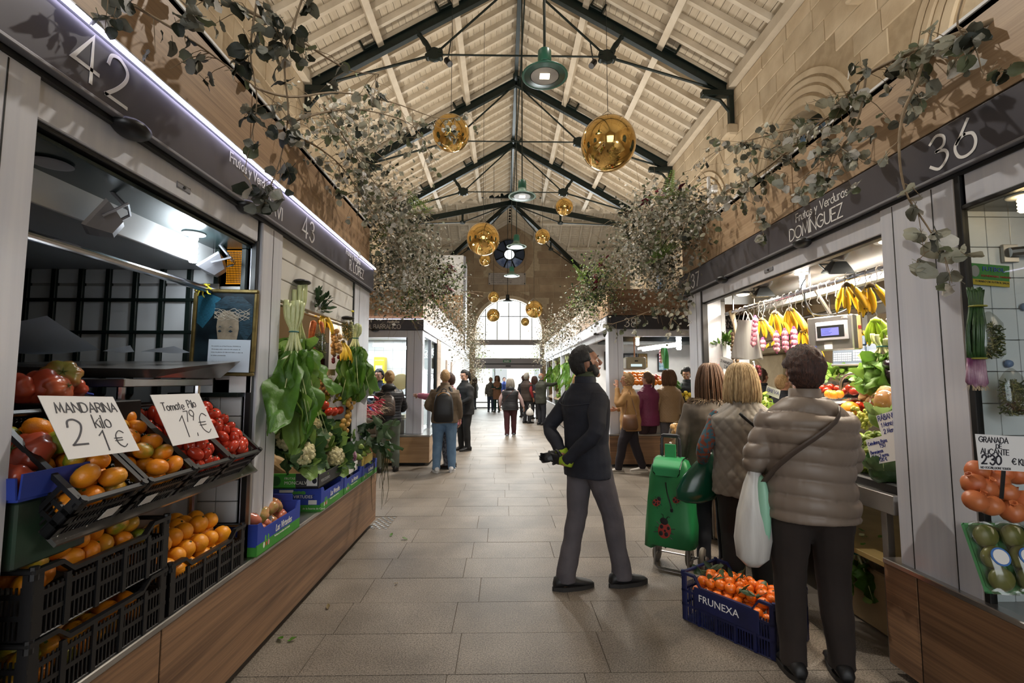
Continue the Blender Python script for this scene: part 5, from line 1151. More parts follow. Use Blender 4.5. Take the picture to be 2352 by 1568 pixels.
corners_sign('handwritten white sign reading tomate pilo 1,79 euro', ((342, 907), (456, 903), (504, 1004), (400, 1023)), (-1.37, -1.37, -1.27, -1.27),
 [('Tomate', .1, .68, .034, .003), ('Pilo', .62, .7, .036, .003), ('1', .3, .12, .1, .0034), ('79', .45, .42, .05, .003), (',', .56, .14, .06, .003), ('€', .68, .15, .09, .003)])
# ---- beef tomatoes in a blue box at far left
bx = thing('fruit_box', 'blue card box of ribbed tomatoes at the near left pillar', 'box', (-1.6, 1.52, 1.16))
b = MB(); b.bbox(-1.9, -1.36, 1.40, 1.66, 1.155, 1.165, .002); b.plate([(-1.9, 1.66, 1.165), (-1.36, 1.66, 1.165), (-1.36, 1.66, 1.235), (-1.9, 1.66, 1.225)], .006); b.plate([(-1.36, 1.40, 1.165), (-1.36, 1.66, 1.165), (-1.355, 1.66, 1.235), (-1.355, 1.40, 1.235)], .006); b.plate([(-1.9, 1.40, 1.165), (-1.36, 1.40, 1.165), (-1.36, 1.395, 1.225), (-1.9, 1.395, 1.22)], .006); b.obj('tray', M_BLUBOX, bx)
strokes('CONIL', onX(1.56, 1.195, -1.353, 1), .022, .003, M_LETTER, bx)
tag(MB().bbox(-1.9, -1.38, 1.42, 1.66, .96, 1.15, .006).obj('under_box', mat('green_dark_card', '#1f3a2a', .6, col2='#3a2430', scale=3)), 'dark printed carton under the blue tomato box', 'box')
for i, (x, y, z, s) in enumerate(((-1.47, 1.53, 1.27, 1.15), (-1.5, 1.60, 1.21, 1.1), (-1.58, 1.46, 1.22, 1), (-1.42, 1.45, 1.205, .9), (-1.62, 1.58, 1.21, 1), (-1.56, 1.53, 1.29, 1))):
 place(P_BEEF, (x, y, z), (R(60), R(20)*(i % 3-1), i*1.1), s, 'large ribbed tomato in the blue box by the left pillar', 'ribbed tomatoes in the blue box')
bx2 = thing('fruit_box', 'raised dark crate of ribbed tomatoes behind the blue tomato box', 'box', (-1.75, 1.75, 1.30)); b = MB(); b.bbox(-2.1, -1.46, 1.66, 1.98, 1.30, 1.42, .004); b.obj('tray', M_BLKPL, bx2)
for i, (px, py, yy, s) in enumerate(((90, 888, 1.72, 1.15), (140, 862, 1.8, 1.05), (132, 893, 1.74, .95), (45, 893, 1.68, 1.0), (165, 895, 1.86, .8))):
 p = at(px, py, y=yy); place(P_BEEF, p, (R(70), R(30)*(i-2)*.4, i*.9), s*.9, 'ribbed tomato in the raised crate behind the mandarin sign', 'ribbed tomatoes in the raised crate')
tag(MB().plate([at(160, 898, y=1.9), at(215, 908, y=1.9), at(215, 903, y=2.05), at(165, 893, y=2.05)], .004).obj('box_flap', M_BLUBOX), 'blue printed card flap beside the raised ribbed tomatoes', 'card flap')
# ---- printed vegetable boxes
M_CREAM = mat('cream_print', '#d8d6cc', .6)
def veg_box(label, x, y0, y1, z, h, depth, near=True, notch=True, back=0):
 """blue and green printed box, open top, front towards +x"""
 t = thing('vegetable_box', label, 'box', (x, (y0+y1)/2, z)); xb = x-depth; th = .006
 MB().bbox(xb, x, y0, y1, z, z+.006, .002).obj('box_base', M_CARD, t)
 f = MB(); f.bbox(x-th, x, y0, y1, z, z+h*.36, .001); f.obj('front_lower', M_GRNBOX, t)
 f = MB(); zt = z+h*(.78 if notch else 1)
 ps = [(y0, z+h*.36), (y1, z+h*.36), (y1, z+h), (y1-.04, z+h), (y1-.07, zt), (y0+.07, zt), (y0+.04, z+h), (y0, z+h)]
 f.prism([(p, q) for p, q in ps], basis((x-th, 0, 0), (0, 1, 0), (0, 0, 1)), th); f.obj('front_upper', M_BLUBOX, t)
 for yy, nm in ((y0, 'near_end'), (y1-th, 'far_end')):
  f = MB(); f.bbox(xb, x-th, yy, yy+th, z, z+h*.3, .001); f.obj(nm+'_lower', M_GRNBOX, t); f = MB(); f.bbox(xb, x-th, yy, yy+th, z+h*.3, z+h, .001); f.obj(nm+'_upper', M_BLUBOX, t)
 MB().bbox(xb, xb+th, y0, y1, z, z+h+back, .001).obj('back_panel', M_CARD, t)
 hh = h*.24; w = y1-y0
 text('Las Virtudes', onX(y0+w*.38, z+h*.42, x+.0006, 1), hh, M_CREAM, t, shear=.25, sx=.75)
 text('Verduras y hortalizas de la huerta', onX(y0+w*.36, z+h*.27, x+.0006, 1), hh*.26, M_CREAM, t)
 for k, (dy, c, s) in enumerate(((.14, '#d9d6d2', .8), (.19, '#c4402c', .6), (.24, '#c98aa0', .8), (.17, '#4f9a3a', .9), (.23, '#4f9a3a', .8))):
  f = MB(); f.ball((x, y0+w*dy, z+h*(.24 if k < 3 else .42)), (.001, h*.07*s, h*.12*s), 10, 6); f.obj('printed_vegetable', mat('print_'+c[1:], c, .6), t)
 if near:
  MB().prism([(-.12, -.02), (-.1, .0), (-.12, .02), (-.06, .018), (0, .024), (.06, .018), (.12, .02), (.1, 0), (.12, -.02), (.06, -.02), (0, -.014), (-.06, -.02)], basis((x-.16, y0-.0004, z+h*.62), (1, 0, 0), (0, 0, 1)), .0008).obj('printed_ribbon', mat('ribbon_blue', '#17307e', .6), t)
  text('LAS VIRTUDES', onY(x-.255, z+h*.585, y0-.0018), h*.13, M_CREAM, t); text('de la huerta de Conil', onY(x-.13, z+h*.12, y0-.001), h*.08, M_CREAM, t)
  for k in range(3): f = MB(); f.ball((x-.16+.03*(k-1), y0-.0005, z+h*.8), (.02, .001, .014), 8, 5); f.obj('printed_leaf', mat('print_green', '#3f8a36', .6), t)
  MB().box(x-.09, x-.03, y0-.001, y0, z+h*.32, z+h*.5).obj('box_label', M_PAPER, t); MB().box(x-.3, x-.2, y0-.001, y0, z+h*.82, z+h*.93).obj('box_label', M_PAPER, t)
 return t
veg_box('blue and green printed box of pink tomatoes on the left counter', -1.31, 2.66, 3.2, zc, .17, .4, False, True, .04)
b = MB(); b.bbox(-1.7, -1.36, 3.19, 3.2, .72, .765, .002); o = b.obj('box_flap', M_BLUBOX); tag(o, 'raised blue flap at the far end of the pink tomato box', 'card flap')
heap(P_PINK, T(-1.5, 2.93, zc) @ RZ(pi/2), .5, .36, .05, 2, 'pink ribbed tomato in the printed box on the left counter', 'pink tomatoes in the printed box', .03, .02, .2, 9)
veg_box('blue and green printed box under the black cauliflower tray', -1.31, 3.56, 4.05, .55, .17, .36)
veg_box('blue and green printed box under the cucumbers, second along', -1.31, 4.07, 4.56, .55, .15, .36, False)
veg_box('blue and green printed box at the far end under the kale', -1.31, 4.58, 5.1, .55, .14, .36, False)
mb_ = thing('cauliflower_tray', 'black and green printed tray of cauliflowers on the blue box', 'box', (-1.48, 3.75, .725));
MB().bbox(-1.68, -1.315, 3.52, 4.07, .725, .735, .002).obj('tray_base', M_CARD, mb_); MB().bbox(-1.68, -1.48, 3.52, 3.527, .725, .83, .001).obj('near_green', mat('bright_green_card', '#3f9a2f', .6), mb_); MB().bbox(-1.48, -1.315, 3.52, 3.527, .725, .83, .001).obj('near_black', mat('black_card', '#26262a', .6), mb_); MB().bbox(-1.321, -1.315, 3.527, 4.07, .725, .82, .001).obj('front_black', mat('black_card', '#26262a', .6), mb_); MB().bbox(-1.68, -1.32, 4.063, 4.07, .725, .82, .001).obj('far_black', mat('black_card', '#26262a', .6), mb_)
text('FRUTAS', onY(-1.56, .79, 3.519), .016, M_CREAM, mb_); text('MONCALVILLO', onY(-1.56, .755, 3.519), .024, M_CREAM, mb_); text('PERECEDERO', onX(3.56, .76, -1.314, 1), .022, mat('grey_print', '#8d8d8d', .6), mb_); MB().box(-1.40, -1.325, 3.5185, 3.5195, .745, .815).obj('box_label', M_PAPER, mb_); b = MB(); b.ball((-1.345, 3.518, .78), (.017, .001, .02), 12, 6); b.obj('printed_seal', M_INK, mb_); b = MB(); b.ball((-1.62, 3.5195, .78), (.035, .001, .035), 14, 6); b.obj('printed_logo', mat('dark_green_print', '#1d5a24', .6), mb_)
# ---- leafy shapes
def leafgeo(mb, M, L, Wd, curl=.3, cup=.3, wav=.15, nu=4, nv=7, tip=.9, seed=0, base=.12):
 rg = random.Random(seed); ph = rg.uniform(0, 6); ph2 = rg.uniform(0, 6)
 def P(u, v):
  s = (u-.5)*2; w = Wd*.5*(base+(1-base)*sin(pi*min(1, v**tip*.93+.04))**.75)
  ang = curl*v;
  z = L*sin(ang)*v*.8+wav*Wd*.55*noise.noise(Vector((s*2.2+seed*3.1, v*5.5, seed*1.7)))+abs(s)**1.5*cup*w+wav*w*sin(6*v+ph+3*s)*abs(s)+wav*.5*w*sin(13*v+ph2)*s*s
  return M @ Vector((s*w, L*v*cos(ang*.7), z))
 mb.sheet(P, nu, nv)
def rib(mb, M, L, r0, curl=.3, n=6):
 mb.tube([M @ Vector((0, L*v*cos(curl*v*.7), L*sin(curl*v)*v*.8+.001)) for v in [i/n for i in range(n+1)]], [r0*(1-.85*i/n) for i in range(n+1)], 5, .6)
def chard(label, top, L, n, stalk=.35, spread=.35, group=None, W_=.16, seed=0, lm=None):
 """hanging bunch: pale stalks tied at the top, big leaves below"""
 t = thing('chard_bunch', label, 'chard', top, group); rg = random.Random(seed); lm = lm or M_CHARD
 for k in range(n):
  a = 2*pi*k/n+rg.uniform(-.3, .3); rr = rg.uniform(.3, 1)*spread*.09; tie = Vector(top)+Vector((.016*cos(a), .016*sin(a), -stalk*L*.62))
  s0 = Vector(top)+Vector((.05*cos(a)*rg.uniform(.5, 1.2), .05*sin(a)*rg.uniform(.5, 1.2), rg.uniform(-.03, .03)))
  base = tie+Vector((rr*cos(a), rr*sin(a), -stalk*L*.4));
  MB().tube(smoothpath([s0, (s0+tie)/2+Vector((.012*cos(a), .012*sin(a), 0)), tie, base], 3), [.017, .017, .016, .015, .013, .011, .010, .009, .008, .007], 7, .55).obj('stalk', M_CHARDS, t, True)
  d = Vector((cos(a)*spread*rg.uniform(.3, 1), sin(a)*spread*rg.uniform(.3, 1), -1)).normalized(); out = Vector((cos(a), sin(a), .2))
  x = d.cross(out).normalized(); M = Matrix((( x.x, d.x, 0, base.x), (x.y, d.y, 0, base.y), (x.z, d.z, 0, base.z), (0, 0, 0, 1))); z = x.cross(d); M[0][2], M[1][2], M[2][2] = z.x, z.y, z.z
  LL = L*(1-stalk)*rg.uniform(.75, 1.15); b = MB(); leafgeo(b, M, LL, W_*rg.uniform(.8, 1.25), rg.uniform(-.35, .45), rg.uniform(-.4, .6), .75, 8, 16, .75, seed*31+k); lf = b.obj('leaf', lm, t, True)
  b = MB(); rib(b, M @ T(0, 0, .002), LL*.9, .006, 0.05); b.obj('leaf_rib', M_CHARDS, lf, True)
 b = MB(); b.lathe([(.028, -.004), (.033, 0), (.028, .004)], 12, Vector(top)+Vector((0, 0, -stalk*L*.6))); b.obj('tie', mat('teal_string', '#1f6d70', .6), t)
 return t
p1 = at(672, 690, x=-1.36); chard('long bunch of chard hanging against the middle pillar, nearest the viewer', (-1.33, 3.06, 1.99), .86, 13, .36, .5, None, .17, 1)
chard('bunch of chard with thick white stalks hanging high behind the first', (-1.38, 3.22, 2.12), .82, 11, .42, .45, None, .17, 2)
chard('bunch of pale stalked chard hanging at the far post of stall 43', (-1.36, 4.42, 2.0), .66, 11, .3, .36, None, .14, 3)
def spray(mb, c, n, R_, L, Wd, seed, up=.3, squash=(1, 1, 1), **k):
 rg = random.Random(seed)
 for i in range(n):
  a = rg.uniform(0, 6.283); e = rg.uniform(-.2, 1.3); d = Vector((cos(a)*cos(e), sin(a)*cos(e), sin(e)*up+.05)).normalized()
  p = Vector(c)+Vector((d.x*R_*squash[0], d.y*R_*squash[1], d.z*R_*squash[2]))*rg.uniform(.3, 1); x = d.cross(Vector((rg.gauss(0, 1), rg.gauss(0, 1), rg.gauss(0, 1)))).normalized(); M = basis(p, x, d)
  leafgeo(mb, M, L*rg.uniform(.6, 1.2), Wd*rg.uniform(.7, 1.2), rg.uniform(-.3, .6), .4, .3, 2, 3, seed=seed+i)
def carrots(label, top, n, L, seed=0):
 t = thing('carrot_bunch', label, 'carrots', top); rg = random.Random(seed)
 for k in range(n):
  dx, dy = rg.uniform(-.035, .035), rg.uniform(-.035, .035); l = L*rg.uniform(.85, 1.1)
  MB().tube([Vector(top)+Vector((dx*f, dy*f, -l*h)) for f, h in ((.6, 0), (.9, .05), (1.2, .4), (1.4, .8), (1.5, 1))], [.008, .0155, .0135, .008, .0015], 8).obj('carrot_root', mat('carrot_skin', '#cf6a2a', .5, col2='#b95720', scale=8, stretch=(1, 1, 12)), t, True)
 b = MB(); spray(b, Vector(top)+Vector((0, 0, .09)), 60, .12, .07, .03, seed, 1.2); b.obj('greens', M_KALE, t, True, kind='stuff'); return t
carrots('bunch of carrots hung by their green tops in stall 43', at(728, 738, x=-1.4), 6, .17, 4)
def bananas(label, top, n, axis, m, group=None, r=.0155, L=.15, spread=1.2, rows=2, seed=0, lean=0.5):
 """hand of bananas hanging from a crown"""
 t = thing('banana_bunch', label, 'bananas', top, group); rg = random.Random(seed); ax = Vector(axis).normalized(); sd = ax.cross(Vector((0, 0, 1)))
 for k in range(n):
  row = k % rows; f = (k//rows)/max(1, (n-1)//rows)-.5; a = f*spread+rg.uniform(-.06, .06)
  out = (sd*(1 if row else .55)*lean+ax*sin(a)*1.1).normalized() if True else sd
  base = Vector(top)+ax*f*.07+Vector((0, 0, -.012*row)); pts = []; l = L*rg.uniform(.88, 1.08)
  for i in range(9):
   s = i/8; w = .2+1.25*s; pts.append(base+out*(l*(.55*sin(w*1.15)-.10))+Vector((0, 0, -l*(s*.92)+.02*(1-s)))+ax*sin(a)*l*.25*s)
  rr = [r*.35, r*.45, r*.85, r, r*1.02, r, r*.88, r*.55, r*.28]
  b = MB(); b.tube(pts, rr, 6, .95); o = b.obj('banana', m, t, True)
  b = MB(); b.tube([pts[-1]-(pts[-1]-pts[-2])*.15, pts[-1]+(pts[-1]-pts[-2])*.12], [r*.34, r*.25], 6); b.obj('banana_tip', M_BANT, o)
 b = MB(); b.tube([Vector(top)-ax*.04+Vector((0, 0, .01)), Vector(top)+Vector((0, 0, .022)), Vector(top)+ax*.04+Vector((0, 0, .01))], [.01, .017, .01], 7); b.obj('crown', M_BANT if m is M_BAN else m, t, True)
 b = MB(); b.tube(smoothpath([Vector(top)+Vector((0, 0, .02)), Vector(top)+Vector((.01, 0, .05)), Vector(top)+Vector((-.008, 0, .085)), Vector(top)+Vector((.004, 0, .1))]), .0022, 5); b.obj('hook', M_STEEL, t)
 return t
bananas('banana bunch hanging high behind the carrots in stall 43', at(742, 722, x=-1.45), 6, (0, 1, 0), M_BAN, None, .016, .16, 1.0, 2, 1)
bananas('spotted banana bunch hanging low behind the herb bags of stall 43', at(788, 790, x=-1.42), 9, (0, 1, 0), M_BAN, None, .016, .16, 1.5, 2, 2)
def bag(name, label, top, h, w, d, fill, mfill, seed=0, tilt=0, cat='bag', fn='bits', film=None):
 """clear hanging bag with contents"""
 t = thing(name, label, cat, top); rg = random.Random(seed); M = T(*top) @ RX(tilt)
 b = MB(); prof = [(0, .12, .1), (-.08, .5, .3), (-.25, .9, .8), (-.6, 1, 1), (-.9, .95, .9), (-1, .6, .5)]
 rings = [[M @ Vector((w/2*kw*cos(a)*(1+.06*sin(5*a+z*9)), d/2*kd*sin(a), h*z)) for a in [2*pi*i/16 for i in range(16)]] for z, kw, kd in prof]; b.loft(rings); b.obj('film', film or M_FILM, t, True)
 b = MB()
 for k in range(fill):
  z = -h*rg.uniform(.28, .95); a = rg.uniform(0, 6.28); q = sqrt(rg.random())*.82; c = M @ Vector((w/2*q*cos(a), d/2*q*sin(a), z))
  if fn == 'bits':
   v = Vector((rg.gauss(0, 1), rg.gauss(0, 1), rg.gauss(0, 1))).normalized(); b.cur = k % len(mfill); b.tube([c-v*.014, c+v*.014], .0022, 4)
  else: b.cur = k % len(mfill); b.ball(c, fn*rg.uniform(.85, 1.1), 9, 6)
 b.obj('contents', mfill, t, fn != 'bits', kind='stuff'); return t
HB = [mat('dry_herb_a', '#5c6a3a', .8), mat('dry_herb_b', '#8d8a58', .8), mat('dry_herb_c', '#3d4a2c', .8)]; CH = [mat('chamomile', '#c49a3c', .8), mat('dry_herb_b', '#8d8a58', .8)]; PO = [mat('small_onion', '#b98c50', .5, col2='#a5763c', scale=9)]; NU = [mat('walnut_shell', '#a87c46', .7, col2='#8f6638', scale=20)]
bag('herb_bag', 'clear bag of dried herbs hanging in front of the bananas', at(737, 745, x=-1.37), .26, .09, .05, 420, HB, 1)
bag('herb_bag', 'clear bag of chamomile flowers hanging by the shutter lamp', at(795, 725, x=-1.37), .22, .1, .05, 360, HB+CH, 2, R(18))
bag('onion_net', 'net of small onions hanging between the herb bags', at(770, 735, x=-1.4), .3, .085, .075, 40, PO, 3, R(10), 'net bag', .021)
bag('walnut_bag', 'clear bag of walnuts with cream header card', at(750, 855, x=-1.55), .2, .14, .08, 60, NU, 4, 0, 'bag', .017); tag(MB().plate([at(732, 848, x=-1.54), at(770, 848, x=-1.53), at(770, 862, x=-1.53), at(732, 862, x=-1.54)], .003).obj('header_card', mat('cream_card', '#c9ad80', .7)), 'blank cream header card above the bag of walnuts', 'card')
tag(MB().plate([at(808, 848, y=4.85), at(790, 848, y=4.85), at(790, 880, y=4.85), at(808, 880, y=4.85)], .003).obj('wall_card', mat('cream_card', '#c9ad80', .7)), 'blank cream card fixed to the black upright in stall 43', 'card')
b = MB()
for k in range(7): b.ball(at(770+8*sin(k*2), 800+5*k, x=-1.5), (.017, .017, .02), 8, 6)
tag(b.obj('dried_peppers', mat('dried_pepper', '#5c1420', .3), smooth=True, kind=None), 'string of dark dried peppers hanging behind the banana bunch', 'dried peppers'); bpy.data.objects['dried_peppers']['kind'] = 'stuff'
b = MB();
for k in range(14): leafgeo(b, basis(at(805, 690, x=-1.42), (0, 1, 0), (.1*sin(k), .25*cos(k*1.7), 1)), .16, .02, .2, .2, .1, 2, 5, seed=k)
t = thing('leek_bunch', 'bunch of dark green leek tops tied with a yellow ribbon', 'leeks', at(805, 700, x=-1.42)); b.obj('leaves', M_KALE, t, True, kind='stuff'); b = MB()
for k in range(6): b.tube([at(805, 690, x=-1.42)+Vector((0, .02*sin(k*2), 0)), at(808, 745, x=-1.42)+Vector((0, .02*sin(k*2), 0))], [.01, .008], 6)
b.obj('stems', M_CHARD, t, True, kind='stuff'); MB().lathe([(.03, -.008), (.034, 0), (.03, .008)], 10, at(805, 715, x=-1.42)).obj('tie', MATS['yellow_ribbon'], t)
bag('amber_net', 'orange net of fruit glowing at the back of stall 43', at(752, 700, x=-1.7), .2, .2, .1, 30, [mat('amber_fruit', '#c98a24', .5)], 6, 0, 'net bag', .03)
# ---- heap at the front of stall 43
def cauliflower(label, c, r, seed, tiltx=0.5):
 t = thing('cauliflower', label, 'cauliflower', c, 'cauliflowers of stall 43'); rg = random.Random(seed); M = T(*c) @ RY(R(50)) @ RX(tiltx)
 b = MB()
 for k in range(46):
  d = Vector((rg.gauss(0, 1), rg.gauss(0, 1), abs(rg.gauss(0, 1))+.3)).normalized(); b.ball(M @ (d*r*.68+Vector((0, 0, r*.12))), r*.17*rg.uniform(.8, 1.2), 7, 5)
 b.ball(M @ Vector((0, 0, r*.1)), r*.68, 10, 7); b.obj('curd', M_CURD, t, True)
 for k in range(15):
  a = 2*pi*k/9+rg.uniform(-.2, .2); lo = k >= 9; d = Vector((cos(a), sin(a), .35 if not lo else -.1)).normalized(); z = Vector((-cos(a)*.5, -sin(a)*.5, 1)); x = d.cross(z).normalized()
  Ml = M @ basis(d*r*.25+Vector((0, 0, -r*.35)), x, d); L = r*rg.uniform(1.25, 1.7); b = MB(); leafgeo(b, Ml, L, r*rg.uniform(.85, 1.15), rg.uniform(.5, 1.0) if not lo else rg.uniform(.0, .4), .35, .25, 4, 7, .7, seed*50+k, .3); lf = b.obj('leaf', M_CABD if k % 3 else M_CABL, t, True); b = MB(); rib(b, Ml @ T(0, 0, .004), L*.85, r*.07, .6); b.obj('leaf_rib', M_CABL, lf, True)
 return t
for i, (px, py, x, r, l) in enumerate(((692, 1045, -1.40, .115, 'cauliflower with white curd at the near corner of the black tray'), (765, 1050, -1.38, .11, 'cauliflower leaning over the front edge of the black tray'), (715, 985, -1.52, .11, 'leafy cauliflower behind the near corner one against the pillar'), (770, 1000, -1.52, .1, 'cauliflower with small curd in the middle of the heap'), (742, 1012, -1.45, .1, 'cauliflower between the front pair and the back pair of the heap'), (660, 1010, -1.46, .1, 'cauliflower half hidden by the middle pillar'))): cauliflower(l, at(px, py, x=x), r, 20+i, .75+.15*(i % 3))
ol = thing('outer_leaves', 'loose outer cauliflower and cabbage leaves filling the heap', 'leaves', at(740, 1040, x=-1.5)); rg = random.Random(77)
for k in range(70):
 c = at(rg.uniform(655, 830), rg.uniform(985, 1075), x=-1.5+rg.uniform(0, .1)); d = Vector((rg.uniform(.1, 1), rg.uniform(-1, .6), rg.uniform(-.7, .7))).normalized(); b = MB(); leafgeo(b, basis(c, d.cross(Vector((rg.gauss(0, 1), rg.gauss(0, 1), 1))), d), rg.uniform(.09, .15), .085, rg.uniform(-.3, .8), .4, .4, 4, 6, .75, k, .3); lf = b.obj('leaf', (M_CABD, M_CABL, M_CABD)[k % 3], ol, True)
def cabbage(label, c, r, m, seed, m2=None):
 t = thing('cabbage', label, 'cabbage', c); b = MB(); b.ball(c, (r, r, r*.9), 16, 10, fn=lambda d: 1+.03*sin(7*atan2(d.y, d.x)+4*d.z)); b.obj('heart', m, t, True); rg = random.Random(seed)
 for k in range(8):
  a = 2*pi*k/8+rg.uniform(-.2, .2); d = Vector((cos(a), sin(a), .45)).normalized(); x = d.cross(Vector((-cos(a), -sin(a), 1))).normalized(); Ml = basis(Vector(c)+d*r*.35+Vector((0, 0, -r*.45)), x, d); b = MB(); leafgeo(b, Ml, r*1.6, r*1.5, rg.uniform(.3, .9), .5, .2, 4, 6, .7, seed+k, .4); lf = b.obj('leaf', m2 or m, t, True); b = MB(); rib(b, Ml @ T(0, 0, .003), r*1.4, r*.06, .6); b.obj('leaf_rib', M_CHARDS, lf, True)
 return t
cabbage('pale veined green cabbage in the middle of the vegetable heap', at(768, 990, x=-1.5), .085, M_CABL, 1); cabbage('dark green cabbage with folded outer leaves near the box front', at(812, 1035, x=-1.42), .085, M_CABD, 2); cabbage('dark cabbage with yellowed leaf behind the cucumbers', at(805, 1005, x=-1.5), .08, M_CABD, 3, M_CABL)
def smooth_thing(name, label, cat, c, r, m, fn=None, rot=None, extra=None, seg=16):
 t = thing(name, label, cat, c); b = MB(); b.ball(c, r, seg, 10, M=rot, fn=fn); b.obj('skin', m, t, True)
 if extra: extra(t)
 return t
b = None
sq = thing('butternut_squash', 'tan butternut squash leaning against the middle pillar', 'squash', at(675, 975, x=-1.42)); c = at(683, 985, x=-1.42); b = MB(); b.tube([at(664, 943, x=-1.44), at(666, 955, x=-1.44), at(672, 968, x=-1.43), at(680, 980, x=-1.42), at(686, 992, x=-1.41), at(688, 998, x=-1.41)], [.02, .032, .036, .058, .062, .03], 14); b.obj('skin', mat('squash_skin', '#b59a68', .45, col2='#a58a58', scale=8), sq, True); MB().tube([at(664, 943, x=-1.44), at(662, 936, x=-1.44)], .008, 6).obj('stem', M_STEMD, sq)
smooth_thing('melon', 'small round wrapped watermelon with a paper sticker', 'melon', at(802, 982, x=-1.55), .07, mat('melon_skin', '#8ea07a', .3, col2='#5d7a4a', scale=14))
smooth_thing('melon', 'mottled green melon on the shelf behind the walnuts', 'melon', at(788, 873, x=-1.62), (.08, .11, .085), mat('melon_mottled', '#5c5a2c', .45, col2='#37421c', scale=22, stretch=(3, .6, 3)))
for i, (px, py) in enumerate(((822, 1025), (832, 1018), (838, 1035), (828, 1042), (842, 1022), (818, 1050))):
 c = at(px, py, x=-1.37); t = thing('cucumber', 'short pale green cucumber heaped in the printed tray', 'cucumber', c, 'cucumbers of stall 43'); b = MB(); b.tube([c+Vector((-.06, .0, .03)), c+Vector((-.02, .005, .02)), c+Vector((.03, 0, 0)), c+Vector((.055, -.005, -.012))], [.014, .027, .027, .012], 9); b.obj('skin', mat('cucumber_skin', '#93a651', .35, col2='#6f8a36', scale=10, stretch=(2, 10, 10)), t, True); MB().tube([c+Vector((.05, -.005, -.01)), c+Vector((.062, -.006, -.016))], [.009, .006], 6).obj('tip', M_CHARD, t)
t = thing('aubergine', 'small striped violet aubergine below the cucumbers', 'aubergine', at(812, 1045, x=-1.36)); b = MB(); b.ball(at(812, 1047, x=-1.36), (.03, .035, .05), 14, 9); b.obj('skin', mat('striped_aubergine', '#6a2b52', .25, col2='#cbb5bd', scale=8, stretch=(6, 6, 1)), t, True)
for i, (y, l) in enumerate(((4.15, 'white paper tray insert under the cucumbers'), (4.66, 'yellow printed card behind the far blue box'))): tag(MB().bbox(-1.345, -1.335, y, y+.36, .68, .76, .002).obj('card_strip', M_PAPER if i == 0 else mat('yellow_card', '#c9b25a', .6)), l, 'card')
kt = thing('kale_bunch', 'dark kale bunch drooping over the far end with hanging roots', 'kale', at(870, 1000, y=5.0)); rg = random.Random(5)
for k in range(26):
 c = at(840+rg.uniform(-20, 45), 985+rg.uniform(-30, 45), y=4.85+rg.uniform(-.1, .2)); d = Vector((rg.uniform(-.2, 1), rg.uniform(-.8, .5), rg.uniform(-1, .4))).normalized(); x = d.cross(Vector((rg.gauss(0, 1), rg.gauss(0, 1), rg.gauss(0, 1)))).normalized(); b = MB(); leafgeo(b, basis(c, x, d), .2, .09, rg.uniform(-.3, .7), .4, .5, 4, 7, .8, 900+k); b.obj('leaf', M_KALE, kt, True)
b = MB()
for k in range(16):
 p = at(858+rg.uniform(-6, 40), 1045+rg.uniform(-10, 15), y=4.95); l = rg.uniform(.1, .36) if k % 5 else .5
 b.tube(smoothpath([p, p+Vector((rg.uniform(-.01, .02), 0, -l*.4)), p+Vector((rg.uniform(-.02, .02), 0, -l*.7)), p+Vector((rg.uniform(-.02, .02), 0, -l))], 2), [.004, .004, .003, .003, .002, .002, .001], 4)
b.obj('roots', M_STEMD, kt, kind='stuff')
for i in range(3):                              # radish bunches
 c = at(815+24*i, 950-8*i, x=-1.5+.05*i); t = thing('radish_bunch', 'bunch of red radishes with pale roots on the heap of stall 43', 'radishes', c, 'radish bunches of stall 43'); rg = random.Random(70+i)
 for k in range(26):
  p = c+Vector((rg.gauss(0, .04), rg.gauss(0, .06), rg.gauss(0, .055))); d = Vector((1, rg.uniform(-.9, .5), rg.uniform(-.8, .3))).normalized()
  MB().tube([p-d*.03, p-d*.02, p, p+d*.03, p+d*.05], [.004, .0105, .013, .008, .002], 7).obj('radish', M_RAD, t, True)
 b = MB()
 for k in range(30):
  p = c+Vector((.05+rg.gauss(0, .02), rg.gauss(0, .06), rg.gauss(0, .055))); d = Vector((1, rg.uniform(-1, 1), rg.uniform(-1, .6))).normalized(); b.tube(smoothpath([p, p+d*.04, p+d*.08+Vector((0, 0, -.02))], 2), [.002, .0018, .0014, .001, .0006], 3)
 b.obj('roots', M_ROOT, t, kind='stuff')
t = thing('potato_net', 'clear bag of small yellow potatoes on the heap beside the radishes', 'net bag', at(800, 945, x=-1.42)); b = MB()
rg = random.Random(6)
for k in range(28):
 f = k/27; c = at(790+24*f+rg.uniform(-10, 10), 985-75*f+rg.uniform(-6, 6), x=-1.43+rg.uniform(0, .05)); b.ball(c, (.024, .028, .024), 9, 6)
b.obj('contents', mat('small_potato', '#c09a50', .5, col2='#b0863c', scale=8), t, True, kind='stuff')
b = MB(); spray(b, at(770, 918, x=-1.55), 140, .17, .06, .045, 8, .8, (1, 1.3, .8)); tag(b.obj('yellow_greens', leafmat('yellow_herb', '#8d8a20', '#b0a83a'), smooth=True, kind='stuff'), 'heap of yellowish leafy greens behind the chard', 'greens')
b = MB(); spray(b, at(820, 895, x=-1.6), 50, .12, .07, .05, 9, .8); tag(b.obj('dark_greens', M_KALE, smooth=True, kind='stuff'), 'dark leafy greens beside the mottled melon', 'greens')
for i, (px, py) in enumerate(((745, 930), (756, 945), (780, 942), (768, 945))): place(P_RTOM, at(px, py, x=-1.46), None, 1.15, 'red tomato among the yellow greens of stall 43', 'tomatoes of stall 43')
handsign('small pink handwritten card standing among the radishes', at(835, 905, y=4.7), .12, .17, (.5, -.2, -.3), (-.3, .1, .9), [('2 Manojos', .05, .55, .014, .002), ('1,50', .2, .3, .02, .002)], mat('red_ink', '#9a4040', .5), 0)
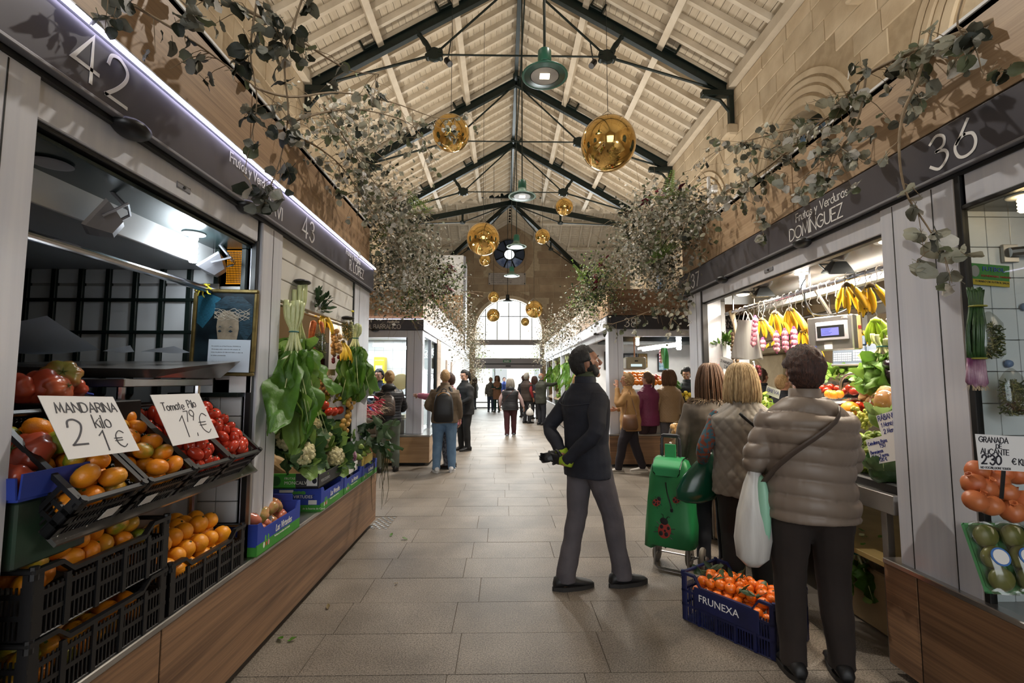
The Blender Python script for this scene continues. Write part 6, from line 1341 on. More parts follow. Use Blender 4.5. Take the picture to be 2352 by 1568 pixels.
tag(MB().plate([(-1.5, 3.7, .72), (-1.5, 4.95, .70), (-1.85, 4.95, .95), (-1.85, 3.7, .95)], -.02).obj('heap_board', M_CARD), 'sloping board under the vegetable heap of stall 43', 'board')
b = None
for i, (px, py, s) in enumerate(((897, 1231, .055), (936, 1238, .06), (914, 1338, .035), (640, 1463, .06), (660, 1472, .05), (752, 1398, .05), (955, 1198, .02), (1075, 1052, .02))):
 c = at(px, py, z=.006); b = MB(); leafgeo(b, T(*c) @ RZ(i*1.3), s, s*.5, .3, .4, .3, 3, 4, seed=i); tag(b.obj('fallen_leaf', M_CHARD if i not in (2, 5) else mat('dry_leaf', '#6a5a38', .8), smooth=True), 'scrap of green leaf on the floor %s' % ('below the drain cover', 'right of the first scrap by the drain cover', 'in the middle of the aisle', 'beside the left plinth, nearer', 'beside the left plinth, second', 'on a dark stain by the left counter', 'just past the drain cover', 'far down the aisle')[i], 'leaf')
# ================================================================== STALL 37 GOODS
for i, (px, py, x, n, m, L, l) in enumerate((
 (1945, 660, 2.28, 9, M_BAN, .17, 'big ripe banana bunch hanging high beside the right pillar, left half'), (2000, 662, 2.3, 8, M_BAN, .17, 'big ripe banana bunch hanging high beside the right pillar, right half'),
 (1815, 715, 2.32, 11, M_BAN, .18, 'large banana bunch hanging over the brown haired shopper, right of three'), (1780, 722, 2.32, 7, M_BAN, .18, 'tall banana bunch hanging in the middle over the sunglasses shopper'), (1750, 738, 2.32, 7, M_BAN, .17, 'banana bunch with yellow tags hanging beside the plastic bags'),
 (1845, 765, 2.75, 7, M_BAN, .15, 'small banana bunch hanging behind the hanging scale'), (1862, 790, 2.85, 6, M_BAN, .14, 'second small banana bunch tucked behind the hanging scale'),
 (2012, 740, 2.5, 12, M_BANG, .16, 'green unripe banana bunch hanging by the right pillar'), (2040, 765, 2.5, 5, M_BANG, .15, 'lower green banana bunch half hidden by the right pillar'), (1975, 765, 3.0, 5, M_BAN, .14, 'spotted banana bunch behind the green ones'))):
 bananas(l, at(px, py, x=x), n, (0, 1, .12), m, None, .0175, L, 1.7, 2, 30+i, .55)
for px, py in ((1760, 800), (1772, 795), (1815, 790)):
 c = at(px, py, x=2.27); tag(MB().plate([c, c+Vector((0, -.05, .02)), c+Vector((0, -.045, .045)), c+Vector((0, .005, .025))], .001).obj('price_tag', mat('yellow_tag', '#d2b41e', .5)), 'small yellow label dangling under the bananas of stall 37', 'tag', 'yellow labels under the bananas')
def garlic(label, top, n, r, lean, m, group):
 t = thing('garlic_net', label, 'garlic', top, group)
 for k in range(n):
  c = Vector(top)+Vector(lean)*k*r*1.75+Vector((0, 0, -k*r*1.7)); b = MB(); b.ball(c, (r, r, r*.92), 12, 8, fn=lambda d: 1+.05*cos(6*atan2(d.y, d.x))); b.obj('garlic_bulb', m, t, True)
 b = MB()
 for a in range(8):
  an = a*pi/4; b.tube([Vector(top)+Vector((.005*cos(an), .005*sin(an), r*1.8))]+[Vector(top)+Vector(lean)*k*r*1.75+Vector((r*1.03*cos(an), r*1.03*sin(an), -k*r*1.7)) for k in range(n)]+[Vector(top)+Vector(lean)*n*r*1.7+Vector((0, 0, -n*r*1.65))], .0012, 3)
 b.obj('net', M_NETP, t); return t
g = 'pink nets of garlic'
garlic('pink net of garlic tilting in front of the white plastic bags', at(1735, 735, x=2.22), 6, .024, (0, .25, 0), M_GARL, g)
for i, (px, py, x, l) in enumerate(((1752, 785, 2.35, 'pink garlic net lowest and left under the bananas'), (1783, 770, 2.35, 'pink garlic net second from the left under the bananas'), (1803, 765, 2.3, 'pink garlic net third from the left under the bananas'), (1823, 762, 2.25, 'pink garlic net on the right under the bananas'))): garlic(l, at(px, py, x=x), 4 if i != 0 else 2, .024, (0, 0, 0), M_GARL, g)
t = thing('garlic_braid', 'long plait of dry garlic hanging by the far post of stall 37', 'garlic', at(1690, 725, x=2.3)); b = MB(); b.tube([at(1680, 715, x=2.3), at(1688, 745, x=2.3), at(1692, 775, x=2.3)], [.03, .02, .02], 7); b.obj('stalks', M_ROOT, t, True)
rg = random.Random(3)
for k in range(9):
 for s in (-1, 1): b = MB(); b.ball(at(1688+s*5+rg.uniform(-1, 1), 770+9*k+3*s, x=2.3), (.02, .024, .022), 9, 6); b.obj('garlic_bulb', M_GARLW, t, True)
t = thing('plastic_bags', 'bundle of white plastic carrier bags hung on the stall 37 rail', 'carrier bags', at(1720, 735, x=2.25))
for k in range(5):
 b = MB(); o = .012*k
 def P(u, v, k=k, o=o): return at(1712+(u-.5)*(34+34*v)+2*k, 735+v*88, x=2.24+o)+Vector((.008*sin(9*u+k*2)*v, 0, .01*sin(7*u+k)*v))
 b.sheet(P, 10, 8); b.obj('bag', M_PLAS, t, True)
b = MB(); b.tube(smoothpath([at(1706, 736, x=2.24), at(1712, 715, x=2.28), at(1722, 736, x=2.24)]), .004, 5); b.tube(smoothpath([at(1714, 736, x=2.24), at(1722, 718, x=2.28), at(1732, 738, x=2.24)]), .004, 5); b.obj('bag_handles', M_PLAS, t, True)
b = MB()
for k in range(22):                             # S hooks on the rail
 y = 2.75+.09*k; b.tube(smoothpath([(2.3, y, 2.135), (2.325, y, 2.17), (2.3, y+.004, 2.2), (2.277, y, 2.175), (2.285, y, 2.12), (2.27, y+.008*sin(k), 2.07), (2.285, y, 2.05)], 2), .0028, 4)
tag(b.obj('rail_hooks', M_STEEL, kind='stuff'), 'wire hooks strung along the front rail of stall 37', 'hooks')
b = MB(); b.tube(smoothpath([at(1846, 660, x=2.3), at(1852, 700, x=2.32), at(1870, 722, x=2.4), at(1920, 720, x=2.4), at(1958, 700, x=2.35), at(1962, 660, x=2.3)], 5), .006, 6); b.tube(smoothpath([at(1850, 640, x=2.3), at(1840, 665, x=2.3), at(1860, 710, x=2.35), at(1875, 735, x=2.4)], 5), .005, 6); tag(b.obj('cable', M_BLKPL), 'black cable looping from the stall 37 rail to the hanging scale', 'cable')
sc = at(1905, 765, x=2.38); t = thing('hanging_scale', 'steel box scale with lilac screen hanging over the counter of stall 37', 'scale', sc)
MS = T(*sc) @ RZ(R(-62)) @ RX(R(2))
b = MB(); b.bbox(-.155, .155, -.0, .07, -.125, .125, .008, MS); b.obj('case', M_STEEL, t)
b = MB(); b.bbox(-.155, .155, .07, .125, -.125, .125, .008, MS); b.obj('case_back', mat('beige_case', '#b39a6c', .5, .2), t)
b = MB(); b.bbox(-.09, .13, -.02, .0, -.055, .085, .006, MS); b.obj('display_hood', mat('grey_plastic', '#85848a', .45), t); b = MB(); b.bbox(-.075, .11, -.0225, -.02, -.03, .055, .003, MS); b.obj('display_bezel', M_BLACK, t)
b = MB(); b.bbox(-.045, .075, -.0245, -.0222, -.018, .038, .001, MS); b.obj('screen', emat('lilac_screen', '#9c98f0', .95), t)
for k in range(5): b = MB(); b.box(-.04, .03-.01*(k % 3), -.0249, -.0246, .028-.009*k, .031-.009*k, MS); b.obj('screen_line', M_BINK, t)
b = MB(); b.box(-.04, .015, -.0012, .0, -.115, -.065, MS); b.obj('paper_label', M_PAPER, t); b = MB(); b.ball((0, 0, 0), (.028, .002, .014), 12, 6, M=MS.to_3x3());
b = MB(); b.bbox(-.14, -.095, -.002, 0, -.11, -.088, .001, MS); b.obj('logo_badge', M_BLUBOX, t); text('DIBAL', MS @ basis((.085, -.001, .1), (1, 0, 0), (0, 0, 1)), .012, M_LETTER, t)
b = MB(); b.bbox(.155, .158, .075, .115, .02, .045, .001, MS); b.obj('red_sticker', mat('red_sticker', '#7b2a26', .5), t)
b = MB(); b.tube([MS @ Vector((0, .05, .125)), Vector((2.3, (MS @ Vector((0, .05, 0))).y, 2.175))], .012, 8); b.obj('hanger', M_STEEL, t)
rc = at(1965, 815, x=2.75); t = thing('till_scale', 'blue grey keypad till scale behind the hanging scale', 'scale', rc); MS = T(*rc) @ RZ(R(-50)) @ RX(R(-12))
b = MB(); b.bbox(-.15, .07, -.02, .04, -.08, .07, .008, MS); b.bbox(.075, .16, -.03, .04, -.08, .08, .008, MS); b.obj('case', mat('slate_plastic', '#4f5a68', .45), t)
b = MB()
for i in range(5):
 for j in range(4): b.box(-.01+.016*i, .001+.016*i, -.023, -.02, -.05+.022*j, -.035+.022*j, MS)
for i in range(9):
 for j in range(4): b.box(-.14+.0135*i, -.131+.0135*i, -.022, -.02, -.05+.018*j, -.04+.018*j, MS)
b.obj('keypad', M_LETTER, t, kind='stuff'); b = MB(); b.bbox(-.15, .16, -.05, .08, -.1, -.08, .004, MS); b.obj('base_plate', M_STEEL, t); b = MB(); b.box(.1, .15, -.06, -.03, -.03, .02, MS); b.obj('paper_roll', M_PAPER, t); b = MB(); b.bbox(-.02, .07, -.02, .02, .075, .15, .005, MS); b.obj('display', mat('slate_screen', '#22344a', .2), t); MB().tube([rc+Vector((0, .03, -.1)), rc+Vector((0, .03, -.55))], .03, 10).obj('post', M_BLACK, t)
bc = at(1925, 915, x=2.42); t = thing('scale_bowl', 'polished oval scale bowl among the tomatoes of stall 37', 'bowl', bc); b = MB(); prof = [(.05, -.045), (.12, -.035), (.17, -.008), (.178, .004), (.172, .004), (.12, -.028), (.0001, -.036)]
b.lathe(prof, 28, (0, 0, 0), T(*bc) @ Matrix.Diagonal((.8, 1.05, 1, 1))); b.obj('bowl', M_CHROME, t, True); b = MB(); b.tube(smoothpath([bc+Vector((.02, .0, .0)), bc+Vector((.02, -.01, .12)), bc+Vector((.04, -.05, .17)), bc+Vector((.06, -.11, .18))]), .009, 8); b.obj('arm', M_STEEL, t, True)
rg = random.Random(9)
def scatter(proto, pts, x, label, group, s=1, dz=0):
 for px, py in pts: place(proto, at(px, py, x=x+rg.uniform(-.02, .02))+Vector((0, 0, dz)), None, s*rg.uniform(.92, 1.08), label, group)
scatter(P_RTOM, ((1880, 898), (1890, 892), (1900, 897), (1925, 893), (1953, 892), (1962, 898), (1908, 890), (1940, 898)), 2.62, 'red tomato beside the chrome bowl of stall 37', 'tomatoes above the bowl', 1.0)
scatter(P_RTOM, ((1935, 928), (1950, 926), (1965, 930), (1958, 936), (1975, 932), (1985, 938), (1995, 932), (1945, 935)), 2.42, 'red tomato in the tray below the chrome bowl', 'tomatoes below the bowl', 1.0)
place(P_ORNG, at(1952, 942, x=2.33), (0, 0, 0), 1.5, 'large single orange at the shoulder of the puffer jacket'); scatter(P_ORNG, ((1905, 905), (1915, 907), (1928, 905)), 2.36, 'orange lying in the chrome bowl of stall 37', 'oranges in the bowl', .8)
scatter(P_POT, [(1985+rg.uniform(0, 50), 890+i*3.4+rg.uniform(-4, 4)) for i in range(18)], 2.5, 'tan potato in the heap beside the squash wedge', 'potatoes of stall 37', 1.05)
P_GR = thing('grape_bunch', 'bunch of pale green grapes heaped above the long peppers', 'grapes', at(1985, 960, x=2.25))
for k in range(70): b = MB(); b.ball(at(1988+rg.gauss(0, 13), 958+rg.gauss(0, 13), x=2.28+rg.uniform(-.07, .03)), (.0125, .0125, .0145), 9, 6); b.obj('grape', M_GRAPE, P_GR, True)
for k in range(95):                             # long green peppers
 c = at(1992+rg.gauss(0, 12), 1000+k*.85+rg.uniform(-6, 6), x=2.14+rg.uniform(-.03, .05)); a = rg.uniform(-.7, .7); d = Vector((.15, cos(a), .6*sin(a)-.2)).normalized(); n = Vector((.3, 0, 1)); L = rg.uniform(.05, .075); cv = rg.uniform(.005, .022)
 t = thing('green_pepper', 'thin curled green pepper in the heap behind the puffer jacket', 'green pepper', c, 'long green peppers of stall 37'); b = MB(); b.tube([c-d*L, c-d*L*.5+n*cv*.7, c+n*cv, c+d*L*.5+n*cv*.7, c+d*L*1.05], [.0075, .011, .0105, .008, .002], 7); b.obj('skin', M_BEAN, t, True)
 MB().tube([c-d*L*1.0, c-d*(L+.012)], [.004, .003], 4).obj('stem', M_STEMG, t)
w = at(2035, 925, x=2.22); t = thing('squash_wedge', 'cut orange squash wedge wrapped in clear film', 'squash', w); b = MB(); b.ball(w, (.07, .09, .1), 16, 10, fn=lambda d: 1 if d.x > -.2 else .75); b.obj('flesh', mat('squash_flesh', '#c98d4c', .4, col2='#b87a3a', scale=10), t, True); b = MB(); b.ball(w+Vector((-.01, -.01, -.02)), (.075, .1, .1), 16, 10); b.obj('film', M_FILM, t, True)
cabbage('green cabbage wrapped under the radish sign', at(2030, 958, x=2.2), .075, M_CABL, 31)
for i, (px, py) in enumerate(((2046, 838), (2040, 856), (2050, 866), (2036, 875), (2048, 882))):
 c = at(px, py, x=2.42); t = thing('aubergine', 'glossy black aubergine hanging beside the right pillar', 'aubergine', c, 'aubergines of stall 37'); b = MB(); b.ball(c, (.035, .035, .055), 14, 9, M=Matrix.Rotation(.6*(i-2), 3, 'X')); b.obj('skin', M_AUB, t, True); MB().lathe([(.018, .05), (.012, .062), (.004, .075)], 6, c).obj('cap', M_STEMG, t)
chard('bunch of lettuce leaves hanging beside the right pillar', at(2025, 770, x=2.45), .4, 9, .3, .5, None, .16, 7, M_LETT)
for i, (px, py, sz, l, m) in enumerate(((1930, 868, .16, 'curly lettuce heads behind the chrome bowl', M_LETT), (2000, 872, .14, 'bright celery leaves behind the potatoes', M_LETT), (1665, 790, .14, 'dark spinach leaves on the far end of the stall 37 display', M_CHARD))):
 b = MB(); spray(b, at(px, py, x=2.7 if i < 2 else 2.3), 90, sz, .06, .05, 40+i, .9, (1, 1.2, .7)); tag(b.obj('greens', m, smooth=True, kind='stuff'), l, 'greens')
gh = thing('greens_heap', 'big mound of leafy bunches between the two seen from behind', 'greens', at(1755, 920, x=2.3))
for k in range(290):
 f = rg.random(); c = at(1700+110*f+rg.gauss(0, 8), 862+95*f+rg.uniform(0, 75), x=2.22+rg.uniform(-.05, .3)); d = Vector((rg.uniform(-1, .1), rg.gauss(0, .6), rg.uniform(-.6, .5))).normalized(); x = d.cross(Vector((rg.gauss(0, 1), rg.gauss(0, 1), rg.gauss(0, 1)))).normalized(); b = MB(); leafgeo(b, basis(c, x, d), rg.uniform(.05, .085), .055, rg.uniform(-.4, .7), .4, .3, 2, 4, .8, k); b.obj('leaf', M_HERB if k % 3 else M_LETT, gh, True)
handsign('small white card stuck in the leafy mound', at(1775, 900, x=2.35), .13, .08, (.4, -.8, -.3), (-.2, .2, .9), [('BREVA', .1, .4, .03, .003)], M_BINK, 0)
so = thing('spring_onion_bunch', 'pink rooted spring onions fanned at the far post of stall 37', 'spring onions', at(1640, 890, x=2.15))
for k in range(60):
 c = at(1640+rg.gauss(0, 10), 895+rg.gauss(0, 28), x=2.16+rg.uniform(-.03, .12)); d = Vector((-1, rg.uniform(-.8, .8), rg.uniform(-.5, .6))).normalized(); b = MB(); b.tube([c-d*.06, c-d*.02, c+d*.01, c+d*.03], [.006, .009, .011, .003], 6); b.obj('bulb', mat('pink_bulb', '#c9788a', .4, col2='#e0b7bb', scale=9), so, True)
b = MB()
for k in range(150):
 c = at(1638+rg.gauss(0, 11), 895+rg.gauss(0, 30), x=2.13); d = Vector((-1, rg.uniform(-1, 1), rg.uniform(-1, .7))).normalized(); b.tube([c, c+d*.03, c+d*.05+Vector((0, 0, -.012))], [.0014, .001, .0005], 3)
b.obj('roots', mat('pink_root', '#d3a3a3', .7), so, kind='stuff')
bag('film_bag', 'clear bag of pale produce behind the spring onions', at(1645, 815, x=2.35), .22, .2, .12, 30, [M_POT], 11, 0, 'bag', .02)
handsign('white card reading 2 manojos over the spring onions', at(1668, 835, x=2.12), .17, .11, (.25, -.85, -.25), (-.1, .25, .85), [('2 MANOJOS', .06, .52, .026, .003), ('1,50', .35, .12, .03, .003)], M_INK, .01)
bag('onion_sack', 'red net of onions hanging below the plastic bags', at(1733, 825, x=2.5), .25, .14, .1, 40, [mat('red_onion', '#6b2433', .4)], 12, 0, 'net bag', .02)
corners_sign('handwritten white sign reading rabano 1 manojo 2 manojos', ((2012, 952), (2062, 942), (2066, 990), (2026, 1006)), (2.06, 2.06, 2.06, 2.06), [('RÁBANO', .06, .72, .026, .003), ('1 Manojo', .12, .42, .022, .0026), ('2 Manojo', .16, .12, .022, .0026)], M_BINK)
corners_sign('handwritten white sign for red onions and aubergines', ((1998, 1013), (2066, 990), (2068, 1056), (1994, 1064)), (2.05, 2.05, 2.05, 2.05), [('Cebolletas Rojas', .04, .75, .017, .0022), ("1'50", .4, .58, .02, .0024), ('Berenjenas', .05, .4, .017, .0022), ('2 kilos 2 euros', .05, .23, .017, .0022), ("1 kilo 1'20 €", .06, .07, .017, .0022)], M_BINK)
cabbage('dark round cabbage low beside the right pillar', at(2035, 1085, x=2.12), .08, M_CABD, 33)
tag(MB().bbox(2.07, 2.4, 2.5, 3.4, .87, .95, .01).obj('produce_crate', M_BLKPL), 'long black crate edge under the green peppers', 'crate')
t = thing('price_board', 'small clear stand card leaning over the potatoes', 'price sign', at(1975, 885, x=2.5)); MB().plate([at(1968, 897, x=2.5), at(1988, 880, x=2.5), at(1992, 862, x=2.5), at(1975, 870, x=2.5)], .002).obj('card', M_PAPER, t)
chard('fallen chard stalk beside the crumpled plastic under stall 37', at(1965, 1245, x=2.2)+Vector((0, 0, .02)), .35, 4, .4, .3, None, .12, 15)
b = MB()
def crump(c, w, h, seed):
 def P(u, v): q = Vector(((u-.5)*w, (v-.5)*w*.8, 0)); n = noise.noise(q*14+Vector((seed, 0, 0))); return Vector(c)+q+Vector((0, 0, h*(.5+n)+.04*noise.noise(q*40)))
 return P
for i, (px, py, s) in enumerate(((1965, 1330, 1), (2010, 1300, 2))):
 b = MB(); b.sheet(crump(at(px, py, x=2.28), .22, .12, s), 14, 14); tag(b.obj('crumpled_plastic', M_FILM, smooth=False), 'crumpled clear plastic under stall 37, %s' % ('nearer piece', 'piece behind, by the counter end')[i], 'plastic wrap')
for i in range(14):
 b = MB(); c = Vector((2.1+rg.uniform(0, .4), 2.6+rg.uniform(0, .6), .535)); leafgeo(b, T(*c) @ RZ(rg.uniform(0, 6)), .04, .025, .2, .3, .3, 2, 3, seed=i); tag(b.obj('leaf_scrap', M_CHARD), 'leaf scrap on the ochre lower shelf of stall 37', 'leaf', 'leaf scraps on the lower shelf')
for i, (y0, y1, l) in enumerate(((2.75, 3.3, 'dark carton under the counter of stall 37'), )): tag(MB().bbox(2.25, 2.7, y0, y1, .0, .35, .01).obj('carton', M_CARD), l, 'box')
bxx = thing('black_box', 'small black printed box on the floor by the oak end panel', 'box', (1.93, 4.75, 0)); MB().bbox(1.83, 1.98, 4.62, 4.9, .0, .32, .005).obj('box_body', M_BLKPL, bxx); MB().box(1.90, 1.93, 4.6185, 4.62, .05, .08).obj('emblem', M_LETTER, bxx)
sd = thing('side_table', 'low steel ledge at the end of stall 37 with bags of rolls', 'shelf', (1.8, 4.75, .7)); MB().bbox(1.72, 2.03, 4.5, 5.1, .68, .7, .004).obj('ledge', M_STEEL, sd); MB().bbox(1.98, 2.02, 4.6, 4.64, .0, .68, .003).obj('leg', M_STEEL, sd); MB().bbox(1.98, 2.02, 5.0, 5.04, .0, .68, .003).obj('leg', M_STEEL, sd)
RO = [mat('bread_roll', '#c99a5c', .6, col2='#ddb680', scale=9)]
for i, (px, py, x, h, w, l) in enumerate(((1563, 965, 1.84, .2, .24, 'clear bag of round bread rolls, topmost behind the trolley handle'), (1588, 975, 1.9, .3, .2, 'clear bag of bread rolls beside the black carrier'), (1550, 1010, 1.84, .24, .22, 'clear bag of bread rolls seen through the trolley handle'), (1572, 1058, 1.86, .16, .22, 'clear bag of mixed nuts below the rolls'))): bag('bread_bag', l, at(px, py, x=x), h, w, .16, 34, RO if i < 3 else HB+NU, 50+i, 0, 'bag', .03 if i < 3 else .012)
cb = thing('carrier_bag', 'glossy black paper carrier with brown handle beside the bread rolls', 'bag', at(1590, 1010, x=1.72)); MB().plate([at(1565, 1040, x=1.7), at(1600, 1062, x=1.72), at(1612, 985, x=1.74), at(1580, 968, x=1.7)], .05).obj('bag_body', mat('black_gloss_paper', '#17120f', .25), cb); b = MB(); b.tube(smoothpath([at(1582, 972, x=1.7), at(1570, 990, x=1.69), at(1566, 1005, x=1.69)]), .008, 5); b.obj('bag_handle', M_CARD, cb)
# ---- stall 36 goods behind the glass
po = thing('futbol_banner', 'green red and yellow football tournament banner on the tiled wall', 'banner', at(2270, 628, y=2.04)); MBn = basis(at(2222, 652, y=2.04), (1, 0, -.08), (0, 0, 1)); b = MB()
b.box(0, .185, 0, .095, 0, .003, MBn); b.obj('banner', mat('banner_green', '#2f7d33', .5), po); b = MB(); b.box(.0, .185, 0, .025, .003, .004, MBn); b.obj('yellow_band', mat('banner_yellow', '#b8a02a', .5), po)
text('FUTBOL', MBn @ T(.062, .064, .0045), .02, mat('banner_blue', '#3a4fa8', .5), po); text('XXI MEMORIAL MANUEL', MBn @ T(.056, .038, .0045), .0088, mat('banner_red', '#b23a3a', .5), po); text('TORNEO DE FUTBOL SALA', MBn @ T(.03, .012, .0045), .009, M_INK, po); b = MB(); b.ball((.03, .06, .004), (.02, .026, .001), 14, 6); b.v = [tuple(MBn @ Vector(v)) for v in b.v]; b.obj('photo_oval', mat('grey_photo', '#8b8b8b', .5), po)
on = thing('spring_onion_bunch', 'tied bunch of purple spring onions hanging head down on the tiles', 'spring onions', at(2240, 665, y=1.98)); rg2 = random.Random(4)
for k in range(22):
 px0 = 2222+1.7*k; a0 = at(px0+rg2.uniform(-2, 2), 662+rg2.uniform(-4, 8), y=1.98); a1 = at(2228+1.3*k, 702, y=1.97); a2 = at(2222+2.0*k, 760, y=1.95+rg2.uniform(-.02, .02)); a3 = at(2224+1.75*k, 822, y=1.96)
 b = MB(); b.tube(smoothpath([a0, a1, a2, a3], 3), [.004, .005, .005, .0055, .006, .006, .006, .006, .006, .006], 5); b.obj('leaf', mat('onion_leaf', '#233d24', .4, col2='#34532a', scale=6, stretch=(30, 30, 2)), on, True)
 if k % 2 == 0:
  a4 = at(2224+1.9*k, 858+rg2.uniform(-6, 6), y=1.95); a5 = at(2224+2.0*k, 880+rg2.uniform(-4, 4), y=1.95); b = MB(); b.tube([a3, a4, a5, a5+Vector((0, 0, -.012))], [.006, .008, .010, .003], 7); b.obj('bulb', mat('purple_bulb', '#6d3a5c', .35, col2='#b79aa8', scale=14), on, True)
b = MB()
for k in range(40):
 p = at(2225+rg2.uniform(0, 42), 880, y=1.95); b.tube([p, p+Vector((rg2.gauss(0, .01), rg2.gauss(0, .01), -.03))], [.0012, .0004], 3)
b.obj('roots', M_ROOT, on, kind='stuff');
for py in (703, 823): b = MB(); b.lathe([(.034, -.003), (.036, 0), (.034, .003)], 12, (0, 0, 0), T(*at(2246, py, y=1.96)) @ Matrix.Diagonal((1, .7, 1, 1))); b.obj('band', mat('olive_band', '#8d8a3a', .5), on)
bag('herb_bag', 'clear bag of dark herbs slanting beside the spring onions', at(2270, 715, y=1.97), .2, .12, .05, 260, HB, 61, R(0)); bag('herb_bag', 'clear bag of dried leaves hanging from a hook low on the tiles', at(2322, 845, y=1.97), .2, .12, .06, 260, HB, 62)
for i, (px, py) in enumerate(((2315, 835), (2352, 705))): b = MB(); b.lathe([(.018, 0), (.014, .012), (.004, .016)], 14, (0, 0, 0), T(*at(px, py, y=2.04)) @ RX(pi/2)); tag(b.obj('suction_hook', mat('blue_suction', '#6d84a8', .2), smooth=True), ('clear blue suction hook above the low herb bag', 'clear blue suction hook at the right edge')[i], 'hook')
MB().bbox(*sorted((at(2300, 580, y=2.04).x, at(2335, 580, y=2.04).x)), 2.03, 2.045, at(2300, 603, y=2.04).z, at(2300, 562, y=2.04).z, .002).obj('wall_bracket', M_STEEL, s36); MB().tube([at(2318, 580, y=2.03), at(2500, 560, y=1.95)], .022, 10).obj('bracket_arm', M_STEEL, s36)
pc = thing('pomegranate_crate', 'dark tilted crate of pomegranates behind the glass of stall 36', 'crate', at(2290, 1150, y=1.8)); MB().plate([(2.07, 1.3, .84), (2.07, 1.98, .84), (2.6, 1.98, 1.06), (2.6, 1.3, 1.06)], -.02).obj('crate_base', M_BLKPL, pc); MB().bbox(2.065, 2.08, 1.3, 1.98, .82, .92, .004).obj('crate_front', mat('dark_crate_green', '#14241a', .5), pc)
rg = random.Random(21)
for i, (px, py) in enumerate(((2245, 1080), (2300, 1085), (2335, 1090), (2262, 1120), (2310, 1132), (2275, 1160), (2325, 1175), (2240, 1150), (2352, 1150), (2290, 1105), (2236, 1110))): place(P_POM, at(px, py, y=1.84-.09*(py-1080)/90), (rg.uniform(-.6, .6), rg.uniform(-.6, .6), rg.uniform(0, 6)), .84, 'pomegranate in the tilted crate under the price card', 'pomegranates of stall 36')
handsign('handwritten card reading granada de Alicante 2,30 euro a kilo', at(2306, 1040, y=1.66), .19, .12, (1, 0, -.06), (.02, .1, 1), [('GRANADA', .05, .78, .018, .0026), ('DE', .36, .62, .014, .0024), ('ALiCANTE', .06, .44, .018, .0026), ("2'30", .06, .16, .03, .005), ('€ KL', .62, .18, .02, .0028), ('NO TOCAR, DONT TOUCH', .03, .03, .007, .001)], M_INK, 0)
MB().tube([at(2305, 1080, y=1.68), at(2300, 1145, y=1.68)], .006, 6).obj('sign_stake', M_BLACK, pc)
for i, (px, l) in enumerate(((2272, 'left film wrapped green tray of vegetables with round blue label'), (2335, 'right film wrapped green tray of vegetables with round blue label'))):
 c = at(px, 1280, y=1.72); t = thing('wrapped_tray', l, 'wrapped tray', c); M = T(*c) @ RZ(R(-8)) @ RX(R(-22)); b = MB(); b.bbox(-.05, .05, 0, .012, -.115, .115, .012, M); b.obj('tray', mat('green_foam', '#3d7a4c', .6), t)
 for k in range(3): b = MB(); b.ball(M @ Vector((0, -.02, -.07+.07*k)), (.042, .026, .04), 14, 8); b.obj('vegetable', mat('olive_veg', '#4d5a2c', .35, col2='#6c6f3a', scale=8), t, True)
 b = MB(); b.bbox(-.052, .052, -.05, .014, -.118, .118, .025, M); b.obj('film', M_FILM, t, True); b = MB(); b.lathe([(.03, 0), (.03, .0012)], 20, (0, 0, 0), M @ T(0, -.0515, .0) @ RX(pi/2)); b.obj('label', mat('label_blue', '#3566a8', .4), t); b = MB(); b.lathe([(.024, 0), (.024, .0012)], 20, (0, 0, 0), M @ T(0, -.0525, .0) @ RX(pi/2)); b.obj('label_centre', M_PAPER, t)
# ================================================================== AISLE THINGS
P_BC = crate(.58, .38, .29, M_BLUPL, 'blue_crate', dip=.06); P_BC['label'] = 'blue plastic crate of leafy clementines on the floor, lettered in white'
a, c_, d_ = at(1775, 1518, z=0), at(1575, 1425, z=0), at(1795, 1440, z=0)
ang = atan2(c_.y-a.y, c_.x-a.x); ctr = Vector((1.335, 2.93, 0))
crX = (a+c_)/2
YAW = ang+pi; uu = Vector((cos(ang), sin(ang), 0)); vv = Vector((-uu.y, uu.x, 0)); vv = vv if vv.y > 0 else -vv
ctr = (a+c_)/2+vv*.19; P_BC.location = (ctr.x, ctr.y, .003); P_BC.rotation_euler = (0, 0, ang)
MBC = T(ctr.x, ctr.y, .003) @ RZ(ang)
FIRST[P_BC.name] = 1
mm = T(0, -.1905, 0) if (MBC @ Vector((0, -.19, 0))).y < ctr.y else T(0, .1905, 0) @ RZ(pi)
fx = MBC @ mm
panel = MB(); panel.bbox(-.2, .2, -.004, .006, .105, .225, .002, fx); o = panel.obj('name_panel', M_BLUPL, None); o.parent = P_BC; o.matrix_parent_inverse = (T(ctr.x, ctr.y, .003) @ RZ(ang)).inverted()
lt = text('FRUNEXA', fx @ basis((-.17, -.0046, .15), (1, 0, 0), (0, 0, 1)), .042, M_LETTER, None); lt.parent = P_BC; lt.matrix_parent_inverse = (T(ctr.x, ctr.y, .003) @ RZ(ang)).inverted()
b = MB(); b.box(-.26, .26, -.16, .16, .0, .12);
heap(P_CLEM, MBC, .52, .33, .033, 2, 'clementine on the heap in the blue floor crate', 'clementines in the blue crate', .13, .05, .35, 12)
